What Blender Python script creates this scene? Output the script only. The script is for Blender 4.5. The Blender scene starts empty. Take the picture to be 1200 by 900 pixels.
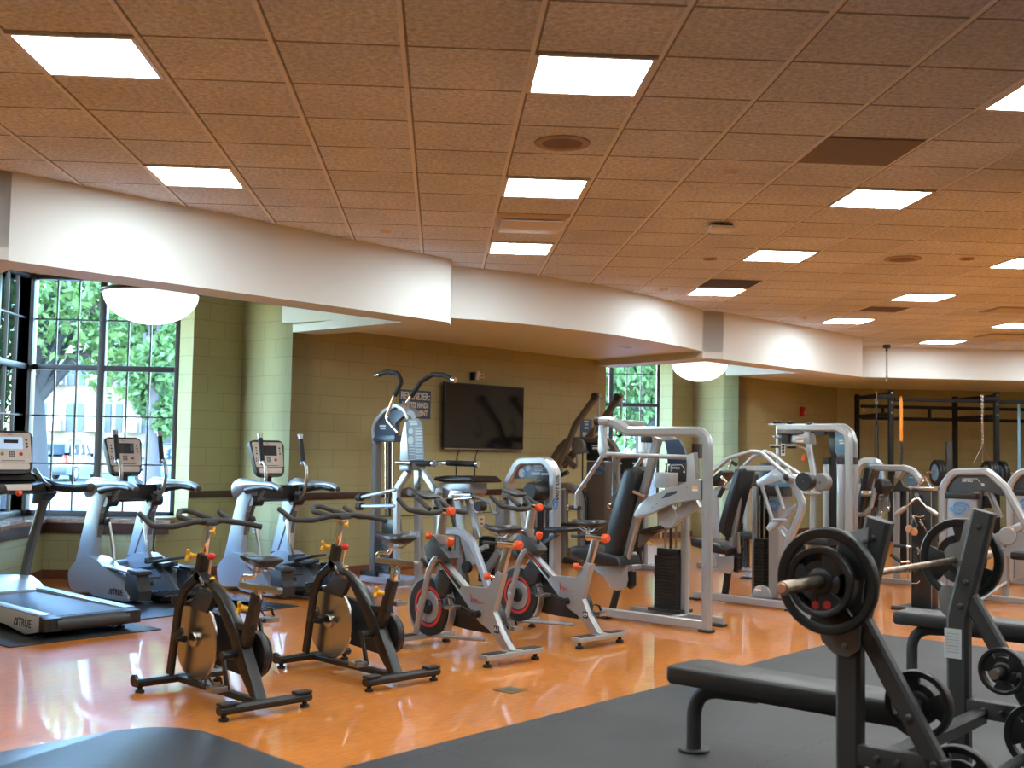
import bpy, bmesh, math, random
from mathutils import Vector, Matrix, Euler
random.seed(7)
C = bpy.context.scene.collection
R = math.radians
PI = math.pi
V = Vector

# ---------------------------------------------------------------- materials
_mats = {}
def mat(name, col=(.5,.5,.5), rough=.5, metal=0., bump=0., bscale=200., emit=None, estr=0., var=0., vscale=6., coat=0., spec=.5, trans=0.):
    if name in _mats: return _mats[name]
    m = bpy.data.materials.new(name); m.use_nodes = True
    nt = m.node_tree; b = nt.nodes['Principled BSDF']
    b.inputs['Base Color'].default_value = (*col, 1)
    b.inputs['Roughness'].default_value = rough
    b.inputs['Metallic'].default_value = metal
    b.inputs['Specular IOR Level'].default_value = spec
    if coat: b.inputs['Coat Weight'].default_value = coat; b.inputs['Coat Roughness'].default_value = .15
    if trans: b.inputs['Transmission Weight'].default_value = trans
    if emit:
        b.inputs['Emission Color'].default_value = (*emit, 1); b.inputs['Emission Strength'].default_value = estr
    if bump or var:
        tc = nt.nodes.new('ShaderNodeTexCoord')
        if bump:
            n = nt.nodes.new('ShaderNodeTexNoise'); n.inputs['Scale'].default_value = bscale; n.inputs['Detail'].default_value = 3
            nt.links.new(tc.outputs['Object'], n.inputs['Vector'])
            bp = nt.nodes.new('ShaderNodeBump'); bp.inputs['Strength'].default_value = bump; bp.inputs['Distance'].default_value = .002
            nt.links.new(n.outputs['Fac'], bp.inputs['Height']); nt.links.new(bp.outputs['Normal'], b.inputs['Normal'])
        if var:
            n = nt.nodes.new('ShaderNodeTexNoise'); n.inputs['Scale'].default_value = vscale; n.inputs['Detail'].default_value = 4
            nt.links.new(tc.outputs['Object'], n.inputs['Vector'])
            mr = nt.nodes.new('ShaderNodeMapRange'); mr.inputs['To Min'].default_value = 1-var; mr.inputs['To Max'].default_value = 1+var
            mr.inputs['From Min'].default_value = .3; mr.inputs['From Max'].default_value = .7
            nt.links.new(n.outputs['Fac'], mr.inputs['Value'])
            mx = nt.nodes.new('ShaderNodeVectorMath'); mx.operation = 'SCALE'; mx.inputs[0].default_value = col
            nt.links.new(mr.outputs['Result'], mx.inputs['Scale']); nt.links.new(mx.outputs['Vector'], b.inputs['Base Color'])
    _mats[name] = m
    return m

def nodes(m):
    return m.node_tree.nodes, m.node_tree.links, m.node_tree.nodes['Principled BSDF']

# ---------------------------------------------------------------- mesh builder
def basis(d):
    d = V(d).normalized()
    a = V((0,0,1)) if abs(d.z) < .9 else V((1,0,0))
    u = d.cross(a).normalized(); w = u.cross(d).normalized()
    return u, w, d

def rounded(pts, r, n=5):
    """replace the inner corners of a polyline by arcs of radius r (number or list)"""
    pts = [V(p) for p in pts]; out = [pts[0]]
    for i in range(1, len(pts)-1):
        rr = r[i] if isinstance(r, (list, tuple)) else r
        p, a, b = pts[i], pts[i-1]-pts[i], pts[i+1]-pts[i]
        la, lb = a.length, b.length
        if la < 1e-6 or lb < 1e-6: continue
        a.normalize(); b.normalize()
        ang = a.angle(b, PI)
        if ang > PI-.03 or rr <= 0: out.append(p); continue
        t = min(rr/math.tan(ang/2), la*.49, lb*.49)
        p0, p1 = p+a*t, p+b*t
        for k in range(n+1):
            s = k/n
            out.append(p0*(1-s)**2 + p*2*s*(1-s) + p1*s*s)
    out.append(pts[-1])
    return out

class MB:
    def __init__(s): s.bm = bmesh.new()
    def _add(s, verts, faces):
        vs = [s.bm.verts.new(v) for v in verts]
        for f in faces:
            try: s.bm.faces.new([vs[i] for i in f])
            except ValueError: pass
        return vs
    def box(s, c, size, rot=None, bev=0.):
        """axis box; rot = Matrix3 / euler tuple"""
        x, y, z = size[0]/2, size[1]/2, size[2]/2
        t = bmesh.new(); bmesh.ops.create_cube(t, size=1)
        for v in t.verts: v.co = V((v.co.x*size[0], v.co.y*size[1], v.co.z*size[2]))
        if bev: bmesh.ops.bevel(t, geom=list(t.edges), offset=min(bev, min(size)*.45), segments=2, affect='EDGES', profile=.6)
        M = Matrix.Identity(3) if rot is None else (rot if isinstance(rot, Matrix) else Euler(rot).to_matrix())
        s._merge(t, M, V(c)); return s
    def _merge(s, t, M, c):
        t.verts.index_update()
        s._add([M @ v.co + c for v in t.verts], [[v.index for v in f.verts] for f in t.faces]); t.free()
    def beam(s, a, b, w, h, up=(0,0,1), bev=.004):
        """rectangular bar from a to b, w across, h along up"""
        a, b = V(a), V(b); d = (b-a); L = d.length; d.normalize()
        u = V(up); u = (u - d*u.dot(d))
        if u.length < 1e-4: u = basis(d)[1]
        u.normalize(); x = d.cross(u)
        M = Matrix((d, x, u)).transposed()
        return s.box((a+b)/2, (L, w, h), M, bev)
    def tube(s, pts, r, n=10, cap=True, closed=False):
        """round tube through pts; r number or list"""
        prof = [(math.cos(2*PI*k/n), math.sin(2*PI*k/n)) for k in range(n)]
        return s.sweep(pts, prof, r, cap, closed)
    def rtube(s, pts, w, h, side=None, cap=True, bev=.15, closed=False):
        """rectangular tube: w along the binormal (side), h in the bend plane"""
        k = min(w, h)*bev
        a, b = w/2, h/2
        prof = [(a-k,-b),(a,-b+k),(a,b-k),(a-k,b),(-a+k,b),(-a,b-k),(-a,-b+k),(-a+k,-b)]
        return s.sweep(pts, prof, 1., cap, closed, side)
    def sweep(s, pts, prof, r=1., cap=True, closed=False, side=None):
        pts = [V(p) for p in pts]; n = len(pts); m = len(prof)
        rs = r if isinstance(r, (list, tuple)) else [r]*n
        T = []
        for i in range(n):
            if closed: a, b = pts[i-1], pts[(i+1) % n]
            else: a, b = pts[max(i-1,0)], pts[min(i+1,n-1)]
            T.append((b-a).normalized())
        if side is not None: u = V(side)
        else: u = basis(T[0])[0]
        rings = []
        for i in range(n):
            u = (u - T[i]*u.dot(T[i]))
            if u.length < 1e-5: u = basis(T[i])[0]
            u.normalize(); w = T[i].cross(u)
            k = 1.
            if 0 < i < n-1 or closed:
                d1 = (pts[i]-pts[i-1]).normalized(); d2 = (pts[(i+1) % n]-pts[i]).normalized()
                c = max(.5, math.cos(d1.angle(d2, 0)/2)); k = 1/c
                nb = (d2-d1)
                nb = nb.normalized() if nb.length > 1e-5 else None
            else: nb = None
            ring = []
            for (x, y) in prof:
                o = u*(x*rs[i]) + w*(y*rs[i])
                if nb is not None: o = o + nb*(o.dot(nb)*(k-1))
                ring.append(s.bm.verts.new(pts[i]+o))
            rings.append(ring)
        for i in range(n if closed else n-1):
            a, b = rings[i], rings[(i+1) % n]
            for k in range(m):
                try: s.bm.faces.new((a[k], a[(k+1) % m], b[(k+1) % m], b[k]))
                except ValueError: pass
        if cap and not closed:
            s.bm.faces.new(rings[0][::-1]); s.bm.faces.new(rings[-1])
        return s
    def cyl(s, a, b, r, n=16, r2=None):
        return s.tube([a, b], [r, r if r2 is None else r2], n)
    def lathe(s, c, axis, prof, n=24, closed=False):
        """prof: list of (radius, along axis)"""
        u, w, d = basis(axis); c = V(c); rings = []
        for (rr, h) in prof:
            if rr < 1e-6: rings.append([s.bm.verts.new(c+d*h)])
            else: rings.append([s.bm.verts.new(c + d*h + (u*math.cos(2*PI*k/n)+w*math.sin(2*PI*k/n))*rr) for k in range(n)])
        prs = list(zip(rings, rings[1:]))
        if closed: prs.append((rings[-1], rings[0]))
        for a, b in prs:
            for k in range(n):
                q = [a[k % len(a)], a[(k+1) % len(a)], b[(k+1) % len(b)], b[k % len(b)]]
                q2 = []
                for v in q:
                    if v not in q2: q2.append(v)
                if len(q2) > 2:
                    try: s.bm.faces.new(q2)
                    except ValueError: pass
        return s
    def disc(s, c, axis, r, t, n=28, bev=.0):
        b = min(bev, t*.45)
        p = [(0,-t/2),(r-b,-t/2),(r,-t/2+b),(r,t/2-b),(r-b,t/2),(0,t/2)] if b else [(0,-t/2),(r,-t/2),(r,t/2),(0,t/2)]
        return s.lathe(c, axis, p, n)
    def ring(s, c, axis, r0, r1, t, n=28, bev=.0):
        b = min(bev, t*.45, (r1-r0)*.45)
        p = [(r0,-t/2+b),(r0+b,-t/2),(r1-b,-t/2),(r1,-t/2+b),(r1,t/2-b),(r1-b,t/2),(r0+b,t/2),(r0,t/2-b)] if b else [(r0,-t/2),(r1,-t/2),(r1,t/2),(r0,t/2)]
        return s.lathe(c, axis, p, n, closed=True)
    def ball(s, c, r, n=14, sc=(1,1,1)):
        c = V(c); m = max(6, n//2); rings = []
        for i in range(m+1):
            th = PI*i/m
            if i in (0, m): rings.append([s.bm.verts.new(c+V((0,0,math.cos(th)*r*sc[2])))])
            else: rings.append([s.bm.verts.new(c+V((math.sin(th)*math.cos(2*PI*k/n)*r*sc[0], math.sin(th)*math.sin(2*PI*k/n)*r*sc[1], math.cos(th)*r*sc[2]))) for k in range(n)])
        for a, b in zip(rings, rings[1:]):
            for k in range(n):
                q2 = []
                for v in (a[k % len(a)], b[k % len(b)], b[(k+1) % len(b)], a[(k+1) % len(a)]):
                    if v not in q2: q2.append(v)
                if len(q2) > 2: s.bm.faces.new(q2)
        return s
    def prism(s, outline, d, bev=0., seg=2):
        """planar outline (list of 3D points) extruded by vector d; bev rounds both rims"""
        t = bmesh.new(); d = V(d)
        vs = [t.verts.new(V(p)) for p in outline]
        ws = [t.verts.new(V(p)+d) for p in outline]
        n = len(vs)
        f0 = t.faces.new(vs[::-1]); f1 = t.faces.new(ws)
        for k in range(n): t.faces.new((vs[k], vs[(k+1) % n], ws[(k+1) % n], ws[k]))
        if bev:
            es = list(set(list(f0.edges)+list(f1.edges)))
            bmesh.ops.bevel(t, geom=es, offset=bev, segments=seg, affect='EDGES', profile=.5, clamp_overlap=True)
        s._merge(t, Matrix.Identity(3), V((0,0,0))); return s
    def loft(s, rings, cap=True):
        rs = [[s.bm.verts.new(V(p)) for p in r] for r in rings]; m = len(rs[0])
        for a, b in zip(rs, rs[1:]):
            for k in range(m):
                s.bm.faces.new((a[k], a[(k+1) % m], b[(k+1) % m], b[k]))
        if cap: s.bm.faces.new(rs[0][::-1]); s.bm.faces.new(rs[-1])
        return s
    def build(s, name, m, parent=None, sharp=38, loc=None):
        bmesh.ops.recalc_face_normals(s.bm, faces=list(s.bm.faces))
        me = bpy.data.meshes.new(name)
        s.bm.to_mesh(me); s.bm.free()
        me.polygons.foreach_set('use_smooth', [True]*len(me.polygons))
        me.set_sharp_from_angle(angle=R(sharp))
        me.materials.append(m)
        o = bpy.data.objects.new(name, me); C.objects.link(o)
        if parent is not None: o.parent = parent
        if loc is not None: o.location = loc
        return o

def tag(o, label=None, cat=None, group=None, kind=None):
    if label: o['label'] = label
    if cat: o['category'] = cat
    if group: o['group'] = group
    if kind: o['kind'] = kind
    return o
def thing(name, loc, rz=0., label=None, cat=None, group=None):
    o = bpy.data.objects.new(name, None); C.objects.link(o)
    o.location = loc; o.rotation_euler = (0, 0, rz); o.empty_display_size = .1
    return tag(o, label, cat, group)
def struct(o): o['kind'] = 'structure'; return o
def dup(root, loc, rz, label=None, group=None):
    r = root.copy(); C.objects.link(r); r.location = loc; r.rotation_euler = (0, 0, rz)
    if label: r['label'] = label
    if group: r['group'] = group
    for ch in list(root.children):
        c = ch.copy(); C.objects.link(c); c.parent = r
        for g in list(ch.children):
            d = g.copy(); C.objects.link(d); d.parent = c
    return r
def mir(pts, axis=1):
    out = []
    for p in pts:
        p = V(p); p[axis] = -p[axis]; out.append(p)
    return out
def text(name, body, size, m, parent, loc, rot, extrude=.0006, align='CENTER', sx=1., bold=0.):
    cu = bpy.data.curves.new(name, 'FONT'); cu.body = body; cu.size = size; cu.extrude = extrude; cu.offset = bold
    cu.align_x = align; cu.align_y = 'CENTER'; cu.resolution_u = 3
    tmp = bpy.data.objects.new(name+'_curve', cu)
    me = bpy.data.meshes.new_from_object(tmp)
    bpy.data.objects.remove(tmp); bpy.data.curves.remove(cu)
    M = (rot if isinstance(rot, Matrix) else Euler(rot).to_matrix())
    for v in me.vertices: v.co = M @ V((v.co.x*sx, v.co.y, v.co.z)) + V(loc)
    me.name = name; me.materials.clear(); me.materials.append(m)
    o = bpy.data.objects.new(name, me); C.objects.link(o); o.parent = parent
    return o
def frame_rot(xaxis, up):
    """rotation whose local x runs along xaxis, local y along up, local z = x cross y (text faces +z)"""
    x = V(xaxis).normalized(); y = V(up); y = (y-x*y.dot(x)).normalized(); z = x.cross(y)
    return Matrix((x, y, z)).transposed()

# the camera, and the photograph's pixels as rays of that camera (1200 x 900)
CH = 1.45
FPX, PITCH, ROLL, YAW = 1332.2, .0585, .018, .0621
def _cam_axes():
    cp, sp = math.cos(PITCH), math.sin(PITCH); cr, sr = math.cos(ROLL), math.sin(ROLL)
    f = V((0,cp,sp)); u = V((0,-sp,cp)); r = V((1,0,0))
    r2 = r*cr+u*sr; u2 = -r*sr+u*cr
    Z = Matrix.Rotation(-YAW, 3, 'Z')
    return Z@r2, Z@u2, Z@f
CRT, CUP, CFW = _cam_axes()
def ray(x, y): return CFW + CRT*((x-600)/FPX) - CUP*((y-450)/FPX)
def atz(x, y, z=0.):
    d = ray(x, y); return d*((z-CH)/d.z) + V((0,0,CH))
def aty(x, y, Y):
    d = ray(x, y); return d*(Y/d.y) + V((0,0,CH))
def on(x, y, A, B, off=0.):
    """where a pixel's ray meets the upright plane through A and B moved off to its left"""
    n = V((-(B[1]-A[1]), B[0]-A[0], 0)).normalized(); d = ray(x, y)
    t = (n.x*A[0]+n.y*A[1]+off)/n.dot(d); return d*t + V((0,0,CH))
class Fr:
    """a local frame standing on the floor: origin, heading of local x"""
    def __init__(s, O, ang):
        s.O = V((O[0], O[1], 0)); s.a = ang
        s.u = V((math.cos(ang), math.sin(ang), 0)); s.v = V((-math.sin(ang), math.cos(ang), 0))
    def __call__(s, x, y, off=0.):
        """local point of a pixel on the local plane y = off"""
        p = on(x, y, s.O, s.O+s.u, off) - s.O
        return V((p.dot(s.u), p.dot(s.v), p.z))
    def x(s, x, y, off=0.):
        """local point of a pixel on the local plane x = off"""
        A = s.O + s.u*off
        p = on(x, y, A, A+s.v) - s.O
        return V((p.dot(s.u), p.dot(s.v), p.z))
    def loc(s, p):
        p = V(p)-s.O; return V((p.dot(s.u), p.dot(s.v), p.z))
cam = bpy.data.cameras.new('camera'); camo = bpy.data.objects.new('camera', cam); C.objects.link(camo)
camo.matrix_world = Matrix.Translation((0,0,CH)) @ Matrix((CRT, CUP, -CFW)).transposed().to_4x4()
cam.sensor_width = 36; cam.lens = FPX/1200*36; cam.clip_end = 300; cam.clip_start = .05
cam.dof.use_dof = True; cam.dof.focus_distance = 9.0; cam.dof.aperture_fstop = 3.6
bpy.context.scene.camera = camo
# ================================================================ THE ROOM
CZ = 3.325
S2 = math.sqrt(.5)
D2 = 6.76                                   # one bay of the saw-tooth wall to the next, along both axes

def cmu_mat(name, c1, c2, mortar):
    m = mat(name, c1, .62, spec=.35)
    N, L, b = nodes(m)
    tc = N.new('ShaderNodeTexCoord'); sx = N.new('ShaderNodeSeparateXYZ'); L.new(tc.outputs['Object'], sx.inputs[0])
    ad = N.new('ShaderNodeMath'); ad.operation = 'ADD'; L.new(sx.outputs['X'], ad.inputs[0]); L.new(sx.outputs['Y'], ad.inputs[1])
    cb = N.new('ShaderNodeCombineXYZ'); L.new(ad.outputs[0], cb.inputs['X']); L.new(sx.outputs['Z'], cb.inputs['Y'])
    br = N.new('ShaderNodeTexBrick'); br.offset = .5
    L.new(cb.outputs[0], br.inputs['Vector'])
    br.inputs['Color1'].default_value = (*c1, 1); br.inputs['Color2'].default_value = (*c2, 1); br.inputs['Mortar'].default_value = (*mortar, 1)
    br.inputs['Scale'].default_value = 1; br.inputs['Brick Width'].default_value = .4064; br.inputs['Row Height'].default_value = .2032
    br.inputs['Mortar Size'].default_value = .0035; br.inputs['Mortar Smooth'].default_value = .4; br.inputs['Bias'].default_value = -.2
    n = N.new('ShaderNodeTexNoise'); n.inputs['Scale'].default_value = 90; n.inputs['Detail'].default_value = 4
    L.new(tc.outputs['Object'], n.inputs['Vector'])
    mt = N.new('ShaderNodeMath'); mt.operation = 'MULTIPLY_ADD'; mt.inputs[1].default_value = -1.3
    L.new(br.outputs['Fac'], mt.inputs[0]); L.new(n.outputs['Fac'], mt.inputs[2])
    bp = N.new('ShaderNodeBump'); bp.inputs['Strength'].default_value = .35; bp.inputs['Distance'].default_value = .004
    L.new(mt.outputs[0], bp.inputs['Height']); L.new(bp.outputs['Normal'], b.inputs['Normal'])
    L.new(br.outputs['Color'], b.inputs['Base Color'])
    return m
M_CMU = cmu_mat('painted block', (.39,.37,.19), (.42,.395,.20), (.27,.255,.125))
M_SOF = mat('soffit paint', (.78,.82,.81), .6, bump=.05, bscale=300)
M_BAND = mat('brown wood rail', (.055,.02,.012), .35)
M_BASE = mat('red brown base tile', (.16,.055,.025), .4)
M_SILL = mat('polished stone sill', (.32,.19,.13), .12, var=.35, vscale=25)
M_BRONZE = mat('bronze window frame', (.045,.036,.03), .45, metal=.3)
M_GYP = mat('white gypsum', (.62,.56,.5), .7)
M_DARKGYP = mat('shadowed soffit paint', (.42,.36,.30), .7)

def glass_mat():
    m = bpy.data.materials.new('window glass'); m.use_nodes = True
    nt = m.node_tree; nt.nodes.remove(nt.nodes['Principled BSDF']); out = nt.nodes['Material Output']
    t = nt.nodes.new('ShaderNodeBsdfTransparent'); t.inputs['Color'].default_value = (.84,.94,1.,1)
    g = nt.nodes.new('ShaderNodeBsdfGlossy'); g.inputs['Roughness'].default_value = .01
    f = nt.nodes.new('ShaderNodeFresnel'); f.inputs['IOR'].default_value = 1.28
    mx = nt.nodes.new('ShaderNodeMixShader')
    nt.links.new(f.outputs[0], mx.inputs[0]); nt.links.new(t.outputs[0], mx.inputs[1]); nt.links.new(g.outputs[0], mx.inputs[2])
    nt.links.new(mx.outputs[0], out.inputs['Surface'])
    return m
M_GLASS = glass_mat()

# ---- floor
def floor_mat():
    m = mat('orange plank floor', (.5,.2,.06), .14, spec=.3, coat=.8)
    N, L, b = nodes(m)
    tc = N.new('ShaderNodeTexCoord'); mp = N.new('ShaderNodeMapping'); mp.inputs['Rotation'].default_value = (0,0,R(-45))
    L.new(tc.outputs['Object'], mp.inputs['Vector'])
    br = N.new('ShaderNodeTexBrick'); br.offset = .37
    br.inputs['Scale'].default_value = 1; br.inputs['Brick Width'].default_value = .92; br.inputs['Row Height'].default_value = .076
    br.inputs['Mortar Size'].default_value = .0014; br.inputs['Mortar Smooth'].default_value = .3
    br.inputs['Color1'].default_value = (.60,.185,.022,1); br.inputs['Color2'].default_value = (.55,.17,.020,1); br.inputs['Mortar'].default_value = (.50,.16,.02,1)
    L.new(mp.outputs[0], br.inputs['Vector'])
    mp2 = N.new('ShaderNodeMapping'); mp2.inputs['Scale'].default_value = (7,26,1); L.new(mp.outputs[0], mp2.inputs['Vector'])
    n = N.new('ShaderNodeTexNoise'); n.inputs['Scale'].default_value = 1.6; n.inputs['Detail'].default_value = 2; L.new(mp2.outputs[0], n.inputs['Vector'])
    n2 = N.new('ShaderNodeTexNoise'); n2.inputs['Scale'].default_value = 1.3; n2.inputs['Detail'].default_value = 5; L.new(mp.outputs[0], n2.inputs['Vector'])
    av = N.new('ShaderNodeMath'); av.operation = 'MULTIPLY_ADD'; av.inputs[1].default_value = .55; L.new(n.outputs['Fac'], av.inputs[0])
    hf = N.new('ShaderNodeMath'); hf.operation = 'MULTIPLY'; hf.inputs[1].default_value = .45; L.new(n2.outputs['Fac'], hf.inputs[0]); L.new(hf.outputs[0], av.inputs[2])
    mr = N.new('ShaderNodeMapRange'); mr.inputs['From Min'].default_value = .32; mr.inputs['From Max'].default_value = .68; mr.inputs['To Min'].default_value = .74; mr.inputs['To Max'].default_value = 1.24
    L.new(av.outputs[0], mr.inputs['Value'])
    vm = N.new('ShaderNodeVectorMath'); vm.operation = 'SCALE'; L.new(br.outputs['Color'], vm.inputs[0]); L.new(mr.outputs[0], vm.inputs['Scale'])
    L.new(vm.outputs[0], b.inputs['Base Color'])
    b.inputs['Coat Roughness'].default_value = .045; b.inputs['Coat IOR'].default_value = 1.5
    r = N.new('ShaderNodeMapRange'); r.inputs['To Min'].default_value = .32; r.inputs['To Max'].default_value = .5; L.new(n2.outputs['Fac'], r.inputs['Value'])
    L.new(r.outputs[0], b.inputs['Roughness'])
    n3 = N.new('ShaderNodeTexNoise'); n3.inputs['Scale'].default_value = 5; n3.inputs['Detail'].default_value = 2; L.new(mp.outputs[0], n3.inputs['Vector'])
    sb = N.new('ShaderNodeMath'); sb.operation = 'SUBTRACT'; L.new(n3.outputs['Fac'], sb.inputs[0]); L.new(br.outputs['Fac'], sb.inputs[1])
    bp = N.new('ShaderNodeBump'); bp.inputs['Strength'].default_value = .06; bp.inputs['Distance'].default_value = .002
    sb.inputs[0].default_value = 1.; [L.remove(l) for l in list(sb.inputs[0].links)]; L.new(sb.outputs[0], bp.inputs['Height'])
    return m
def slab(name, outline, z0, z1, m, parent=None):
    return MB().prism([(x,y,z0) for x,y in outline], (0,0,z1-z0)).build(name, m, parent)
struct(slab('floor', [(-9,-6),(13,-6),(13,22.3),(7,22.3),(5.2,20.8),(1.8,20.4),(1.8,17),(-2.2,14.2),(-4.95,14),(-5,10),(-9,6)], -.12, 0, floor_mat()))

# ---- suspended ceiling: 0.61 m tiles, bright runners with a painted shadow line one way, dark joints the other
GX0, GY0, GT = -2.044, 5.226, .61
def ceil_mat():
    m = mat('mineral fibre ceiling tile', (.42,.33,.25), .9, spec=.2)
    N, L, b = nodes(m)
    tc = N.new('ShaderNodeTexCoord'); sx = N.new('ShaderNodeSeparateXYZ'); L.new(tc.outputs['Object'], sx.inputs[0])
    n = N.new('ShaderNodeTexNoise'); n.inputs['Scale'].default_value = 34; n.inputs['Detail'].default_value = 7; n.inputs['Roughness'].default_value = .7; L.new(tc.outputs['Object'], n.inputs['Vector'])
    n2 = N.new('ShaderNodeTexNoise'); n2.inputs['Scale'].default_value = 1.1; n2.inputs['Detail'].default_value = 4; L.new(tc.outputs['Object'], n2.inputs['Vector'])
    def M(op, a, bb=None, c=None):
        q = N.new('ShaderNodeMath'); q.operation = op
        for k, v in enumerate((a, bb, c)):
            if v is None: continue
            if isinstance(v, (int, float)): q.inputs[k].default_value = v
            else: L.new(v, q.inputs[k])
        return q.outputs[0]
    ty = M('FRACT', M('DIVIDE', M('SUBTRACT', sx.outputs['Y'], GY0), GT))
    d = M('ABSOLUTE', M('SUBTRACT', ty, .5))
    joint = M('MAXIMUM', M('GREATER_THAN', d, .482), M('LESS_THAN', M('ABSOLUTE', M('SUBTRACT', M('FRACT', M('DIVIDE', M('SUBTRACT', sx.outputs['X'], GX0), GT)), .030)), .010))  # cross joints, plus a shadow line painted along each runner's edge
    # one tone per tile
    fx = M('FLOOR', M('DIVIDE', M('SUBTRACT', sx.outputs['X'], GX0), GT)); fy = M('FLOOR', M('DIVIDE', M('SUBTRACT', sx.outputs['Y'], GY0), GT))
    cb = N.new('ShaderNodeCombineXYZ'); L.new(fx, cb.inputs[0]); L.new(fy, cb.inputs[1])
    wn = N.new('ShaderNodeTexWhiteNoise'); wn.noise_dimensions = '2D'; L.new(cb.outputs[0], wn.inputs['Vector'])
    tone = M('MULTIPLY_ADD', wn.outputs['Value'], .12, .94)
    mr = N.new('ShaderNodeMapRange'); mr.inputs['From Min'].default_value = .3; mr.inputs['From Max'].default_value = .62; mr.inputs['To Min'].default_value = .55; mr.inputs['To Max'].default_value = 1.08; L.new(n.outputs['Fac'], mr.inputs['Value'])
    mr2 = N.new('ShaderNodeMapRange'); mr2.inputs['From Min'].default_value = .3; mr2.inputs['From Max'].default_value = .7; mr2.inputs['To Min'].default_value = .86; mr2.inputs['To Max'].default_value = 1.1; L.new(n2.outputs['Fac'], mr2.inputs['Value'])
    k = M('MULTIPLY', M('MULTIPLY', mr.outputs[0], mr2.outputs[0]), tone)
    k = M('MULTIPLY', k, M('MULTIPLY_ADD', joint, -.62, 1.))
    vm = N.new('ShaderNodeVectorMath'); vm.operation = 'SCALE'; vm.inputs[0].default_value = (.79,.86,.98); L.new(k, vm.inputs['Scale']); L.new(vm.outputs[0], b.inputs['Base Color'])
    bp = N.new('ShaderNodeBump'); bp.inputs['Strength'].default_value = .4; bp.inputs['Distance'].default_value = .004
    h = M('MULTIPLY_ADD', joint, -2., n.outputs['Fac']); L.new(h, bp.inputs['Height']); L.new(bp.outputs['Normal'], b.inputs['Normal'])
    return m
CPOLY = [(-8.95,-6.15),(13.15,-6.15),(13.15,22.35),(7.6,22.35),(5.0,19.75),(4.35,20.4),(3.85,19.9),(1.95,19.85),(1.95,16.7),(-1.64,13.1),(-2.3,13.7),(-2.8,13.15),(-4.75,13.15),(-4.75,9.8),(-8.95,5.7)]
struct(slab('ceiling', CPOLY, CZ, CZ+.12, ceil_mat()))
M_RUN = mat('painted ceiling runner', (.84,.86,.90), .6)
g = MB()
for i in range(-10, 25):
    x = GX0+GT*i
    ys = sorted(a[1]+(b[1]-a[1])*(x-a[0])/(b[0]-a[0]) for a, b in zip(CPOLY, CPOLY[1:]+CPOLY[:1]) if (a[0]-x)*(b[0]-x) < 0)
    for ya, yb in zip(ys[::2], ys[1::2]): g.box((x, (ya+yb)/2, CZ-.001), (.022, yb-ya-.2, .006))
struct(g.build('trim_1', M_RUN))

# ---- the blockwork saw-tooth wall
def wall(name, A, B, z0, z1, t, m=M_CMU, flip=False):
    """upright wall from A to B; thickness t to the left of A->B"""
    A, B = V((*A,0)), V((*B,0)); d = B-A; L = d.length
    o = MB().box((L/2, t/2, (z0+z1)/2), (L, abs(t), z1-z0)).build(name, m)
    o.location = A; o.rotation_euler = (0,0,math.atan2(d.y, d.x)); return struct(o)
def P2(p, k): return (p[0]+D2*k, p[1]+D2*k)
cA, cC, cP, cQ = (-1.64,12.55), (-2.29,13.2), (-2.75,12.74), (-2.95,12.95)
B0, B1, B2 = (-4.33,9.86), (2.42,16.61), None
TOP = CZ+.02
wall('wall_center', cA, B1, 0, TOP, .3)
wall('wall_center_return', cC, cA, 0, TOP, .3)
wall('wall_left_pier', (cP[0]-.27,cP[1]-.27), cC, 0, .66, .28)
wall('wall_left_pier_upper', cP, cC, .6, TOP, .28)
wall('wall_right_return', P2(cC,1), P2(cA,1), 0, TOP, .3)
wall('wall_right_pier', (P2(cP,1)[0]-.27,P2(cP,1)[1]-.27), P2(cC,1), 0, .66, .28)
wall('wall_right_pier_upper', P2(cP,1), P2(cC,1), .6, TOP, .28)
CORNER = (7.85,22.04)
wall('wall_right', P2(cA,1), CORNER, 0, TOP, .3)
wall('wall_back', (7.7,22.0), (13,22.0), 0, TOP, .3)
M_CREAM = mat('cream wall paint', (.34,.31,.22), .7)
wall('wall_east', (12.8,22.2), (12.8,-6), 0, TOP, .3, M_CREAM)
wall('wall_front', (13,-5.8), (-9,-5.8), 0, TOP, .3, M_CREAM)
wall('wall_west', (-8.6,-6), (-8.6,5.7), 0, TOP, .3, M_CREAM)
wall('wall_left', (-8.6,5.59), B0, 0, TOP, .3)

M_MARK = None
def window(name, x0, x1, z0, z1, mull, munt, rows, thick_rows, post_w=.075, ext=True):
    """upright window in local xz: frame, mullions, muntins as one mesh, the glass another"""
    g = MB(); D = .09; W = .05
    g.box(((x0+x1)/2,0,z0+W/2+.005), (x1-x0, D, W+.01), None, .004); g.box(((x0+x1)/2,0,z1-W/2), (x1-x0, D, W), None, .004)
    for x in (x0+W/2, x1-W/2): g.box((x,0,(z0+z1)/2), (W, D, z1-z0), None, .004)
    for x in mull: g.box((x,0,(z0+z1)/2), (post_w, D, z1-z0), None, .004)
    for z in thick_rows: g.box(((x0+x1)/2,0,z), (x1-x0, D*.9, .062), None, .004)
    for x in munt: g.box((x,.005,(z0+z1)/2), (.017, .03, z1-z0))
    for z in rows: g.box(((x0+x1)/2,.005,z), (x1-x0, .03, .017))
    o = struct(g.build(name, M_BRONZE))
    gl = MB().box(((x0+x1)/2,.012,(z0+z1)/2), (x1-x0-.02, .006, z1-z0-.02)).build('glass_pane', M_GLASS, o)
    gl['kind'] = 'structure'
    return o
ZR, ZT = [2.825,1.748,1.217], [2.286]
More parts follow.
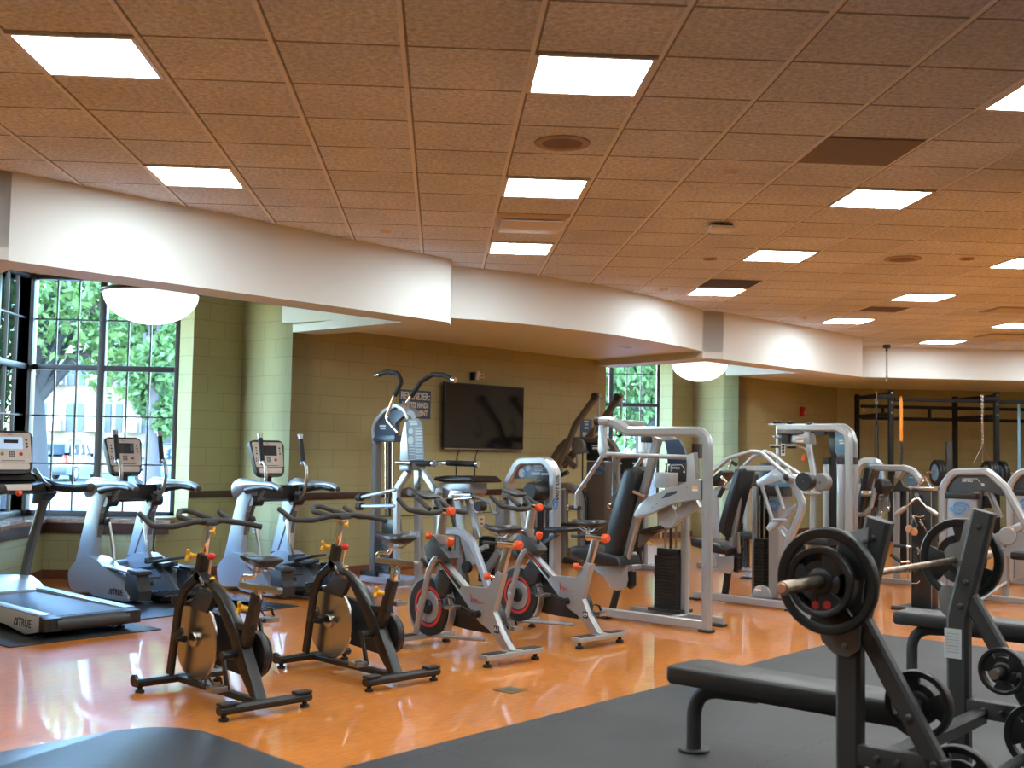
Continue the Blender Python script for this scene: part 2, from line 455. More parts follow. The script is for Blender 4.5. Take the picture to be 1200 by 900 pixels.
for k, (nf, nl) in enumerate((('window_1','window_2'), ('window_3','window_4'))):
    d = D2*k
    f = window(nf, -4.60+d, -2.94+d, .64, 3.32, [-3.797+d], [-4.310+d,-4.072+d,-3.516+d,-3.272+d], ZR, ZT)
    f.location = (0, 12.97+d, 0)
    # side window, running towards the room along y
    w = window(nl, -1.86, 0, .64, 3.32, [-.93], [-.31,-.59,-1.24,-1.52], ZR, ZT)
    w.location = (-4.62+d, 12.93+d, 0); w.rotation_euler = (0,0,PI/2)
    p = MB().box((-4.61+d,12.95+d,1.98), (.14,.14,2.70), None, .006).build('trim_%d' % (2+k), M_BRONZE); struct(p)
    fl, fr_ = -4.19+d, -3.06+d
    struct(MB().box((-4.62+d, 10.52+d, 1.99), (.30,1.08,2.70)).build('wall_bay_corner' if k == 0 else 'wall_bay_corner_right', M_CMU))
    struct(MB().box(((fl-.15+cP[0]-.3+d)/2, 12.46+d+.3, .30), (cP[0]-.3+d-fl+.15,.6,.60)).build('wall_bay_front' if k == 0 else 'wall_bay_front_right', M_CMU))
    struct(MB().box((fl-.3, (10.0+12.5)/2+d, .30), (.6, 2.55, .60)).build('wall_bay_side' if k == 0 else 'wall_bay_side_right', M_CMU))
    s = MB()
    s.prism([(fl-.5,13.1+d,.60),(fl-.5,9.95+d,.60),(fl+.045,9.95+d,.60),(fl+.045,12.415+d,.60),(-2.86+d,12.415+d,.60),(-2.86+d,13.1+d,.60)], (0,0,.042), .006)
    struct(s.build('window_sill' if k == 0 else 'window_sill_right', M_SILL))
    a = MB(); a.box((-3.53+d,12.445+d,.545), (1.30,.03,.11)); a.box((fl+.015,(9.95+12.42)/2+d,.545), (.03,2.47,.11))
    struct(a.build('trim_%d' % (4+k), M_BAND))
    b = MB(); b.box((-3.60+d,12.45+d,.05), (1.2,.02,.10)); b.box((fl+.01,(9.95+12.45)/2+d,.05), (.02,2.5,.10))
    struct(b.build('baseboard_bay' if k == 0 else 'baseboard_bay_right', M_BASE))
# rails and base tiles along the 45 degree walls
def strip(name, A, B, z, h, t, m):
    A, B = V((*A,0)), V((*B,0)); d = (B-A).normalized(); n = V((d.y,-d.x,0))
    return struct(MB().beam(A+n*t/2+V((0,0,z)), B+n*t/2+V((0,0,z)), t, h, bev=.003).build(name, m))
for k in (0,1):
    strip('baseboard_center' if k == 0 else 'baseboard_right', P2(cA,k), B1 if k == 0 else CORNER, .05, .10, .012, M_BASE)
    strip('baseboard_pier' if k == 0 else 'baseboard_pier_right', P2((cP[0]-.2,cP[1]-.2),k), P2(cC,k), .05, .10, .012, M_BASE)
    strip('trim_%d' % (6+k), P2(cA,k), B1 if k == 0 else CORNER, .905, .075, .02, M_BAND)
    strip('trim_%d' % (8+k), P2(cP,k), P2(cC,k), .905, .075, .02, M_BAND)
strip('baseboard_back', (7.85,22.0), (12.8,22.0), .05, .10, .012, M_BASE)

# ---- soffits
def beam45(name, p, q, t, z0, m=M_SOF):
    p, q = V((*p,0)), V((*q,0)); d = (q-p).normalized(); n = V((-d.y,d.x,0))
    return struct(slab(name, [(p.x,p.y),(q.x,q.y),((q+n*t).x,(q+n*t).y),((p+n*t).x,(p+n*t).y)], z0, CZ+.01, m))
beam45('trim_10', (-3.01,8.01), (.07,11.16), .40, 2.70)
beam45('trim_11', (3.70,14.74), (6.58,17.40), .40, 2.70)
def arc(k): return [(x+D2*k, y+D2*k) for x, y in [(.076,11.55),(.40,11.68),(.74,11.85),(1.13,12.12),(1.52,12.44),(1.87,12.74),(2.19,13.07),(2.53,13.45),(2.86,13.87),(3.14,14.24),(3.40,14.63)]]
def smooth(pts, n=4):
    out = []
    for i in range(len(pts)-1):
        p0, p1, p2, p3 = [V(pts[max(0,min(len(pts)-1,j))]) for j in (i-1,i,i+1,i+2)]
        for k in range(n):
            t = k/n
            out.append(tuple(.5*((2*p1)+(p2-p0)*t+(2*p0-5*p1+4*p2-p3)*t*t+(3*p1-p0-3*p2+p3)*t**3)))
    out.append(tuple(pts[-1])); return out
struct(slab('trim_12', smooth(arc(0))+[(3.70,14.74),(2.40,16.75),(-1.75,12.45),(.05,11.20)], 2.79, CZ+.01, M_SOF))
struct(slab('trim_13', [(-.35,11.22),(.05,11.16),(.08,11.45),(-1.42,12.78),(-1.643,12.553)], 2.703, CZ+.01, M_SOF))
struct(slab('trim_14', [(3.40,14.63),(3.70,14.74),(3.62,15.10),(2.55,16.72),(2.25,16.44)], 2.703, CZ+.01, M_SOF))
struct(slab('trim_15', smooth(arc(-1))+[(-3.01,8.01),(-4.2,9.9),(-8.6,5.6),(-6.6,4.4)], 2.79, CZ+.01, M_SOF))
struct(slab('trim_16', [(-3.36,7.87),(-3.01,8.01),(-3.1,8.35),(-4.2,10.05),(-4.5,9.75)], 2.703, CZ+.01, M_SOF))
struct(slab('trim_17', [(6.58,17.40),(6.62,18.8),(12.9,18.8),(12.9,22.2),(7.6,22.2),(4.85,19.15),(6.3,17.7)], 2.80, CZ+.01, M_SOF))

# ---- troffers: every fourth cell in both directions
M_PANEL = mat('lit troffer lens', (.9,.9,.9), .4, emit=(.88,1.,1.03), estr=23)
M_LFRAME = mat('white light frame', (.8,.78,.74), .4)
SEEN = {(0,0):('square ceiling light in the upper left corner of the ceiling, nearest the cream beam',),
 (0,4):('square ceiling light close in front of the left cream beam',),
 (4,0):('largest square ceiling light at top centre, with a round speaker behind it',),
 (4,4):('square ceiling light between the round speaker and the white air vent',),
 (4,8):('square ceiling light behind the white air vent, near the curved soffit',),
 (8,0):('square ceiling light cut off by the upper right edge of the photo',),
 (8,4):('square ceiling light behind the plain dark replacement tile',),
 (8,8):('square ceiling light beside the small ceiling box, before the dark gap',),
 (8,12):('square ceiling light beside an open dark gap in the ceiling',),
 (12,8):('square ceiling light cut off by the right edge of the photo, past the flush speaker',),
 (12,12):('square ceiling light in front of the narrow open tile, far right half of the ceiling',),
 (12,16):('square ceiling light close to the corner of the right cream beam',),
 (16,16):('far square ceiling light cut by the right edge, beyond the grey air grille',),
 (16,20):('farthest square ceiling light, beside the hanging chain',)}
def make_light():
    t = thing('ceiling_light', (0,0,CZ), 0, 'square ceiling light', 'ceiling light', 'square lights in the tiled ceiling')
    f = MB(); h = GT/2-.012
    for sx, sy, w, d in ((0,h-.012,2*h,.024),(0,-h+.012,2*h,.024),(h-.012,0,.024,2*h-.048),(-h+.012,0,.024,2*h-.048)): f.box((sx,sy,-.006), (w,d,.012))
    f.build('frame', M_LFRAME, t)
    MB().box((0,0,-.004), (2*h-.05,2*h-.05,.006)).build('diffuser', M_PANEL, t)
    return t
first = None
for i in range(-8, 21, 4):
    for j in range(-12, 25, 4):
        x, y = GX0+GT*(i+.5), GY0+GT*(j+.5)
        if (y-x) > 10.6 or y > 18.3 or x < -7.5 or x > 12 or y < 2.0: continue
        if i == 16 and j == 12 or (i == 12 and j < 8): pass
        lab = SEEN.get((i,j), ('square ceiling light above the unseen rest of the gym',))[0]
        if first is None: first = make_light(); o = first; o.location = (x,y,CZ)
        else: o = dup(first, (x,y,CZ), 0)
        o['label'] = lab
# ---- things in the ceiling
def cell(i, j): return (GX0+GT*(i+.5), GY0+GT*(j+.5))
x, y = cell(4,6)
t = thing('air_vent', (x,y,CZ), 0, 'white rectangular air diffuser hanging below the ceiling between two square lights', 'air vent')
MB().box((0,0,-.045), (.50,.50,.012), None, .004).build('plate', M_LFRAME, t)
f = MB()
f.loft([[(-.3,-.3,-.002),(.3,-.3,-.002),(.3,.3,-.002),(-.3,.3,-.002)],[(-.26,-.26,-.03),(.26,-.26,-.03),(.26,.26,-.03),(-.26,.26,-.03)]])
f.build('frame', mat('cream vent frame', (.6,.52,.42), .5), t)
x, y = cell(7,2)
o = MB().box((0,0,-.003), (.585,.585,.006)).build('ceiling_panel', mat('plain grey tile', (.255,.215,.18), .85, bump=.1)); o.location = (x,y,CZ)
tag(o, 'plain grey replacement ceiling tile without speckles', 'ceiling panel')
M_VOID = mat('dark plenum', (.035,.03,.026), .9)
for n, (i, j, lab) in enumerate(((8,11,'dark open gap in the ceiling beside a square light near the curved soffit'), (12,13.95,'dark open tile in the ceiling in front of the right cream beam'))):
    x, y = cell(i,j)
    o = MB().box((0,0,-.002), (.56 if n == 0 else .50,.56 if n == 0 else .45,.004)).build('open_tile', mat('dark opening %d' % n, (.085,.065,.05) if n == 0 else (.16,.12,.09), .9)); o.location = (x,y,CZ)
    tag(o, lab, 'ceiling opening')
M_GRILLE = mat('grey grille', (.38,.36,.33), .5)
for px_, py_, lab in ((1185,363,'pale air grille at the right edge of the far ceiling'), (1172,393,'farthest pale air grille above the back soffit')):
    p = atz(px_, py_, CZ); t = thing('air_grille', p, 0, lab, 'air grille', 'air grilles in the far ceiling')
    MB().box((0,0,-.005), (.56,.56,.01), None, .003).build('frame', M_GRILLE, t)
    s = MB()
    for k in range(9): s.box((0,-.22+k*.055,-.013), (.5,.03,.006), (.5,0,0))
    s.build('slats', M_LFRAME, t)
for px_, py_, r, lab in ((659,167,.17,'round flush ceiling speaker behind the top centre light'), (1058,303,.17,'round flush ceiling speaker in the right half of the ceiling'), (1133,303,.07,'small round ceiling sensor beside the right hand flush speaker'), (832,303,.07,'small round ceiling fitting in front of the curved soffit')):
    p = atz(px_, py_, CZ); t = thing('ceiling_speaker', p, 0, lab, 'ceiling speaker')
    MB().ring((0,0,-.004), (0,0,1), r*.72, r, .012, 32, .003).build('rim', mat('tan speaker rim', (.42,.33,.25), .6), t)
    MB().disc((0,0,-.003), (0,0,1), r*.72, .006, 32).build('grille', mat('brown speaker grille', (.22,.16,.12), .8, bump=.6, bscale=500), t)
for px_, py_, lab in ((855,200,'small ceiling sprinkler right of the round speaker'), (778,338,'small white smoke sensor near the curved soffit'), (452,270,'tiny sprinkler in the ceiling tiles near the left cream beam'), (941,372,'small white sensor near the right cream beam')):
    p = atz(px_, py_, CZ); o = MB().lathe((0,0,0), (0,0,1), [(0,-.03),(.03,-.028),(.045,-.012),(.055,0),(0,0)], 20).build('ceiling_sensor', M_LFRAME); o.location = p; tag(o, lab, 'sensor')
p = atz(844,262,CZ)
t = thing('access_point', p, 0, 'small white box mounted on the ceiling with a dark bracket behind it', 'ceiling box')
MB().box((0,0,-.045), (.2,.2,.03), None, .01).build('housing', M_LFRAME, t)
MB().box((.03,.05,-.016), (.14,.12,.03), None, .004).build('bracket', mat('dark bracket', (.05,.045,.04), .6), t)
p = on(737,406, (1.9,13.3),(3.0,14.2)); p = atz(735,407,2.79)
t = thing('downlight', p, 0, 'small recessed downlight under the curved soffit', 'downlight')
MB().ring((0,0,-.003), (0,0,1), .07, .1, .008, 28, .002).build('rim', M_LFRAME, t)
MB().disc((0,0,-.001), (0,0,1), .07, .004, 24).build('lens', mat('dark lens', (.10,.09,.07), .4), t)

# ---- bowl lamps in the bays
M_BOWL = mat('frosted glass bowl', (.85,.85,.83), .35, emit=(1,.96,.9), estr=1.0)
M_BRASS = mat('brown bronze rim', (.10,.06,.035), .35, metal=.6)
t = thing('bowl_lamp', (-2.76,10.9,CZ), 0, 'large white glass bowl lamp hanging in the left window bay', 'bowl lamp', 'glass bowl lamps of the window bays')
prof = [(0,-.745)] + [(.435*math.sin(a), -.455-.29*math.cos(a)) for a in [k*PI/2/12 for k in range(1,13)]] + [(.425,-.455),(0,-.46)]
MB().lathe((0,0,0), (0,0,1), prof, 48).build('bowl', M_BOWL, t)
rim = MB().ring((0,0,-.445), (0,0,1), .40, .47, .03, 48, .012); rim.lathe((0,0,0), (0,0,1), [(0,-.30),(.16,-.32),(.30,-.38),(.41,-.44),(0,-.44)], 40); rim.build('rim', M_BRASS, t)
MB().cyl((0,0,-.31), (0,0,0), .02).build('stem', M_BRASS, t)
dup(t, (4.02,17.5,CZ), 0, 'white glass bowl lamp in the farther bay, partly behind the right cream beam')

# ---- rubber flooring
def rubber_mat(name, col, seams=False, rough=.55):
    m = mat(name, col, rough, spec=.4)
    N, L, b = nodes(m)
    tc = N.new('ShaderNodeTexCoord')
    n = N.new('ShaderNodeTexNoise'); n.inputs['Scale'].default_value = 2.2; n.inputs['Detail'].default_value = 8; L.new(tc.outputs['Object'], n.inputs['Vector'])
    nf = N.new('ShaderNodeTexNoise'); nf.inputs['Scale'].default_value = 260; nf.inputs['Detail'].default_value = 2; L.new(tc.outputs['Object'], nf.inputs['Vector'])
    mr = N.new('ShaderNodeMapRange'); mr.inputs['From Min'].default_value = .3; mr.inputs['From Max'].default_value = .7; mr.inputs['To Min'].default_value = .8; mr.inputs['To Max'].default_value = 1.25; L.new(n.outputs['Fac'], mr.inputs['Value'])
    mf = N.new('ShaderNodeMapRange'); mf.inputs['From Min'].default_value = .35; mf.inputs['From Max'].default_value = .75; mf.inputs['To Min'].default_value = .85; mf.inputs['To Max'].default_value = 1.35; L.new(nf.outputs['Fac'], mf.inputs['Value'])
    q = N.new('ShaderNodeMath'); q.operation = 'MULTIPLY'; L.new(mr.outputs[0], q.inputs[0]); L.new(mf.outputs[0], q.inputs[1]); k = q.outputs[0]
    if seams:
        mp = N.new('ShaderNodeMapping'); mp.inputs['Rotation'].default_value = (0,0,R(-45)); mp.inputs['Location'].default_value = (.32,.37,0); L.new(tc.outputs['Object'], mp.inputs['Vector'])
        sx = N.new('ShaderNodeSeparateXYZ'); L.new(mp.outputs[0], sx.inputs[0])
        def M(op, a, bb=None, c=None):
            z = N.new('ShaderNodeMath'); z.operation = op
            for kk, v in enumerate((a, bb, c)):
                if v is None: continue
                if isinstance(v, (int, float)): z.inputs[kk].default_value = v
                else: L.new(v, z.inputs[kk])
            return z.outputs[0]
        def seam(a, o):
            zig = M('MULTIPLY', M('PINGPONG', o, .045), .5)
            f = M('FRACT', M('DIVIDE', M('ADD', a, zig), 1.22))
            return M('LESS_THAN', M('ABSOLUTE', M('SUBTRACT', f, .5)), .0032)
        s = M('MAXIMUM', seam(sx.outputs['X'], sx.outputs['Y']), seam(sx.outputs['Y'], sx.outputs['X']))
        k = M('MULTIPLY', k, M('MULTIPLY_ADD', s, -.75, 1.))
    vm = N.new('ShaderNodeVectorMath'); vm.operation = 'SCALE'; vm.inputs[0].default_value = col; L.new(k, vm.inputs['Scale']); L.new(vm.outputs[0], b.inputs['Base Color'])
    bp = N.new('ShaderNodeBump'); bp.inputs['Strength'].default_value = .3; bp.inputs['Distance'].default_value = .001; L.new(nf.outputs['Fac'], bp.inputs['Height']); L.new(bp.outputs['Normal'], b.inputs['Normal'])
    return m
M_RUB = rubber_mat('black rubber flooring', (.036,.0355,.035), True)
M_RUB2 = rubber_mat('grey flecked rubber', (.055,.06,.068), False, .30)
M_RUB3 = rubber_mat('black equipment mat rubber', (.022,.023,.025), False, .4)
o = MB().prism([(x,y,.0005) for x,y in [(-.9,4.76),(3.57,9.23),(12.5,.3),(12.5,-5.7),(4.9,-5.7),(2.0,-2.0),(2.2,1.66)]], (0,0,.010), .002).build('rubber_flooring', M_RUB)
tag(o, 'black interlocking rubber flooring under the weight benches', 'rubber flooring')
pl = rounded([(-3.4,4.09,0),(-1.37,6.16,0),(-.56,5.24,0),(-1.05,4.75,0)], [0,.42,.05], 10)
o = MB().prism([(p.x,p.y,.0005) for p in pl]+[(-3.4,2.4,.0005)], (0,0,.010), .002).build('rubber_mat', M_RUB2)
tag(o, 'grey rubber mat with a rounded corner at the bottom left', 'rubber mat')
o = MB().prism([(x,y,.0005) for x,y in [(-8.2,-5.5),(1.6,-5.5),(1.6,2.25),(-8.2,2.25)]], (0,0,.010), .002).build('rubber_flooring', M_RUB)  # added out of view to cut the floor light bounced onto the ceiling
tag(o, 'added black rubber flooring, out of view, that dims the ceiling', 'rubber flooring')
def mat_rect(name, corner, w, d, label, ang=45):
    """thin mat; corner = its near right corner, w along the heading, d to its left"""
    u = V((math.cos(R(ang)), math.sin(R(ang)), 0)); v = V((-u.y,u.x,0)); c = V((*corner,.0005))
    o = MB().prism([c, c+u*w, c+u*w+v*d, c+v*d], (0,0,.008), .002).build(name, M_RUB3)
    return tag(o, label, 'equipment mat', 'mats under the cardio machines')
# ---- floor outlet
p = atz(598,809)
t = thing('floor_outlet', p, R(45), 'small square brass floor outlet cover set in the orange floor', 'floor outlet')
MB().box((0,0,.002), (.15,.15,.004), None, .0015).build('cover', mat('brass cover', (.22,.17,.10), .35, metal=.7), t)
MB().box((.02,0,.0045), (.07,.10,.002), None, .0008).build('lid', mat('dull lid', (.17,.14,.10), .5, metal=.4), t)
# ================================================================ OUTSIDE THE WINDOWS
GZ = -.17
M_ASPH = mat('pale asphalt', (.11,.112,.115), .8, var=.12, vscale=.6)
M_GRASS = mat('lawn green', (.06,.10,.03), .9, var=.35, vscale=3)
M_CONC = mat('concrete drive', (.20,.205,.21), .8, var=.08, vscale=1)
def ground(name, x0, x1, y0, y1, z, m, lab=None):
    o = MB().box(((x0+x1)/2,(y0+y1)/2,z-.05), (x1-x0,y1-y0,.1)).build(name, m); return struct(o)
ground('ground', -80, 80, 10, 140, GZ-.02, M_GRASS)
ground('road', -70, 70, 18, 46, GZ+.01, M_CONC)
ground('path_parking', -70, 70, 46.0, 53, GZ+.01, M_ASPH)
# leaves: every tree is one crown of small leaf sprays on a trunk with boughs
def leaf_mat(name, c):
    m = bpy.data.materials.new(name); m.use_nodes = True; nt = m.node_tree; b = nt.nodes['Principled BSDF']; out = nt.nodes['Material Output']
    b.inputs['Base Color'].default_value = (*c,1); b.inputs['Roughness'].default_value = .6
    t = nt.nodes.new('ShaderNodeBsdfTranslucent'); t.inputs['Color'].default_value = (c[0]*1.5,c[1]*1.5,c[2],1)
    mx = nt.nodes.new('ShaderNodeMixShader'); mx.inputs[0].default_value = .45
    nt.links.new(b.outputs[0], mx.inputs[1]); nt.links.new(t.outputs[0], mx.inputs[2]); nt.links.new(mx.outputs[0], out.inputs['Surface'])
    oi = nt.nodes.new('ShaderNodeNewGeometry')
    mr = nt.nodes.new('ShaderNodeMapRange'); mr.inputs['To Min'].default_value = .55; mr.inputs['To Max'].default_value = 1.5
    nt.links.new(oi.outputs['Random Per Island'], mr.inputs['Value'])
    vm = nt.nodes.new('ShaderNodeVectorMath'); vm.operation = 'SCALE'; vm.inputs[0].default_value = c
    nt.links.new(mr.outputs[0], vm.inputs['Scale']); nt.links.new(vm.outputs[0], b.inputs['Base Color'])
    return m
M_LEAF = [leaf_mat('spring leaves', (.105,.18,.055)), leaf_mat('deep green leaves', (.075,.145,.05)), leaf_mat('light leaves', (.14,.20,.075))]
M_BARK = mat('bark', (.045,.042,.042), .9, bump=.8, bscale=14)
def tree(x, y, h, r, n, leaf, m, label, trunk_r=.35, low=.25, seed=1, blobs=9):
    rnd = random.Random(seed)
    t = thing('tree', (x,y,GZ), 0, label, 'tree', 'trees outside the windows')
    g = MB()
    g.tube([(0,0,-.05),(0,0,h*.15),(rnd.uniform(-.3,.3),rnd.uniform(-.3,.3),h*.38),(rnd.uniform(-.5,.5),0,h*.62)], [trunk_r*1.25,trunk_r,trunk_r*.8,trunk_r*.35], 12)
    bl = []
    for k in range(blobs):
        a = 2*PI*k/blobs*2.4+rnd.uniform(-.3,.3); rr = r*rnd.uniform(.25,.72); zz = h*(low+.18+ (1-low-.3)*(k/(blobs-1)))
        c = V((math.cos(a)*rr*(1.1-.5*k/blobs), math.sin(a)*rr*(1.1-.5*k/blobs), zz)); bl.append((c, r*rnd.uniform(.38,.55)))
        g.tube([(0,0,h*.2+.2*zz), (c.x*.4,c.y*.4,h*.16+.6*zz), c], [trunk_r*.45,trunk_r*.3,trunk_r*.1], 7)
    g.build('trunk', M_BARK, t)
    verts, faces = [], []
    for i in range(n):
        c, br = bl[i % len(bl)]
        d = V((rnd.gauss(0,1),rnd.gauss(0,1),rnd.gauss(0,.8))).normalized()
        p = c + d*br*(rnd.random()**.45)
        q = Euler((rnd.uniform(-1.2,1.2),rnd.uniform(-1.2,1.2),rnd.uniform(0,6.28))).to_matrix(); s = leaf*rnd.uniform(.6,1.4)
        k = len(verts)
        for v in ((-s,0,0),(-.2*s,-.55*s,.12*s),(s,0,0),(.1*s,.55*s,.12*s)): verts.append(p + q@V(v))
        faces.append((k,k+1,k+2,k+3))
    me = bpy.data.meshes.new('crown'); me.from_pydata(verts, [], faces); me.materials.append(m)
    o = bpy.data.objects.new('crown', me); C.objects.link(o); o.parent = t
    return t
p = aty(44, 500, 44); tree(p.x, 43.5, 10, 6.0, 11000, .17, M_LEAF[0], 'broad green tree with a thick grey trunk outside the left window', .55, .36, 3, 13)
p = aty(150, 500, 56); tree(p.x+1.5, 57, 12, 6.5, 8000, .19, M_LEAF[2], 'pale green tree above the parked cars outside the left window', .35, .46, 5, 12)
p = aty(196, 500, 42); tree(p.x+1.0, 36, 8.2, 1.5, 4200, .13, M_LEAF[1], 'darker green tree at the right edge of the left window', .25, .12, 9, 9)
p = aty(8, 500, 40); tree(p.x-3, 36, 9.5, 4.5, 5000, .17, M_LEAF[0], 'green tree seen through the side panes at the far left', .3, .22, 12, 10)
p = aty(745, 500, 40); tree(p.x, 38, 9.5, 4.2, 9000, .15, M_LEAF[1], 'dense green tree filling the farther window', .32, .08, 21, 14)
p = aty(738, 500, 58); tree(p.x-1, 60, 13, 7, 6000, .2, M_LEAF[0], 'tall light green tree behind the one at the farther window', .4, .15, 30, 12)
# brick house
M_BRK = mat('pale pink brick', (.155,.118,.098), .85, var=.1, vscale=1.5)
N_, L_, b_ = nodes(M_BRK)
M_SHUT = mat('blue grey shutter', (.03,.05,.08), .6); M_WHITE = mat('white window trim', (.28,.28,.29), .5); M_PANE = mat('dark pane', (.12,.16,.2), .1)
HY = 64.
t = thing('brick_house', (aty(110,500,HY).x, HY, GZ), 0, 'pale brick house with shuttered windows and air conditioners behind the cars', 'house')
def hx(px_): return aty(px_,500,HY).x - t.location.x
def hz(py_): return aty(110,py_,HY).z - GZ
x0, x1, zt = hx(-60), hx(260), 6.6
MB().box(((x0+x1)/2,4,zt/2), (x1-x0,8,zt)).build('wall', M_BRK, t)
MB().prism([(x0-.4,-.5,zt),(x1+.4,-.5,zt),(x1+.4,4,zt+2.4),(x0-.4,4,zt+2.4)], (0,0,.18)).build('roof', mat('grey shingles', (.25,.23,.22), .9, var=.15, vscale=4), t)
for k, (px_, py_) in enumerate(((20,497),(66,497),(110,497),(155,497),(110,443),(155,443),(20,443),(66,443))):
    f = MB().box((hx(px_),-.04,hz(py_)+.35), (1.0,.10,1.55), None, .01).build('window', M_WHITE, t)
    MB().box((hx(px_),-.10,hz(py_)+.65), (.8,.03,.7)).build('pane', M_PANE, f)
    for s in (-1,1): MB().box((hx(px_)+s*.72,-.03,hz(py_)+.35), (.36,.06,1.55)).build('shutter', M_SHUT, f)
    a = MB().box((hx(px_),-.25,hz(py_)-.10), (.75,.5,.62), None, .03); 
    for q in range(6): a.box((hx(px_)-.1,-.505,hz(py_)-.30+q*.08), (.45,.012,.03))
    a.build('air_conditioner', M_WHITE, t)
p = aty(728, 530, 75); t2 = thing('white_house', (p.x, 75, GZ), 0, 'white house glimpsed behind the trees in the farther window', 'house')
MB().box((0,3,2.4), (8,6,4.8)).build('wall', M_WHITE, t2)
MB().prism([(-4.4,-.5,4.8),(4.4,-.5,4.8),(4.4,3,7),(-4.4,3,7)], (0,0,.15)).build('roof', _mats['grey shingles'], t2)
for x_ in (-2.4,0,2.4):
    f = MB().box((x_,-.03,2.6), (1.0,.08,1.5), None, .01).build('window', mat('grey trim', (.5,.5,.52), .5), t2)
    MB().box((x_,-.08,2.6), (.8,.03,1.3)).build('pane', M_PANE, f)

# parked cars: x forward, built from lofted cross-sections
M_TYRE = mat('tyre rubber', (.02,.02,.022), .8); M_RIMC = mat('alloy wheel', (.55,.56,.58), .3, metal=.8)
M_CGLASS = mat('car glass', (.03,.05,.07), .05, spec=.8); M_TAIL = mat('red tail lamp', (.55,.03,.02), .25); M_CTRIM = mat('dark bumper', (.06,.08,.10), .5)
def car(loc, rz, paint, label, hgt=1.66, L=4.7, W=1.88):
    t = thing('parked_car', loc, rz, label, 'car', 'cars parked outside')
    h = hgt; g = MB()
    def sec(x, z0, z1, w, k=.9):
        return [(x,-w*.94,z0),(x,-w,z0+.18),(x,-w*.99,z1-.14),(x,-w*k,z1),(x,w*k,z1),(x,w*.99,z1-.14),(x,w,z0+.18),(x,w*.94,z0)]
    w = W/2
    g.loft([sec(-L/2,.42,.86,w*.88),sec(-L/2+.08,.30,h*.61,w*.95),sec(-L*.28,.24,h*.62,w),sec(L*.12,.24,h*.61,w),sec(L*.30,.25,h*.57,w*.98),sec(L/2-.2,.3,h*.48,w*.93),sec(L/2,.42,h*.36,w*.8)])
    g.loft([sec(-L/2+.16,h*.6,h*.62,w*.92),sec(-L/2+.42,h*.6,h*.97,w*.80,.86),sec(-L*.18,h*.6,h,w*.82,.86),sec(L*.06,h*.6,h*.985,w*.81,.86),sec(L*.25,h*.58,h*.62,w*.9)])
    body = g.build('body', paint, t, 50)
    q = MB()
    q.prism([(-L/2+.13,-w*.74,h*.66),(-L/2+.13,w*.74,h*.66),(-L/2+.37,w*.66,h*.92),(-L/2+.37,-w*.66,h*.92)], (-.03,0,.0), .008)
    q.prism([(L*.245,-w*.76,h*.64),(L*.245,w*.76,h*.64),(L*.075,w*.66,h*.95),(L*.075,-w*.66,h*.95)], (.05,0,.02), .008)
    for s in (-1,1):
        for (a, b) in ((-L*.40,-L*.20),(-L*.185,-.02*L),(0,L*.18)):
            q.prism([(a,s*w*.885,h*.65),(b,s*w*.885,h*.65),(min(b,L*.09),s*w*.815,h*.93),(a+.10,s*w*.815,h*.93)], (0,s*.03,.0), .006)
    q.build('car_glass', M_CGLASS, t)
    b = MB(); b.box((-L/2-.02,0,.48), (.14,W*.9,.24), None, .05); b.box((L/2-.03,0,.45), (.16,W*.82,.26), None, .05); b.build('bumper', M_CTRIM, t)
    MB().box((-L/2-.01,0,.72), (.02,.5,.12), None, .004).build('number_plate_recess', M_CTRIM, t)
    for s in (-1,1): MB().box((-L/2+.07,s*w*.80,h*.55), (.12,.24,.34), (0,.1,0), .04).build('tail_lamp', M_TAIL, t)
    for x_ in (-L*.30,L*.31):
        for s in (-1,1):
            wl = MB().ring((x_,s*(w-.10),.34), (0,1,0), .2, .345, .22, 26, .04).build('wheel', M_TYRE, t)
            r = MB().disc((x_,s*(w-.03),.34), (0,1,0), .205, .06, 24, .02)
            for k in range(5): r.box((x_+.1*math.cos(k*1.257),s*(w+.005),.34+.1*math.sin(k*1.257)), (.17,.02,.045), (0,-k*1.257,0))
            r.build('rim', M_RIMC, wl)
    ro = MB()
    for s in (-1,1): ro.tube([(-L*.32,s*w*.66,h*.975),(-L*.30,s*w*.66,h*1.025),(L*.0,s*w*.66,h*1.02),(L*.03,s*w*.66,h*.98)], .022, 8)
    ro.build('roof_rail', M_CTRIM, t)
    return t
M_CW = mat('white car paint', (.26,.28,.30), .2, coat=.6); M_CB = mat('blue grey car paint', (.10,.17,.26), .2, coat=.6); M_CK = mat('dark blue car paint', (.07,.12,.19), .2, coat=.6)
p = aty(57,545,48); car((p.x,50.0,GZ+.01), R(90), M_CW, 'white estate car seen from behind outside the left window', 1.68)
p = aty(102,545,48); car((p.x+1.6,57.5,GZ+.01), R(80), M_CK, 'dark car beside the white one outside the left window', 1.45, 4.6)
p = aty(170,545,48); car((p.x+1.7,47.0,GZ+.01), R(12), M_CB, 'blue grey car parked at the right of the left window', 1.6)
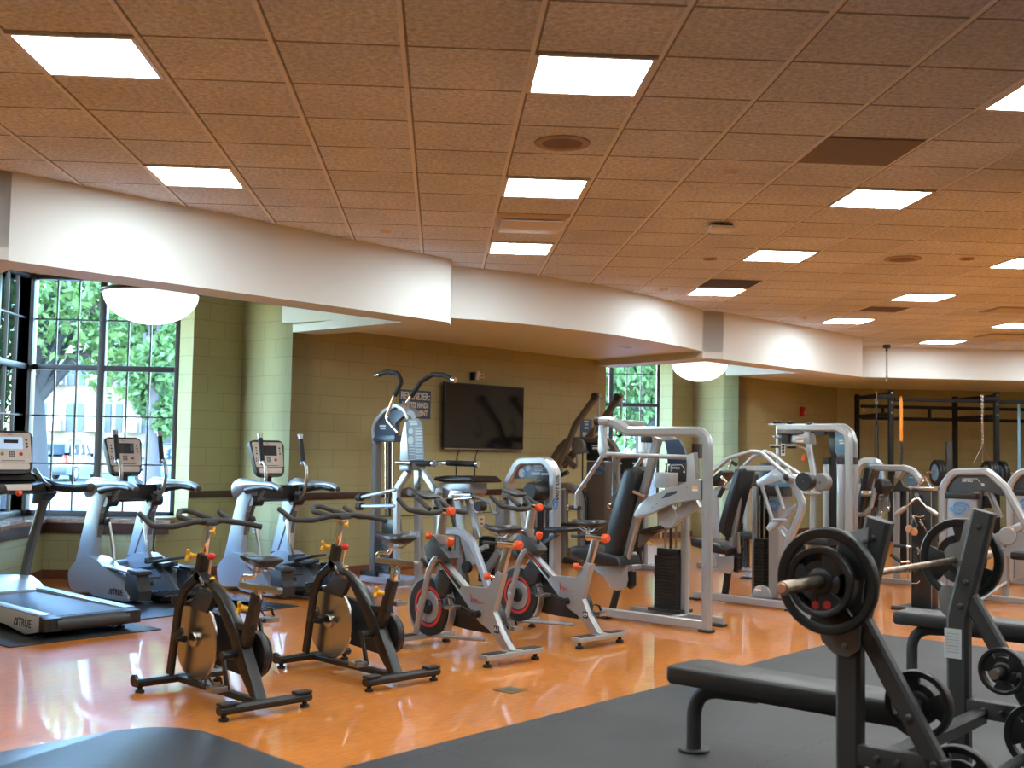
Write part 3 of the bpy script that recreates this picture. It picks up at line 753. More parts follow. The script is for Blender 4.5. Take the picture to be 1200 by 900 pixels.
# ================================================================ MACHINE MATERIALS
SILV = mat('silver frame paint', (.37,.375,.38), .34, metal=.5, bump=.03, bscale=400)
SILV2 = mat('bright silver paint', (.40,.41,.415), .33, metal=.5)
GREY = mat('dark grey frame paint', (.15,.148,.145), .42, metal=.35)
MID = mat('mid grey shroud', (.18,.175,.17), .5, metal=.2)
BLK = mat('satin black paint', (.012,.0115,.011), .36, spec=.5)
PLAS = mat('black plastic', (.012,.012,.0125), .42)
DPLAS = mat('charcoal plastic', (.03,.03,.032), .5)
PAD = mat('black vinyl pad', (.011,.011,.012), .38, bump=.15, bscale=60)
RUB = mat('black rubber grip', (.016,.016,.016), .7)
GRIP = mat('grey foam grip', (.035,.034,.033), .75)
CHR = mat('chrome', (.72,.71,.70), .12, metal=1.)
STEEL = mat('brushed steel', (.45,.43,.40), .3, metal=1.)
BRUSH = mat('spun steel flywheel', (.50,.47,.43), .27, metal=1.)
SHELL = mat('daylight tinted silver shell', (.42,.47,.53), .33, metal=.35, coat=.3)  # silver parts, with the windows' blue daylight put into the colour
YEL = mat('yellow knob', (.85,.45,.02), .4)
ORG = mat('orange knob', (.80,.10,.02), .45)
REDK = mat('red knob', (.55,.03,.02), .3)
REDP = mat('red paint', (.60,.04,.03), .35)
WHT = mat('white print', (.75,.75,.73), .5)
GRYT = mat('grey print', (.35,.35,.35), .5)
BLUE = mat('blue emblem', (.05,.22,.52), .45)
NAVY = mat('dark blue shield', (.035,.06,.105), .4)
BLUSH = mat('pale blue shield', (.14,.28,.42), .35)
STKO = mat('orange sticker', (.85,.38,.05), .5)
FACE = mat('beige console face', (.62,.56,.50), .45)
LCD = mat('dark display', (.03,.03,.035), .15)
LCDB = mat('pale blue display', (.30,.45,.60), .2, emit=(.45,.62,.85), estr=.35)
CABLE = mat('black cable', (.012,.012,.012), .5)
CARD = mat('grey placard', (.16,.165,.17), .5)
PLATEM = mat('iron plate enamel', (.010,.010,.010), .4, bump=.1, bscale=120)
MATFR = mat('matt charcoal rack paint', (.041,.040,.039), .48, spec=.45, bump=.04, bscale=300)
COPP = mat('worn steel bar', (.42,.33,.25), .38, metal=1., var=.4, vscale=18)

def knob_T(g, c, d, r=.02, L=.05):
    """three-lobed pull knob on a stalk"""
    c, d = V(c), V(d).normalized(); u, w, _ = basis(d)
    g.disc(c+d*L*.5, d, r*.55, L)
    for k in range(3):
        a = 2*PI*k/3; p = c + d*L + (u*math.cos(a)+w*math.sin(a))*r
        g.tube([c+d*L, p, p+(p-c-d*L)*.5], [r*.5, r*.5, r*.3], 8)
    return g
def pedal(name, c, parent, y):
    """road pedal with a strap cage, axle along y"""
    c = V(c); g = MB(); s = 1 if y > 0 else -1
    g.cyl(c, c+V((0,s*.10,0)), .009, 10)
    for dx in (-.035, .035): g.box(c+V((dx,s*.055,0)), (.014,.085,.03), None, .004)
    for dy in (.015,.095): g.box(c+V((0,s*dy,0)), (.08,.012,.028), None, .004)
    o = g.build(name, STEEL, parent)
    k = MB()
    k.tube([c+V((.04,s*.02,.0)), c+V((.10,s*.02,.005)), c+V((.125,s*.03,.035)), c+V((.125,s*.08,.035)), c+V((.10,s*.09,.005)), c+V((.04,s*.09,0))], .006, 6)
    k.rtube([c+V((.03,s*.0,.0)), c+V((.045,s*.01,.05)), c+V((.05,s*.055,.065)), c+V((.045,s*.10,.05)), c+V((.03,s*.11,0))], .02, .004, side=(1,0,0))
    k.build('toe_strap', RUB, o)
    return o
def saddle(parent, c, L=.30, m=PAD):
    c = V(c); rings = []
    for (t, w, h) in ((0,.018,.02),(.04,.026,.032),(.2,.030,.04),(.40,.040,.048),(.58,.066,.055),(.75,.088,.06),(.9,.088,.055),(.97,.075,.042),(1,.05,.02)):
        x = c.x + L*(.52-t); z = c.z + (.012 if t < .1 else 0) + .02*max(0,t-.6)
        rings.append([(x, c.y+w*math.cos(a)*(1 if math.sin(a) > -.2 else .8), z + h*.5*math.sin(a)*(1 if math.sin(a) > 0 else 1.2)) for a in [2*PI*k/14 for k in range(14)]])
    o = MB().loft(rings).build('saddle', m, parent, 60)
    r = MB()
    for s in (-1,1): r.tube([c+V((.09,s*.02,-.03)), c+V((.03,s*.022,-.055)), c+V((-.06,s*.022,-.055)), c+V((-.11,s*.035,-.02))], .0045, 8)
    r.build('saddle_rail', STEEL, o)
    return o
# ================================================================ SPIN BIKES (local x = the way the rider faces)
def black_bike():
    t = thing('spin_bike', (0,0,0), 0, 'black', 'exercise bike', 'spin bikes in a diagonal row')
    for nm, x in (('front_stabilizer', .93), ('rear_stabilizer', 0.)):
        g = MB(); y = .285
        g.rtube([(x,-y,.056),(x,y,.056)], .062, .046, side=(1,0,0), bev=.3)
        o = g.build(nm, BLK, t)
        for s in (-1,1):
            e = MB()
            if x == 0: e.prism([(x-.03,s*y,.078),(x+.03,s*y,.078),(x+.03,s*(y-.10),.078),(x-.03,s*(y-.10),.078)], (0,0,.016), .006)
            e.lathe((x,s*(y-.03),.022), (0,0,1), [(0,-.022),(.026,-.022),(.026,-.008),(.014,-.004),(.014,.014),(0,.014)], 14)
            e.build('rubber_foot', RUB, o)
        if x:
            for s in (-1,1):
                w = MB().ring((x+.05,s*(y-.02),.062), (0,1,0), .012, .036, .024, 18, .004); w.box((x+.03,s*(y-.02),.07), (.05,.032,.02), None, .004)
                w.build('transport_wheel', PLAS, o)
    MB().rtube([(.93,0,.05),(.06,0,.05)], .05, .035, side=(0,1,0)).build('base_rail', BLK, t)
    g = MB()
    # main beam, a broad bowed strut from the head down to the rear foot
    up = [(.765,.73),(.66,.69),(.55,.615),(.44,.51),(.345,.38),(.27,.27),(.19,.15),(.11,.075)]
    lo = [(.03,.075),(.10,.17),(.18,.29),(.25,.40),(.335,.50),(.44,.58),(.56,.64),(.66,.665),(.735,.645)]
    g.prism([(x,-.034,z) for x,z in up+lo], (0,.068,0), .012)
    main = g.build('frame', BLK, t)
    text('frame_lettering', 'PRO', .034, WHT, main, (.655,.0355,.655), frame_rot((-.72,0,-.36) if False else (-.83,0,-.42), (-.42,0,.83)) if False else frame_rot((-.80,0,-.55), (-.55,0,.80)))
    MB().beam((.745,0,.64), (.70,0,.81), .058, .058, up=(1,0,0), bev=.008).build('head_tube', BLK, t)
    for s in (-1,1):
        MB().rtube(rounded([(.73,s*.03,.665),(.80,s*.062,.60),(.855,s*.066,.48),(.93,s*.066,.085)], .12), .035, .055, side=(0,1,0), bev=.25).build('fork_leg', BLK, t)
    p = MB(); p.prism([(.72,-.02,.61),(.83,-.02,.49),(.62,-.02,.47),(.54,-.02,.585)], (0,.04,0), .008); p.build('splash_guard', DPLAS, t)
    MB().beam((.112,0,.635), (.215,0,.34), .05, .062, up=(1,0,0), bev=.008).build('seat_tube', BLK, t)
    MB().beam((.37,0,.435), (.14,0,.445), .05, .04, bev=.006).build('cross_tube', BLK, t)
    fw = MB(); fw.disc((.755,0,.305), (0,1,0), .238, .018, 64, .004); fw.disc((.755,0,.305), (0,1,0), .045, .06, 24, .006)
    fw.build('flywheel', BRUSH, t)
    b = MB(); b.box((.80,.066,.31), (.07,.03,.04), None, .006); b.cyl((.78,.05,.31), (.78,.115,.31), .013, 12); b.box((.84,.075,.33), (.12,.02,.035), (0,.5,0), .006)
    b.build('axle_bracket', PLAS, t)
    # belt guard on the far side
    q = [(.80,.42),(.74,.47),(.60,.455),(.30,.40),(.19,.365)]
    arc_ = [(.245+.125*math.cos(a), .275+.125*math.sin(a)) for a in [R(d) for d in range(120,281,20)]]
    q = [(.80,.42),(.74,.47),(.60,.455),(.35,.405)] + [(.255+.135*math.cos(R(d)), .275+.135*math.sin(R(d))) for d in range(80,281,20)] + [(.42,.15),(.70,.165),(.78,.20)]
    MB().prism([(x,-.062,z) for x,z in q], (0,-.045,0), .012).build('belt_guard', PLAS, t)
    MB().disc((.255,-.118,.275), (0,1,0), .125, .02, 36, .008).build('belt_guard_cover', DPLAS, t)
    MB().cyl((.275,-.15,.285), (.275,.10,.285), .026, 16).build('crank_housing', BLK, t)
    for s, dx, dz in ((1,-.05,-.165),(-1,.05,.165)):
        c = V((.275,s*.105,.285)); e = c+V((dx,0,dz))
        if s < 0: c.y -= .05; e.y -= .05
        cr = MB(); cr.disc(c, (0,1,0), .026, .022, 18, .004); cr.beam(c, e, .016, .03, up=(1,0,0), bev=.005); cr.disc(e, (0,1,0), .017, .02, 14, .003)
        o = cr.build('crank_arm', BLK, t); pedal('pedal', e+V((0,s*.008,0)), o, s)
    MB().beam((.706,0,.79), (.668,0,.985), .032, .045, up=(1,0,0), bev=.008).build('handlebar_post', CHR, t)
    h = MB()
    # grips: cross bar with forward horns and a centre loop
    pts = rounded([(1.0,.262,1.035),(.835,.262,.972),(.70,.20,.975),(.645,.09,1.005),(.645,-.09,1.005),(.60,-.22,.985),(.56,-.30,.965)], .07)
    h.tube(pts, .0165, 12)
    h.tube(rounded([(.71,.17,.978),(.74,.225,.99),(.80,.06,1.01)], .02)[:1]+rounded([(.66,.065,1.0),(.90,.085,1.02),(.955,.0,1.04),(.90,-.085,1.02),(.66,-.065,1.0)], .09), .0165, 12) if False else h.tube(rounded([(.66,.075,1.0),(.86,.085,1.02),(.955,.03,1.05),(.955,-.03,1.05),(.86,-.085,1.02),(.66,-.075,1.0)], .06), .0165, 12)
    h.tube(rounded([(.985,-.262,1.035),(.83,-.262,.978),(.64,-.20,.99)], .06), .0165, 12)
    h.box((.66,0,.993), (.10,.08,.025), None, .008)
    o = h.build('handlebar', GRIP, t, 50)
    MB().box((.668,0,.980), (.075,.06,.018), None, .005).build('clamp_plate', CHR, o)
    k = MB(); knob_T(k, (.635,0,.945), (-1,0,.1), .016, .03); k.build('adjustment_lever', YEL, t)
    k = MB(); knob_T(k, (.745,.02,.79), (.85,.5,.15), .026, .055); k.build('height_knob', YEL, t)
    k = MB(); knob_T(k, (.165,.02,.545), (.85,.5,.15), .026, .055); k.build('height_knob', YEL, t)
    k = MB(); k.ball((.615,0,.80), .027, 16, (1,1,.8)); kk = k.build('resistance_knob', REDK, t); MB().cyl((.635,0,.70), (.617,0,.79), .009, 10).build('knob_stem', CHR, kk)
    MB().disc((.60,0,.672), (.45,0,.9), .016, .012, 14).build('adjustment_cap', YEL, t)
    bt = MB(); bt.ring((.945,.02,.52), (.2,0,1), .034, .044, .045, 24, .006); bt.box((.90,.03,.50), (.05,.03,.03), None, .005); bt.build('bottle_holder', PLAS, t)
    st = MB(); st.beam((.112,0,.63), (.102,0,.665), .034, .045, up=(1,0,0), bev=.006); s_ = st.build('seat_post', STEEL, t)
    st = MB(); st.beam((.285,0,.668), (-.11,0,.672), .036, .034, bev=.008); st.build('seat_slider', STEEL, s_)
    st = MB(); st.tube(rounded([(.275,0,.68),(.265,0,.715),(.15,0,.722),(.135,0,.79)], .03), .013, 10); st.build('goose_neck', CHR, s_)
    st = MB(); st.beam((.115,0,.65), (.085,0,.60), .012, .03, bev=.004); st.disc((.05,0,.665), (0,0,1), .012, .05); st.build('slider_lever', STEEL, s_)
    sd = saddle(t, (.115,0,.815), .31); sd.name = 'saddle'
    return t
BA = R(131.3)
bike = black_bike(); bike.location = (-.915,6.333,0); bike.rotation_euler = (0,0,BA)
bike['label'] = 'nearest black spin bike, alone at the left end of the bike row'
bike2 = dup(bike, (-.20,7.085,0), BA, 'second black spin bike, with its saddle raised, next to the silver bikes')
for c in bike2.children:
    if c.name.startswith(('saddle','seat_post')): c.location.z += .075
    if c.name.startswith(('saddle',)): c.location.x -= .0
ex = MB(); ex.beam((.11,0,.63), (.097,0,.725), .03, .042, up=(1,0,0), bev=.006)
ex.build('seat_post_tube', CHR, bike2)
ex = MB(); ex.tube(rounded([(.70,.12,.36),(.76,.10,.42),(.82,.09,.36),(.86,.09,.24)], .06), .004, 6); ex.tube([(.55,.09,.33),(.57,.11,.36)], .012, 8)
ex.build('cable', CABLE, bike2)

def silver_bike(num):
    t = thing('spin_bike', (0,0,0), 0, 'silver', 'exercise bike', 'spin bikes in a diagonal row')
    for nm, x in (('front_stabilizer', .94), ('rear_stabilizer', 0.)):
        g = MB(); y = .275
        g.prism([(x-.045,-y,.05),(x+.045,-y,.05),(x+.045,y,.05),(x-.045,y,.05)], (0,0,.035), .006)
        o = g.build(nm, SILV2, t)
        for s in (-1,1):
            MB().box((x,s*y*.62,.0875), (.074,y*.62,.006), None, .002).build('tread_strip', RUB, o)
            MB().lathe((x,s*(y-.045),.025), (0,0,1), [(0,-.025),(.03,-.025),(.03,-.008),(.014,-.002),(.014,.028),(0,.028)], 14).build('rubber_foot', RUB, o)
    MB().cyl((.95,0,.075), (.27,0,.125), .014, 12).build('base_rail', SILV2, t)
    g = MB()
    pl = [(.73,.675),(.47,.475),(.245,.475),(.105,.62),(.055,.60),(.165,.31),(.05,.085),(-.015,.085),(.02,.13)]
    out = [(.74,.67),(.475,.47),(.225,.475),(.14,.615),(.075,.60),(.175,.33),(.10,.20),(-.02,.09),(.075,.09),(.205,.215),(.30,.235),(.44,.36),(.775,.635)]
    g.prism([(x,-.027,z) for x,z in out], (0,.054,0), .01)
    fr = g.build('frame', SILV, t)
    s = MB(); s.prism([(.735,.0275,.652),(.50,.0275,.472),(.518,.0275,.452),(.75,.0275,.632)], (0,.0015,0)); s.build('black_stripe', BLK, fr)
    s = MB(); s.prism([(.738,.0282,.648),(.60,.0282,.541),(.605,.0282,.532),(.742,.0282,.638)], (0,.0015,0)); s.build('red_stripe', REDP, fr)
    # the printed squiggle
    s = MB(); z0 = .42
    pts = [(.395,.435),(.385,.375),(.372,.405),(.36,.405),(.352,.375),(.342,.40),(.33,.40),(.318,.375),(.26,.382)]
    s.tube([(x,.029,z) for x,z in pts], .0028, 6); s.build('emblem', REDP, fr)
    tg = MB(); tg.box((.125,.0285,.215), (.05,.002,.05), (0,.0,0), .0008); sk = tg.build('number_sticker', BLK, fr)
    text('number', num, .045, WHT, sk, (.125,.0302,.215), frame_rot((-1,0,0), (0,0,1)), .0004)
    MB().prism([(.165,.0,.235),(.07,-.0,.10),(.03,.0,.095),(.13,.0,.245)], (0,-.06,0), .004).build('rear_cover', DPLAS, t)
    for sd in (-1,1):
        f = MB().rtube(rounded([(.66,sd*.028,.65),(.755,sd*.055,.665),(.81,sd*.066,.56),(.945,sd*.066,.085)], .13), .03, .045, side=(0,1,0), bev=.3).build('fork_leg', SILV2, t)
        if sd > 0: text('fork_lettering', 'FREEMOTION', .028, GRYT, f, (.857,.082,.385), frame_rot((-.27,0,.95), (-.95,0,-.27)), .0004)
        q = MB(); q.box((.877,sd*.088,.29), (.05,.016,.055), (0,.28,0), .006); q.disc((.877,sd*.095,.29), (0,1,0), .012, .012, 12); q.build('axle_clamp', SILV2, f)
    fw = MB(); fw.ring((.87,.0,.29), (0,1,0), .115, .215, .032, 56, .006); fly = fw.build('flywheel', PLAS, t)
    MB().ring((.87,.012,.29), (0,1,0), .128, .150, .014, 48, .001).build('red_ring', REDP, fly)
    MB().disc((.87,.004,.29), (0,1,0), .118, .03, 40, .004).build('hub_disc', SILV, fly)
    MB().disc((.87,.012,.29), (0,1,0), .055, .05, 28, .008).build('hub', PLAS, fly)
    ring = MB()
    a0 = [R(d) for d in range(-70,221,10)]
    ring.loft([[(.87+rr*math.cos(a),yy,.285+rr*math.sin(a)) for rr, yy in ((.222,-.045),(.24,-.045),(.24,.008),(.222,.008))] for a in a0]); ring.box((.87,-.02,.10), (.05,.06,.05), None, .008)
    ring.build('flywheel_guard', SILV2, t)
    q = [(.80,.40),(.66,.50),(.50,.40)] + [(.27+.105*math.cos(R(d)), .265+.105*math.sin(R(d))) for d in range(75,286,20)] + [(.50,.16),(.76,.17)]
    MB().prism([(x,-.05,z) for x,z in q], (0,-.05,0), .012).build('belt_guard', PLAS, t)
    MB().prism([(.80,.03,.49),(.74,.03,.57),(.62,.03,.49),(.66,.03,.40),(.74,.03,.38)], (0,-.06,0), .008).build('brake_box', DPLAS, t)
    MB().disc((.27,-.11,.265), (0,1,0), .098, .02, 32, .008).build('belt_guard_cover', DPLAS, t)
    MB().cyl((.31,-.13,.30), (.31,.06,.30), .026, 16).build('crank_housing', PLAS, t)
    c = V((.31,.07,.30)); e = c+V((.165,0,.04))
    cr = MB(); cr.disc(c, (0,1,0), .024, .02, 16, .004)
    cr.build('crank_cap', PLAS, t)
    for sg, yy in ((1,.075),(-1,-.14)):
        c = V((.31,yy,.30)); e = c+V((.16*sg,0,.05*sg)) if sg > 0 else c+V((-.13,0,-.10))
        if sg > 0: e = c+V((.155,0,.04))
        o = MB().beam(c, e, .015, .028, up=(0,0,1), bev=.005).build('crank_arm', PLAS, t); pedal('pedal', e+V((0,sg*.006,0)), o, sg)
    MB().beam((.925,0,.70) if False else (.79,0,.66), (.735,0,.99), .045, .062, up=(1,0,0), bev=.01).build('handlebar_post', STEEL, t)
    MB().beam((.80,0,.60), (.762,0,.83), .056, .075, up=(1,0,0), bev=.01).build('head_tube', SILV, t)
    cv = MB()
    cv.prism([(.90,-.062,.73),(.80,-.062,.80),(.63,-.062,.70),(.60,-.062,.665),(.66,-.062,.63),(.74,-.062,.67),(.845,-.062,.62)], (0,.124,0), .018)
    cv.build('head_cover', DPLAS, t)
    MB().prism([(.93,-.045,.655),(.85,-.045,.60),(.87,-.045,.57),(.95,-.045,.625)], (0,.09,0), .01).build('bottle_tray', PLAS, t)
    h = MB()
    h.tube(rounded([(.93,.275,1.085),(.83,.262,1.01),(.70,.17,.985),(.69,.05,.995),(.80,.02,1.07),(.82,-.02,1.07),(.69,-.06,.998),(.70,-.18,.985),(.80,-.27,1.01)], .07), .0185, 12)
    h.tube(rounded([(.78,.10,1.01),(.93,.09,1.09),(.98,.0,1.11),(.93,-.09,1.09),(.78,-.10,1.01)], .05), .018, 12)
    h.build('handlebar', GRIP, t, 50)
    MB().prism([(1.02,-.075,1.115),(.90,-.085,1.085),(.86,-.06,1.075),(.86,.06,1.075),(.90,.085,1.085),(1.02,.075,1.115)], (-.012,0,.022), .006).build('console', DPLAS, t)
    MB().cyl((.83,0,1.0), (.68,0,1.0), .027, 20).build('slider_tube', CHR, t)
    def cap(nm, c, d, r=.028, L=.045):
        o = MB().lathe(c, d, [(0,-L/2),(r*.7,-L/2),(r*.8,-L*.35),(r,-L*.3),(r,L*.3),(r*.85,L/2),(0,L/2)], 14).build(nm, ORG, t); return o
    cap('bar_knob', (.655,0,1.003), (1,0,0), .031)
    cap('resistance_knob', (.655,0,.775), (-.35,0,1), .027, .06); MB().cyl((.665,0,.70), (.657,0,.75), .012, 10).build('knob_stem', PLAS, t)
    cap('height_knob', (.845,.045,.81), (.7,.7,0), .025); MB().cyl((.79,.0,.81), (.835,.035,.81), .01, 10).build('knob_stem', CHR, t)
    cap('height_knob', (.205,.05,.575), (.7,.7,0), .026); MB().cyl((.13,.0,.56), (.19,.04,.573), .01, 10).build('knob_stem', CHR, t)
    MB().beam((.118,0,.60), (.055,0,.79), .036, .055, up=(1,0,0), bev=.008).build('seat_post', STEEL, t)
    MB().cyl((.14,0,.80), (-.02,0,.803), .027, 20).build('seat_slider', CHR, t)
    MB().beam((.30,0,.80), (.12,0,.80), .03, .022, bev=.004).build('seat_slider_rod', PLAS, t)
    cap('slider_knob', (-.045,0,.803), (1,0,0), .033, .055)
    MB().cyl((.14,0,.805), (.13,0,.87), .014, 12).build('saddle_stem', CHR, t)
    saddle(t, (.13,0,.905), .31)
    mb = MB(); mb.disc((.345,.072,.312), (0,1,0), .02, .03, 14, .004); mb.build('crank_bolt', PLAS, t)
    return t
SA = R(131)
s1 = silver_bike('61'); s1.location = (.52,7.843,0); s1.rotation_euler = (0,0,SA)
s1['label'] = 'silver spin bike with orange knobs and the number 61, beside the black bikes'
s2 = silver_bike('69'); s2.location = (1.231,8.584,0); s2.rotation_euler = (0,0,SA)
s2['label'] = 'silver spin bike numbered 69, farthest along the bike row, before the chest press'
# ================================================================ TREADMILL AND ELLIPTICALS (local x = the way the user faces)
def console(t, c, tilt, lit):
    """display head facing -x; c = its centre"""
    c = V(c); up = V((math.sin(tilt),0,math.cos(tilt))); n = V((-math.cos(tilt),0,math.sin(tilt))); y = V((0,1,0))
    def P(a, b, d=0.): return c - y*a + up*b + n*d           # a to the user's right
    def rr(w0, w1, h0, h1, r, d):
        pts = rounded([P(0,h1,d),P(w1,h1,d),P(w0,h0,d),P(-w0,h0,d),P(-w1,h1,d),P(0,h1,d)], r, 6)[:-1]
        return pts
    b = MB(); b.prism(rr(.155,.205,-.195,.185,.05,0), -n*.055, .015); body = b.build('console', PLAS, t)
    MB().prism(rr(.16,.178,-.10,.163,.02,.001), n*.003, .001).build('console_face', FACE, body)
    MB().prism([P(-.105,.125,.005),P(.105,.125,.005),P(.095,.02,.005),P(-.095,.02,.005)], n*.002).build('display', LCDB if lit else LCD, body)
    if lit:
        MB().box(P(0,.075,.0075), (.002,.12,.05), frame_rot((0,-1,0), up) @ Matrix.Rotation(PI/2,3,'Y') if False else None).build('display_graphic', LCD, body)
    k = MB()
    for a in (-.135,.135):
        for h in (.10,.07,.04): k.disc(P(a,h,.005), n, .009, .004, 10)
    for a, h in ((-.145,-.012),(-.125,-.03),(-.15,-.035)): k.disc(P(a,h,.005), n, .007, .004, 10)
    for i in range(3):
        for j in range(4): k.box(P(-.02+i*.017,-.005-j*.013,.005), (.006,.011,.008))
    k.build('button', PLAS, body)
    MB().disc(P(.075,-.025,.005), n, .016, .005, 16).build('stop_button', REDK, body)
    MB().disc(P(-.085,-.025,.005), n, .015, .005, 16).build('start_button', mat('olive button', (.25,.2,.05), .4), body)
    MB().prism(rr(.13,.14,-.165,-.11,.015,.001), n*.010, .003).build('tray', FACE, body)
    MB().prism([P(-.10,-.083,.005),P(.10,-.083,.005),P(.10,-.088,.005),P(-.10,-.088,.005)], n*.002).build('tray_line', PLAS, body)
    text('console_lettering', 'TRUE', .016, PLAS, body, P(0,.148,.0045), frame_rot((0,-1,0), up), .0003)
    return body

def true_logo(parent, loc, rot, size=.075):
    t = text('lettering', 'TRUE', size, PLAS, parent, loc, rot, .001, bold=.0012)
    x = V((rot[0][0],rot[1][0],rot[2][0])); y = V((rot[0][1],rot[1][1],rot[2][1])); n = x.cross(y); s = size
    c = V(loc) - x*s*1.65
    g = MB()
    g.prism([c-x*s*.42-y*s*.33, c-x*s*.20-y*s*.33, c-x*s*.12+y*s*.05, c+x*s*.08+y*s*.05, c+x*s*.02+y*s*.33, c-x*s*.18+y*s*.33], n*.001)
    g.prism([c-x*s*.06-y*s*.33, c+x*s*.34-y*s*.33, c+x*s*.38+y*s*.33, c+x*s*.16+y*s*.33, c+x*s*.15-y*s*.05], n*.001)
    g.build('logo', PLAS, parent)

t = thing('treadmill', (-2.707,8.956,.0085), R(135), 'silver and black treadmill cut off by the left edge of the photo', 'treadmill')
for s in (1,-1):
    y0, y1 = (.28,.39) if s > 0 else (-.39,-.28)
    out = [(-.12,.055),(.0,.03),(.10,.01),(.42,.055),(1.45,.06),(1.45,.185),(-.12,.165)]
    g = MB(); g.prism([(x,y0,z) for x,z in out], (0,.11,0), .008); r = g.build('side_rail', SHELL, t)
    MB().prism([(-.10,y0+.006,.166),(1.35,y0+.006,.184),(1.35,y1-.006,.184),(-.10,y1-.006,.166)], (0,0,.008), .003).build('foot_rail', SILV2, r)
    c = MB(); c.prism([(-.20,y0-(.03 if s > 0 else 0),.06),(-.11,y0-(.03 if s > 0 else 0),.05),(-.11,y0-(.03 if s > 0 else 0),.168),(-.20,y0-(.03 if s > 0 else 0),.155)], (0,.14,0), .012)
    for zz in (.085,.13): c.disc((-.2,(y0+y1)/2,zz), (1,0,0), .01, .01, 10)
    c.build('end_cap', PLAS, r)
    if s > 0: true_logo(r, (.10,.3905,.095), frame_rot((-1,0,0), (0,0,1)), .085)
    MB().lathe((-.0,s*.33,.0), (0,0,1), [(0,0),(.035,0),(.035,.015),(.015,.02),(.015,.06),(0,.06)], 16).build('foot', PLAS, r)
g = MB(); g.tube([(-.155,-.29,.105),(-.155,.29,.105)], .056, 20); g.box((.7,0,.13), (1.7,.56,.07), None, .006); g.build('belt', mat('black running belt', (.03,.031,.033), .45, bump=.3, bscale=500), t)
MB().box((.7,0,.075), (1.6,.60,.05), None, .01).build('deck_frame', BLK, t)
for s in (1,-1): MB().lathe((1.65,s*.3,.0), (0,0,1), [(0,0),(.04,0),(.04,.02),(.02,.03),(.02,.07),(0,.07)], 16).build('foot', PLAS, t)
g = MB()                                                     # motor hood
rings = []
for x, w, z in ((1.30,.40,.185),(1.36,.41,.205),(1.48,.42,.245),(1.62,.42,.285),(1.74,.40,.275),(1.82,.33,.20),(1.85,.28,.09)):
    rings.append([(x,-w,.05),(x,-w,z*.72),(x,-w*.93,z*.93),(x,-w*.5,z),(x,w*.5,z),(x,w*.93,z*.93),(x,w,z*.72),(x,w,.05)])
g.loft(rings); g.build('motor_hood', SHELL, t)
for s in (1,-1):
    g = MB(); pts = [(1.76,s*.39,.10),(1.74,s*.39,.30),(1.66,s*.385,.50),(1.46,s*.375,.86),(1.40,s*.37,.96)]
    prof = [(.062*math.cos(a), .032*math.sin(a)) for a in [2*PI*k/16 for k in range(16)]]
    g.sweep(pts, [(b,a) for a,b in prof], 1., True, False, side=(0,1,0)); g.build('upright', GREY, t)
    g = MB(); g.prism([(1.56,s*.37-.045,.90),(1.36,s*.37-.045,.93),(1.25,s*.37-.045,1.00),(1.30,s*.37-.045,1.10),(1.46,s*.37-.045,1.14),(1.54,s*.37-.045,1.06)], (0,.09,0), .02); j = g.build('upright_collar', PLAS, t)
    g = MB(); g.sweep(rounded([(1.62,s*.25,1.17),(1.42,s*.35,1.10),(1.15,s*.37,1.055),(.85,s*.37,1.055),(.62,s*.37,1.075)], .12), [(.03*math.cos(a), .036*math.sin(a)) for a in [2*PI*k/14 for k in range(14)]]); h = g.build('handrail', PLAS, t)
    MB().ball((.615,s*.37,1.072), .04, 14, (.4,1,1)).build('rail_tip', DPLAS, h)
    g = MB(); g.tube(rounded([(1.46,s*.30,1.20),(1.28,s*.30,1.09),(1.22,s*.33,1.06)], .04), .02, 12); g.build('pulse_grip', STEEL, h)
g = MB()
g.loft([[(1.55,-.36,1.02),(1.55,.36,1.02),(1.55,.36,1.10),(1.55,-.36,1.10)],[(1.40,-.36,.99),(1.40,.36,.99),(1.35,.34,1.11),(1.35,-.34,1.11)],[(1.22,-.30,1.01),(1.22,.30,1.01),(1.20,.24,1.09),(1.20,-.24,1.09)],[(1.13,-.14,1.02),(1.13,.14,1.02),(1.12,.13,1.08),(1.12,-.13,1.08)]])
cb = g.build('crossbar', PLAS, t)
g = MB(); g.prism([(1.115,-.10,1.035),(1.115,.10,1.035),(1.14,.12,1.085),(1.14,-.12,1.085)], (-.02,0,.004), .004); g.build('key_panel', FACE, cb)
MB().lathe((1.10,0,1.02), (-1,0,.2), [(0,.02),(.018,.018),(.02,0),(.028,-.002),(.028,-.02),(0,-.02)], 20).build('safety_key', ORG, cb)
g = MB(); g.loft([[(1.45,-.32,1.08),(1.45,.32,1.08),(1.30,.24,1.12),(1.30,-.24,1.12)],[(1.40,-.16,1.24),(1.40,.16,1.24),(1.30,.14,1.24),(1.30,-.14,1.24)]]); g.build('console_neck', PLAS, t)
console(t, (1.27,0,1.36), .35, True)

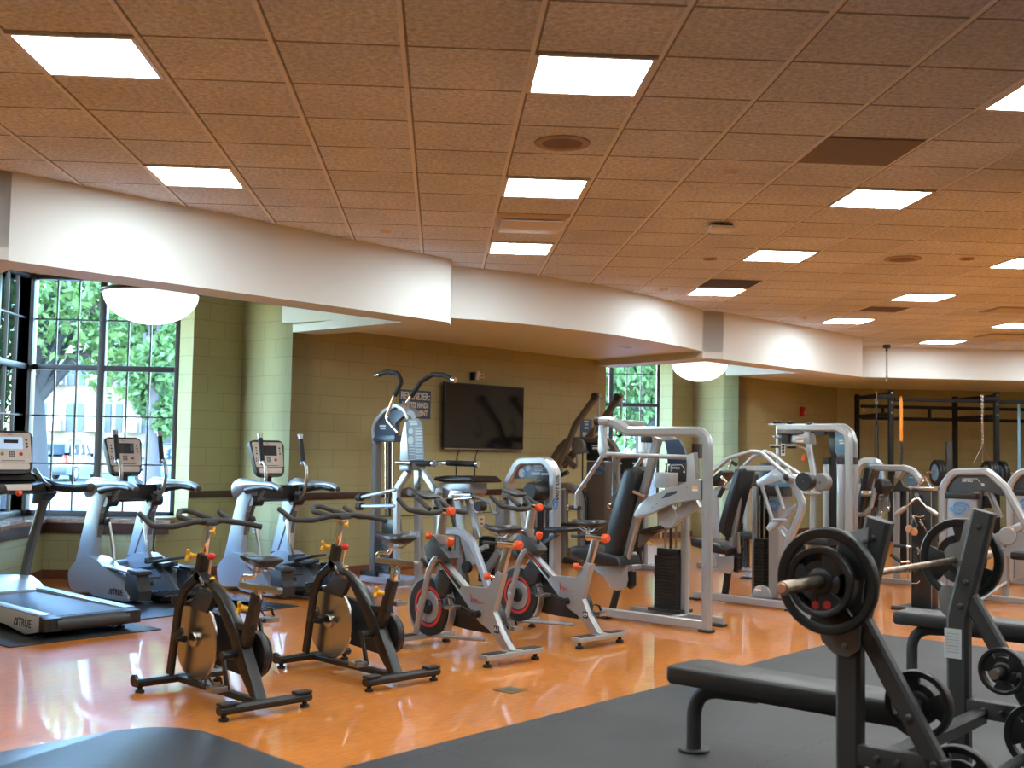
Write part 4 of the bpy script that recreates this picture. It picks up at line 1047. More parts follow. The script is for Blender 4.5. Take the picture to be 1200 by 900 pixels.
def elliptical():
    t = thing('elliptical', (0,0,0), 0, 'elliptical', 'elliptical trainer', 'elliptical trainers by the windows')
    sh = [(1.13,.14),(1.12,.20),(1.04,.27),(.93,.335),(.80,.372),(.68,.372),(.55,.335),(.44,.285),(.30,.245),(.22,.215),(.12,.14),(.01,.06),(.01,.012),(.30,.01),(.62,.012),(.70,.045),(.98,.02),(1.08,.05)]
    for s in (1,-1):
        y0 = s*.35; w = -s*.17
        g = MB(); p = rounded([(x,y0,z) for x,z in sh]+[(sh[0][0],y0,sh[0][1])], .03, 3)[:-1]
        g.prism(p, (0,w,0), .025, 3); o = g.build('drive_shell', SHELL, t)
        g = MB(); g.prism([(.47,y0-s*.01,.285),(.02,y0-s*.01,.262),(.02,y0-s*.15,.262),(.47,y0-s*.15,.285)], (0,0,.022), .008); g.build('shell_step', SILV2, o)
        g = MB(); g.prism([(.06,y0-s*.012,.27),(-.13,y0-s*.012,.262),(-.13,y0-s*.15,.262),(.06,y0-s*.15,.27)], (0,0,.035), .006)
        g.prism([(.10,y0-s*.02,.03),(-.13,y0-s*.02,.03),(-.15,y0-s*.02,.12),(-.09,y0-s*.02,.17),(-.09,y0-s*.02,.27),(.10,y0-s*.02,.27)], (0,-s*.13,0), .01); g.build('rear_cap', DPLAS, o)
        if s > 0: true_logo(o, (.185,.3515,.085), frame_rot((-1,0,0), (0,0,1)), .075)
        # upright: a broad blade sweeping up and back
        g = MB(); rings = []
        for x0, x1, z in ((1.09,.78,.12),(1.085,.75,.25),(1.02,.715,.42),(.955,.70,.60),(.895,.665,.76),(.845,.60,.88),(.80,.53,.985)):
            ya, yb = s*.315, s*.225
            rings.append([(x0-.02,ya,z),(x0,ya-s*.02,z),(x0,yb+s*.02,z),(x0-.02,yb,z),(x1+.05,yb,z),(x1,yb+s*.02,z),(x1,ya-s*.015,z),(x1+.05,ya,z)])
        g.loft(rings); u = g.build('upright', SHELL, t)
        MB().prism([(.79,s*.27-.02,.12),(.75,s*.27-.02,.30),(.712,s*.27-.02,.50),(.69,s*.27-.02,.64),(.65,s*.27-.02,.78),(.68,s*.27-.02,.78),(.74,s*.27-.02,.5),(.80,s*.27-.02,.2)], (0,.04,0), .006).build('upright_trim', GREY, u)
        # shoulder cover with a horn shaped fixed handle
        g = MB(); rings = []
        for x, zc, hh, ww in ((.83,.97,.05,.045),(.82,1.01,.085,.055),(.74,1.045,.075,.055),(.62,1.06,.055,.05),(.48,1.065,.04,.042),(.30,1.07,.03,.036),(.12,1.068,.028,.034),(.03,1.05,.03,.034),(-.03,1.03,.022,.028)):
            rings.append([(x+ (.03 if k > 5 else 0)*0, s*.325+ww*math.cos(a), zc+hh*math.sin(a)) for k, a in enumerate([2*PI*k/14 for k in range(14)])])
        g.loft(rings); h = g.build('fixed_handle', SHELL, t, 60)
        MB().ball((-.03,s*.325,1.028), .03, 12, (.35,1.,.85)).build('handle_tip', DPLAS, h)
        g = MB(); g.loft([[(x, s*.325+ww*math.cos(a), zc+hh*math.sin(a)) for a in [2*PI*k/12 for k in range(12)]] for x, zc, hh, ww in ((.60,1.0,.04,.04),(.45,1.025,.035,.036),(.25,1.045,.03,.033),(.06,1.03,.03,.033))]); g.build('handle_underside', PLAS, h)
        # swinging arm: grip, tube, pivot, lower tube, link to the pedal
        a = s*.235; k = .02 if s > 0 else -.02
        g = MB(); g.tube(rounded([(.50,a,1.30),(.415,a,1.26),(.40,a,1.14),(.44,a,1.0),(.575,a,.87)], .08), .018, 12); arm = g.build('moving_arm', STEEL, t)
        MB().tube([(.535,a,1.52),(.475,a,1.27)], .023, 14).build('grip', RUB, arm)
        e = MB(); e.cyl((.545,a,1.555),(.535,a,1.52), .024, 14); e.disc((.548,a,1.56), (.2,0,1), .03, .014, 14); e.build('grip_cap', SILV2, arm)
        MB().tube([(.49,a,1.285),(.475,a,1.265)], .025, 14).build('grip_collar', SILV2, arm)
        g = MB(); g.cyl((.585,a-.06,.90), (.585,a+.06,.90), .058, 18); g.build('pivot_housing', PLAS, t)
        dx = .09 if s > 0 else 0.
        g = MB(); g.tube([(.61,a,.86),(.72-dx*.3,a,.70),(.93-dx,a,.30)], .017, 12); low = g.build('lower_arm', GREY, t)
        g = MB(); g.cyl((.72-dx*.3,a-.05,.70),(.72-dx*.3,a+.05,.70), .036, 14); g.box((.72-dx*.3,a,.70), (.10,.05,.06), None, .015); g.build('joint', PLAS, low)
        g = MB(); px_ = .30 if s < 0 else .42
        g.tube(rounded([(.69-dx*.3,a-s*.04,.69),(.60,a-s*.06,.45),(px_+.14,a-s*.06,.26),(px_+.02,a-s*.06,.23)], .15), .0165, 12); g.build('link_arm', STEEL, low)
        g = MB(); g.box((.95-dx,a,.30), (.11,.08,.09), None, .02); g.build('lower_joint', PLAS, low)
        # pedal
        zc = .335 if s < 0 else .20
        y1 = s*.10
        g = MB(); up_ = V((-.12 if s < 0 else .0,0,1)).normalized()
        x1, x0 = (.36,-.06) if s < 0 else (.42,.02)
        g.prism([(x1,y1-.075,zc-.03),(x1,y1+.075,zc-.03),(x0,y1+.085,zc+(.045 if s < 0 else 0)),(x0,y1-.085,zc+(.045 if s < 0 else 0))], (0,0,.022), .006)
        g.prism([(x1+.02,y1-.075,zc-.03),(x1+.02,y1+.075,zc-.03),(x1-.06,y1+.075,zc-.02),(x1-.06,y1-.075,zc-.02)], (0,0,.06), .01)
        g.build('pedal', DPLAS, t)
        MB().beam((x1+.35,y1,zc-.13 if s < 0 else zc-.05), (x0+.02,y1,zc+(.0 if s < 0 else -.04)), .05, .04, bev=.008).build('pedal_arm', BLK, t)
        MB().cyl((x1+.0,y1,zc-.06), (x1+.0,s*.20,zc-.06), .03, 14).build('pedal_axle', PLAS, t)
    MB().cyl((.97,-.30,.27),(.97,.30,.27), .024, 14).build('cross_shaft', SHELL, t)
    g = MB(); g.prism([(.60,-.27,1.05),(.60,-.27,.91),(.68,-.27,.88),(.74,-.27,.92),(.76,-.27,1.04)], (0,.54,0), .015); g.build('crossbar', PLAS, t)
    MB().beam((.80,0,1.02), (.80,0,1.22), .10, .07, up=(1,0,0), bev=.015).build('console_neck', PLAS, t)
    console(t, (.76,0,1.325), .30, False)
    g = MB(); g.box((.5,0,.045), (1.2,.10,.06), None, .01); g.box((1.08,0,.045), (.08,.62,.06), None, .01); g.build('base_frame', BLK, t)
    g = MB(); g.box((-.14,0,.075), (.30,.34,.02), None, .006); g.box((-.08,0,.045), (.18,.26,.05), None, .006)
    st = g.build('step_plate', PLAS, t)
    g = MB()
    for k in range(7): g.box((-.14,-.145+k*.048,.088), (.28,.018,.008), None, .002)
    g.build('step_tread', RUB, st)
    return t
e1 = elliptical(); e1.location = (-2.526,10.782,.0085); e1.rotation_euler = (0,0,R(135))
e1['label'] = 'silver elliptical trainer in front of the big window, next to the treadmill'
e2 = dup(e1, (-1.272,11.222,.0085), R(129), 'silver elliptical trainer in front of the blue lit wall corner')
mat_rect('equipment_mat', (-2.145,9.145), 1.95, 1.20, 'black rubber mat under the treadmill', 135)
def mat_poly(corner, ang, w, d, lab):
    u = V((math.cos(R(ang)),math.sin(R(ang)),0)); v = V((-u.y,u.x,0)); c = V((*corner,.0005))
    o = MB().prism([c, c+u*d, c+u*d+v*w, c+v*w], (0,0,.008), .002).build('equipment_mat', M_RUB3); return tag(o, lab, 'equipment mat', 'mats under the cardio machines')
mat_poly((-1.545,10.545), 135, 1.27, 1.75, 'black rubber mat under the elliptical by the big window')
mat_poly((-1.25,10.53), 140, .60, 1.75, 'black rubber mat under the elliptical by the wall corner')
# ================================================================ FREE WEIGHTS IN FRONT (local x = from the foot end to the head end)
def bolt(g, c, d, r=.013): g.lathe(c, d, [(0,-.002),(r,-.002),(r,.003),(r*.6,.009),(0,.010)], 10); return g
RZ = .0105
def plate(name, r, hub, parent=None):
    """grip plate lying in local xz, three hand holes, hub at the origin"""
    g = MB(); n = 54; t = .022
    # outer rim
    g.lathe((0,0,0), (0,1,0), [(r*.80,-t*.75),(r*.86,-t),(r*.97,-t),(r,-t*.6),(r,t*.6),(r*.97,t),(r*.86,t),(r*.80,t*.75)], n, closed=True)
    # web with three slots between rim and hub
    m = 14
    for s in range(3):
        a0 = 2*PI*s/3 + .35; a1 = a0 + 2*PI/3
        # spoke sector
        sp = 1.12
        angs = [a0 + sp*k/8 for k in range(9)]
        ring = []
        for a in angs: ring.append((math.cos(a)*r*.83, math.sin(a)*r*.83))
        for a in angs[::-1]: ring.append((math.cos(a)*r*.36, math.sin(a)*r*.36))
        g.prism([(x,-t*.55,z) for x, z in ring], (0,t*1.1,0), .004)
        # inner half of the slot sector
        angs = [a0+sp + (2*PI/3-sp)*k/8 for k in range(9)]
        ring = [(math.cos(a)*r*.60, math.sin(a)*r*.60) for a in angs]+[(math.cos(a)*r*.3, math.sin(a)*r*.3) for a in angs[::-1]]
        g.prism([(x,-t*.55,z) for x, z in ring], (0,t*1.1,0), .004)
    g.lathe((0,0,0), (0,1,0), [(hub,-t*.9),(r*.30,-t*.9),(r*.40,-t*.5),(r*.40,t*.5),(r*.30,t*.9),(hub,t*.9)], 36, closed=True)
    o = g.build(name, PLATEM, parent)
    return o
def weight_plate(r, loc, rz, roll, label, dots=(.86,), group='iron grip plates of the bench'):
    t = thing('weight_plate', loc, rz, label, 'weight plate', group)
    p = plate('plate', r, .026, t); p.rotation_euler = (0,roll,0)
    if dots:
        for s in (-1,1):
            for a in dots:
                MB().disc((math.cos(a)*r*.66,s*.0135,math.sin(a)*r*.66), (0,1,0), r*.115, .004, 16).build('red_badge', mat('red badge', (.42,.02,.02), .5), p)
    return t
BO = V((2.032,4.776,0)); BANG = R(-45)
t = thing('olympic_bench', BO+V((0,0,RZ)), BANG, 'large dark weight bench with uprights holding a loaded barbell, in the right foreground', 'weight bench')
BENCH = t
def bench_pad(t, x0, x1):
    rings = []
    for x, k, h in ((x0,.86,.026),(x0+.006,.93,.036),(x0+.025,1,.043),(x1-.025,1,.043),(x1-.006,.93,.036),(x1,.86,.026)):
        w, z0, z1 = .14*k, .378-h, .378+h
        rings.append([(x,-w+.008,z0),(x,-w,z0+.012),(x,-w,z1-.016),(x,-w+.005,z1-.004),(x,-w+.018,z1),(x,w-.018,z1),(x,w-.005,z1-.004),(x,w,z1-.016),(x,w,z0+.012),(x,w-.008,z0)])
    return MB().loft(rings).build('bench_pad', mat('worn bench vinyl', (.017,.0165,.016), .42, bump=.2, bscale=90), t, 50)
bench_pad(t, -1.17, .02)
def bent_leg(t, x, xin):
    g = MB(); g.tube(rounded([(x,0,.012),(x,0,.30),(xin,0,.315)], .16, 8), .036, 16); l = g.build('leg', MATFR, t)
    MB().disc((x,0,.008), (0,0,1), .075, .014, 24, .004).build('foot_plate', MATFR, l)
bent_leg(t, -1.09, -.75)
MB().beam((-.85,0,.315), (.02,0,.315), .05, .05).build('spine', MATFR, t)
for s in (-1,1):
    y = s*.575
    g = MB(); g.rtube(rounded([(-.02,y,0),(-.02,y,.70),(.10,y,1.20)], .12, 6), .07, .10, side=(0,1,0), bev=.2)
    for x, z in ((.085,1.13),(.025,.87),(.0,.76)): bolt(g, (x,y-.036,z), (0,-1,0)); bolt(g, (x,y+.036,z), (0,1,0))
    u = g.build('upright', MATFR, t)
    g = MB(); g.rtube([(.03,y,.80),(.49,y,.02)], .06, .075, side=(0,1,0), bev=.2)
    for k in (.42,.62): 
        p = V((.03,y,.80)).lerp(V((.49,y,.02)), k); bolt(g, p+V((0,-.031,0)), (0,-1,0), .016)
    b = g.build('rear_strut', MATFR, t)
    g = MB(); g.beam((.0,y,.30), (.36,y,.30), .06, .08, bev=.008)
    for x in (.10,.18): bolt(g, (x,y-.031,.30), (0,-1,0), .014)
    g.build('side_beam', MATFR, t)
    g = MB(); q = [(.075,1.17),(-.005,1.15),(-.025,1.05),(-.075,1.035),(-.105,1.0),(-.09,.955),(-.05,.935),(-.035,.90),(-.05,.83),(-.105,.85),(-.135,.80),(-.12,.72),(-.07,.675),(-.01,.665),(.035,.70),(.04,.80)]
    g.prism([(x,y-s*.035,z) for x, z in rounded([(a,0,b_) for a, b_ in q]+[(q[0][0],0,q[0][1])], .02, 2)[:-1] for x, z in [(x.x, x.z)]] if False else [(p.x,y+s*.036,p.z) for p in rounded([(a,0,b_) for a, b_ in q]+[(q[0][0],0,q[0][1])], .02, 2)[:-1]], (0,s*.012,0), .002)
    for x, z in ((.06,1.12),(-.02,.71)): bolt(g, (x,y+s*.048,z), (0,s,0), .012)
    g.build('bar_catch', mat('grey catch plate', (.17,.165,.16), .5, metal=.2), t)
    MB().box((.27,y,.007), (.60,.09,.012), None, .003).build('floor_plate', MATFR, t)
    for z, x in ((.50,.205),(.235,.36)):
        g = MB(); g.cyl((x,y-s*.03,z), (x,y-s*.21,z), .022, 14); g.disc((x,y-s*.034,z), (0,1,0), .034, .012, 18); g.build('storage_peg', STEEL, b)
MB().box((-.022,.539,.585), (.055,.0015,.105), None, .0).build('sticker', mat('grey printed label', (.62,.63,.62), .5), t) if False else None
st = MB().box((-.035,.5385,.585), (.078,.002,.135)).build('warning_label', mat('pale label', (.55,.57,.57), .5), t)
g = MB()
for k in range(7): g.box((-.035,.537,  .63-k*.014), (.058,.0012,.004))
g.build('label_print', GRYT, st)
MB().rtube([(.08,-.545,.27),(.08,.545,.27)], .06, .07, side=(0,0,1)).build('cross_beam', MATFR, t)
g = MB(); g.cyl((.30,-.545,.14), (.30,.545,.14), .024, 14); g.build('cross_tube', MATFR, t)
# barbell and plates
bz = .962+RZ; bw = lambda x, y, z: V((BO.x + x*S2 + y*S2, BO.y - x*S2 + y*S2, z))
tb = thing('barbell', bw(-.055,0,bz), BANG, 'worn steel barbell resting in the catches of the front weight bench', 'barbell')
g = MB(); g.cyl((0,-.66,0), (0,.66,0), .014, 16); g.build('bar', COPP, tb)
for s in (-1,1):
    g = MB(); g.disc((0,s*.665,0), (0,1,0), .037, .02, 20, .004); g.cyl((0,s*.67,0), (0,s*1.065,0), .025, 20); sl = g.build('sleeve', COPP, tb)
    MB().disc((0,s*1.067,0), (0,1,0), .02, .008, 18, .003).build('end_cap', mat('copper cap', (.60,.32,.20), .4, metal=.6), sl)
weight_plate(.205, bw(-.055,-.705,bz), BANG, .25, 'large black grip plate on the near end of the barbell', False)
weight_plate(.135, bw(-.055,-.757,bz), BANG, 2.06, 'smaller black plate with red badges in front of the large near plate', (.86,.31))
weight_plate(.195, bw(-.055,.705,bz), BANG, -.35, 'large black plate with a red badge on the far end of the barbell')
weight_plate(.13, bw(.205,-.465,.50+RZ), BANG, .9, 'black plate stored low on the near strut of the front bench', False)
weight_plate(.105, bw(.205,.485,.50+RZ), BANG, .3, 'small black plate stored on the far strut at the right edge', False)
weight_plate(.15, bw(.36,.485,.235+RZ), BANG, .0, 'black plate stored near the floor at the right edge', False)
weight_plate(.14, bw(.36,-.465,.235+RZ), BANG, .5, 'black plate at the bottom edge beside the front bench strut', False)
# second, plain bench
t2 = thing('flat_bench', atz(1067,791)+V((S2*1.1,-S2*1.1,RZ)), BANG, 'plain black flat bench behind the barbell, cut by the right edge', 'weight bench')
bench_pad(t2, -1.17, .05); bent_leg(t2, -1.09, -.75); bent_leg(t2, -.02, -.32)
MB().beam((-.85,0,.315), (-.3,0,.315), .05, .05).build('spine', MATFR, t2)
# ================================================================ SELECTORISED MACHINES
def tracer(fr, x0, y0, k):
    return lambda pts, off=0.: [fr(x0+x/k, y0+y/k, off) for x, y in pts]
def root(fr, name, label, cat, group=None):
    return thing(name, fr.O, fr.a, label, cat, group)
def sticker(parent, c, d, w=.05, h=.03, xdir=(1,0,0), up=(0,0,1)):
    """white label with an orange band; c on the surface, facing d"""
    M = frame_rot(xdir, up); c = V(c); d = V(d)
    o = MB().box(c+d*.001, (w,h,.0015), M).build('warning_sticker', WHT, parent)
    MB().box(c+d*.0022+V(up)*h*.2, (w*.96,h*.5,.0015), M).build('sticker_band', STKO, o)
    return o
def swirl(parent, c, d, r, xdir, up=(0,0,1)):
    """blue spiral emblem"""
    x, u, d, c = V(xdir).normalized(), V(up).normalized(), V(d).normalized(), V(c)
    g = MB()
    for ph, r0 in ((0,1.),(PI,1.)):
        pts = []
        for k in range(22):
            a = ph + k*.25; rr = r*(1-.033*k)
            pts.append(c + d*.003 + x*math.cos(a)*rr*1.15 + u*math.sin(a)*rr*.72)
        g.sweep(pts, [(-.5,-.1),(.5,-.1),(.5,.1),(-.5,.1)], [r*.30*(.35+.65*math.sin(PI*min(1,(k+2)/16))) if k < 16 else r*.1 for k in range(22)], True, False, side=x*math.sin(ph)+u*math.cos(ph) if False else (x+u))
    return g.build('emblem', BLUE, parent)
def stack(t, x, y, z0, z1, w=.20, d=.12, n=14, m=BLK, pin=True):
    """weight stack of n plates between z0 and z1"""
    g = MB(); h = (z1-z0)/n
    for k in range(n): g.box((x,y,z0+h*(k+.5)), (w,d,h*.93), None, .002)
    o = g.build('weight_stack', m, t)
    return o
def pad_prism(name, pts, th, parent, bev=.025, m=PAD): return MB().prism(pts, (0,th,0), bev, 3).build(name, m, parent, 50)

# ---- the chest press
f = Fr((2.2,9.248), R(135)); T = tracer(f, 640, 450, 3); T1 = tracer(f, 690, 480, 7.5); T2 = tracer(f, 690, 590, 5.625)
t = root(f, 'chest_press', 'silver chest press machine with a big arched frame, behind the last silver bike', 'exercise machine', 'silver weight machines')
g = MB(); g.rtube([(1.06,0,.055),(0,0,.055)], .05, .075, side=(0,1,0)); g.build('base_rail', SILV2, t)
g = MB(); g.rtube(rounded([(0,0,.02),(.0,0,1.36),(.0,0,1.635),(.30,0,1.635),(.80,0,1.635),(.96,0,1.715),(1.06,0,1.725)], [0,.0,.26,.05,.10,.06], 8), .065, .085, side=(0,1,0), bev=.3); a = g.build('main_arch', SILV2, t)
g = MB(); g.cyl((1.0,0,1.725), (1.12,0,1.725), .04, 18); g.build('arm_pivot', SILV2, t)
MB().cyl((1.105,0,1.725), (1.155,0,1.725), .042, 18).build('pivot_cap', PLAS, t)
for s in (0,-1):
    y = .0 if s == 0 else -.62
    yy = y
    k = 0 if s == 0 else 1
    g = MB(); g.prism([(1.115,y-.02,1.70),(1.055,y-.02,1.70),(1.04,y-.02,1.47),(1.01,y-.02,1.405),(1.09,y-.02,1.40),(1.12,y-.02,1.46)], (0,.04,0), .006)
    ar = g.build('press_arm', SILV2, t)
    g = MB(); g.tube(rounded([(1.06,y,1.44),(1.19,y,1.28),(1.36,y+.0,1.075),(1.365,y,.945)], .07, 6), .021, 12); g.build('handle_tube', SILV2, ar)
    MB().cyl((1.33,y-.01,.945), (1.45,y-.01,.945), .021, 14).build('grip', RUB, ar)
    MB().disc((1.46,y-.01,.945), (1,0,0), .027, .03, 16, .006).build('grip_cap', CHR, ar)
    if s: MB().rtube([(1.09,y,1.72),(1.09,-.02,1.725)], .05, .05, side=(0,0,1)).build('arm_shaft', SILV2, t)
g = MB(); g.cyl((1.06,0,1.435), (.17,0,1.42), .021, 14); g.build('linkage_bar', SILV2, t)
# curved lever plate
q = T1([(460,830),(560,760),(700,690),(840,660),(880,640),(885,480),(870,400),(945,375),(950,610),(1000,620),(1000,795),(860,795),(740,830),(600,895),(430,960),(410,930)], .0)
g = MB(); g.prism([p+V((0,-.03,0)) for p in q], (0,.06,0), .006); lv = g.build('lever_plate', SILV2, t)
g = MB(); g.prism([p+V((0,.032,0)) for p in T1([(655,785),(700,735),(790,712),(790,735),(720,765)], 0.)], (0,.001,0)); g.build('lever_slot', DPLAS, lv)
b_ = T1([(935,697)], .03)[0]; sticker(lv, b_+V((0,.002,0)), (0,1,0), .055, .035, (-1,0,0))
g = MB()
for p in T1([(865,685),(600,825),(560,860)], .03): bolt(g, p, (0,1,0), .008)
g.build('bolt', CHR, lv)
g = MB(); p = T1([(690,940)], -.06)[0]; p2 = T1([(950,810)], -.06)[0]
g.disc((p.x,-.08,p.z), (0,1,0), .10, .05, 36, .006); g.beam((p.x,-.08,p.z-.045), (p2.x,-.08,p2.z), .045, .10, up=(0,1,0) if False else (0,0,1)); bolt(g, (p.x,-.054,p.z), (0,1,0), .012); g.build('cam_plate', SILV2, t)
# leaning back post with pad and seat
yb = -.14
D = T([(232,800),(395,190)], yb); d0, d1 = D
d0.z = .06
g = MB(); g.rtube([d0.lerp(d1,.22), d1], .065, .075, side=(0,1,0), bev=.2); g.build('back_post', SILV, t)
g = MB(); g.rtube([d0, d0.lerp(d1,.30)], .055, .055, side=(0,1,0), bev=.2); g.build('seat_post', BLK, t)
g = MB(); g.cyl(d0.lerp(d1,.20)+V((.06,0,0)), d0.lerp(d1,.44)+V((.045,0,0)), .018, 12); g.build('gas_strut', STEEL, t)
P0 = T([(270,300),(305,290),(318,312),(252,600),(232,617),(200,600),(205,560),(243,390)], yb+.12)
pad_prism('back_pad', P0, -.24, t)
q = T([(322,300),(338,300),(285,600),(270,600)], yb+.02); g = MB(); g.prism(q, (0,-.04,0), .004); g.build('pad_rail', SILV, t)
P1 = T([(84,572),(112,568),(250,607),(257,640),(200,640),(95,612),(80,595)], yb+.17)
pad_prism('seat', P1, -.34, t)
for s in (1,-1):
    q = T([(150,640),(285,640),(290,690),(278,720),(250,727),(225,715),(205,675)], yb+.06*s); g = MB(); g.prism(q, (0,.008,0), .002)
    for p in T([(223,665),(262,662),(256,700)], yb+.06*s): bolt(g, p+V((0,.008,0)), (0,1,0), .009)
    g.build('seat_bracket', SILV2, t)
q = T([(295,655),(305,660),(305,710),(292,722),(283,715),(285,660)], yb+.02); MB().prism(q, (0,-.06,0), .012).build('roller', PLAS, t)
g = MB(); a0, a1 = T([(300,375),(350,395)], yb+.09); g.cyl(a0, a1, .02, 12); g.cyl(a0+V((.05,0,.015)), a0, .009, 10); lk = g.build('adjust_plunger', CHR, t)
y0, y1 = T([(264,368),(276,345)], yb+.10); MB().cyl(y0, y1, .012, 10).build('plunger_handle', YEL, lk)
g = MB(); g.box((.50,yb,1.22), (.16,.14,.13), None, .006); g.build('bearing_block', SILV2, t)
# weight tower on the far rail
yt = -.36
g = MB(); g.rtube([(1.0,yt,.05),(.05,yt,.05)], .05, .06, side=(0,1,0)); g.rtube([(.42,yt,.05),(.42,-.02,.05)], .05, .05, side=(0,0,1)); g.build('tower_base', SILV, t)
xr = f(803,640,yt).x; xs = f(786,640,yt).x
g = MB(); g.rtube(rounded([(xr+.0,yt,.03),(xr+.0,yt,1.25),(xr+.13,yt,1.60),(xr+.44,yt,1.585)], [0,.12,.18,0], 8), .055, .075, side=(0,1,0), bev=.25); g.build('tower_post', SILV2, t)
MB().box((xr+.40,yt,1.575), (.12,.07,.065), None, .01).build('post_cap', PLAS, t)
stack(t, xs, yt+.0, .10, .56, .24, .15, 16)
MB().box((xs,yt,.59), (.21,.12,.06), None, .004).build('stack_head', PLAS, t); MB().box((xs,yt,.09), (.34,.2,.03), None, .006).build('stack_tray', PLAS, t)
for dx in (-.055,.055): MB().cyl((xs+dx,yt,.6), (xs+dx,yt,1.36), .011, 10).build('guide_rod', CHR, t)
MB().cyl((xs,yt,.6), (xs,yt,1.40), .012, 8).build('cable', CABLE, t)
q = T1([(665,268),(790,262),(835,340),(868,470),(690,480),(690,370)], yt+.05); s_ = MB().prism(q, (0,-.03,0), .004).build('shield', NAVY, t)
q = T1([(692,500),(720,470),(850,468),(876,510),(872,610),(850,635),(700,635),(690,620)], yt+.065); b2 = MB().prism(q, (0,-.06,0), .008).build('shield_cover', DPLAS, t)
text('shield_lettering', 'NITRO', .03, WHT, b2, T1([(760,515)], yt+.067)[0], frame_rot((-1,0,0), (0,0,1)), .0005)
g = MB(); pl = T1([(722,545),(722,490),(815,485),(838,515),(840,545),(828,548)], yt+.067); g.tube(pl, .0025, 5); g.disc(T1([(838,548)], yt+.067)[0], (0,1,0), .010, .003, 12); g.build('shield_print', WHT, b2)
q = T1([(690,640),(870,640),(865,662),(700,662)], yt+.06); MB().prism(q, (0,-.08,0), .004).build('shield_trim', SILV2, t)
for x, y in ((1.04,0),(.0,0),(.95,yt),(.1,yt)):
    MB().box((x,y,.012), (.11,.10,.022), None, .008).build('foot_pad', RUB, t)

# ---- second press (converging, plates at the pivot)
f = Fr((3.288,10.546), R(133)); T = tracer(f, 820, 510, 8); T2 = tracer(f, 820, 600, 7.5); T3 = tracer(f, 810, 480, 3.75)
t = root(f, 'incline_press', 'silver press machine with bent tube arms and round counterweights, behind the chest press', 'exercise machine', 'silver weight machines')
g = MB(); g.rtube([(1.06,0,.05),(-.05,0,.05)], .05, .07, side=(0,1,0)); g.build('base_rail', SILV2, t)
yb = -.12
D = T2([(222,700)], yb)[0]; D.z = .07; E_ = T([(405,320)], yb)[0]
g = MB(); g.rtube([D, D.lerp(E_,.34)], .05, .06, side=(0,1,0)); g.build('seat_post', BLK, t)
g = MB(); g.rtube([D.lerp(E_,.26), E_], .05, .06, side=(0,1,0)); g.build('back_post', SILV, t)
pad_prism('back_pad', T([(320,318),(378,312),(392,345),(250,860),(238,960),(165,900),(175,850)], yb+.13), -.26, t)
pad_prism('seat', T2([(-90,235),(-60,230),(150,280),(240,325),(235,375),(150,370),(-80,300)], yb+.16), -.32, t)
for s in (1,-1):
    q = T2([(135,390),(300,385),(300,500),(270,545),(215,535),(165,480)], yb+.06*s); g = MB(); g.prism(q, (0,.008,0), .002)
    for p in T2([(205,445),(275,425),(265,515)], yb+.06*s): bolt(g, p+V((0,.008,0)), (0,1,0), .009)
    g.build('seat_bracket', SILV2, t)
MB().prism(T2([(305,390),(340,410),(340,500),(310,535),(290,520)], yb+.02), (0,-.07,0), .012).build('roller', PLAS, t)
g = MB(); a, b = T2([(335,180),(345,360)], yb+.04); g.cyl(a, b, .02, 12); g.build('gas_strut', STEEL, t)
yt = -.40
p, q_ = T([(385,312),(710,312)], yb); g = MB(); g.rtube([p, q_], .06, .055, side=(0,1,0)); g.build('top_beam', SILV2, t)
for s, pts, off in ((0, [(110,355),(270,215),(480,155),(580,160),(700,275),(850,395)], .0), (1, [(420,285),(500,205),(610,150),(680,180),(800,275),(950,375)], -.55)):
    P = T(pts, off if s == 0 else -.30)
    if s: P = [V((p.x, -.50 + (.0), p.z)) for p in T(pts, -.50)]
    g = MB(); g.tube(rounded(P, .09, 6), .022, 12); ar = g.build('press_arm', SILV2, t)
    h0 = P[0]; MB().cyl(h0+V((0,.0,0)), h0+V((.05,.0,-.07)), .024, 12).build('grip', RUB, ar)
    c = T([(995,432)] if s == 0 else [(1150,440)], off if s == 0 else -.50)[0]
    w = MB(); w.cyl(P[-1], c, .024, 12); w.build('weight_arm', SILV2, ar)
    MB().lathe(c, (0,1,0), [(0,-.05),(.078,-.05),(.085,-.042),(.085,.042),(.078,.05),(0,.05)], 32).build('counterweight', PLAS if s == 0 else MID, ar)
    MB().disc(c+V((0,.051,0)), (0,1,0), .012, .006, 12).build('counterweight_bolt', CHR, ar)
g = MB(); g.prism(T([(528,425),(700,318),(735,318),(830,395),(800,410),(640,465),(535,470)], -.03), (0,-.05,0), .006); pv = g.build('pivot_plate', SHELL, t)
p = T([(712,368)], -.03)[0]; MB().box(p+V((0,.002,0)), (.05,.002,.025)).build('sticker', WHT, pv)
MB().ball(T([(820,395)], .0)[0], .038, 16).build('pivot_cap', PLAS, t)
c = T([(870,405)], -.15)[0]; MB().cyl(c+V((0,.16,0)), c+V((0,-.36,0)), .04, 16).build('pivot_shaft', SILV2, t)
P = T([(800,330),(880,440),(965,640),(960,700)], -.10)+T2([(790,240),(745,340),(770,600),(790,840)], -.10)
P[-1].z = .05
g = MB(); g.rtube(rounded(P, .12, 5), .06, .075, side=(0,1,0), bev=.3); g.build('rear_post', SILV2, t)
for a_, b_ in (((580,470),(680,790)),((715,470),(790,700))):
    p, q_ = T([a_, b_], -.14); MB().cyl(p, q_, .018, 12).build('link_rod', SILV2, t)
P = T([(615,870),(650,820),(780,770),(800,700),(910,640),(905,690),(820,760),(700,880),(650,910)], -.16); MB().prism(P, (0,-.04,0), .006).build('crank_plate', SILV2, t)
p, q_ = T([(680,795),(820,795)], -.14); MB().cyl(p, q_, .014, 10).build('crank_pin', SILV2, t)
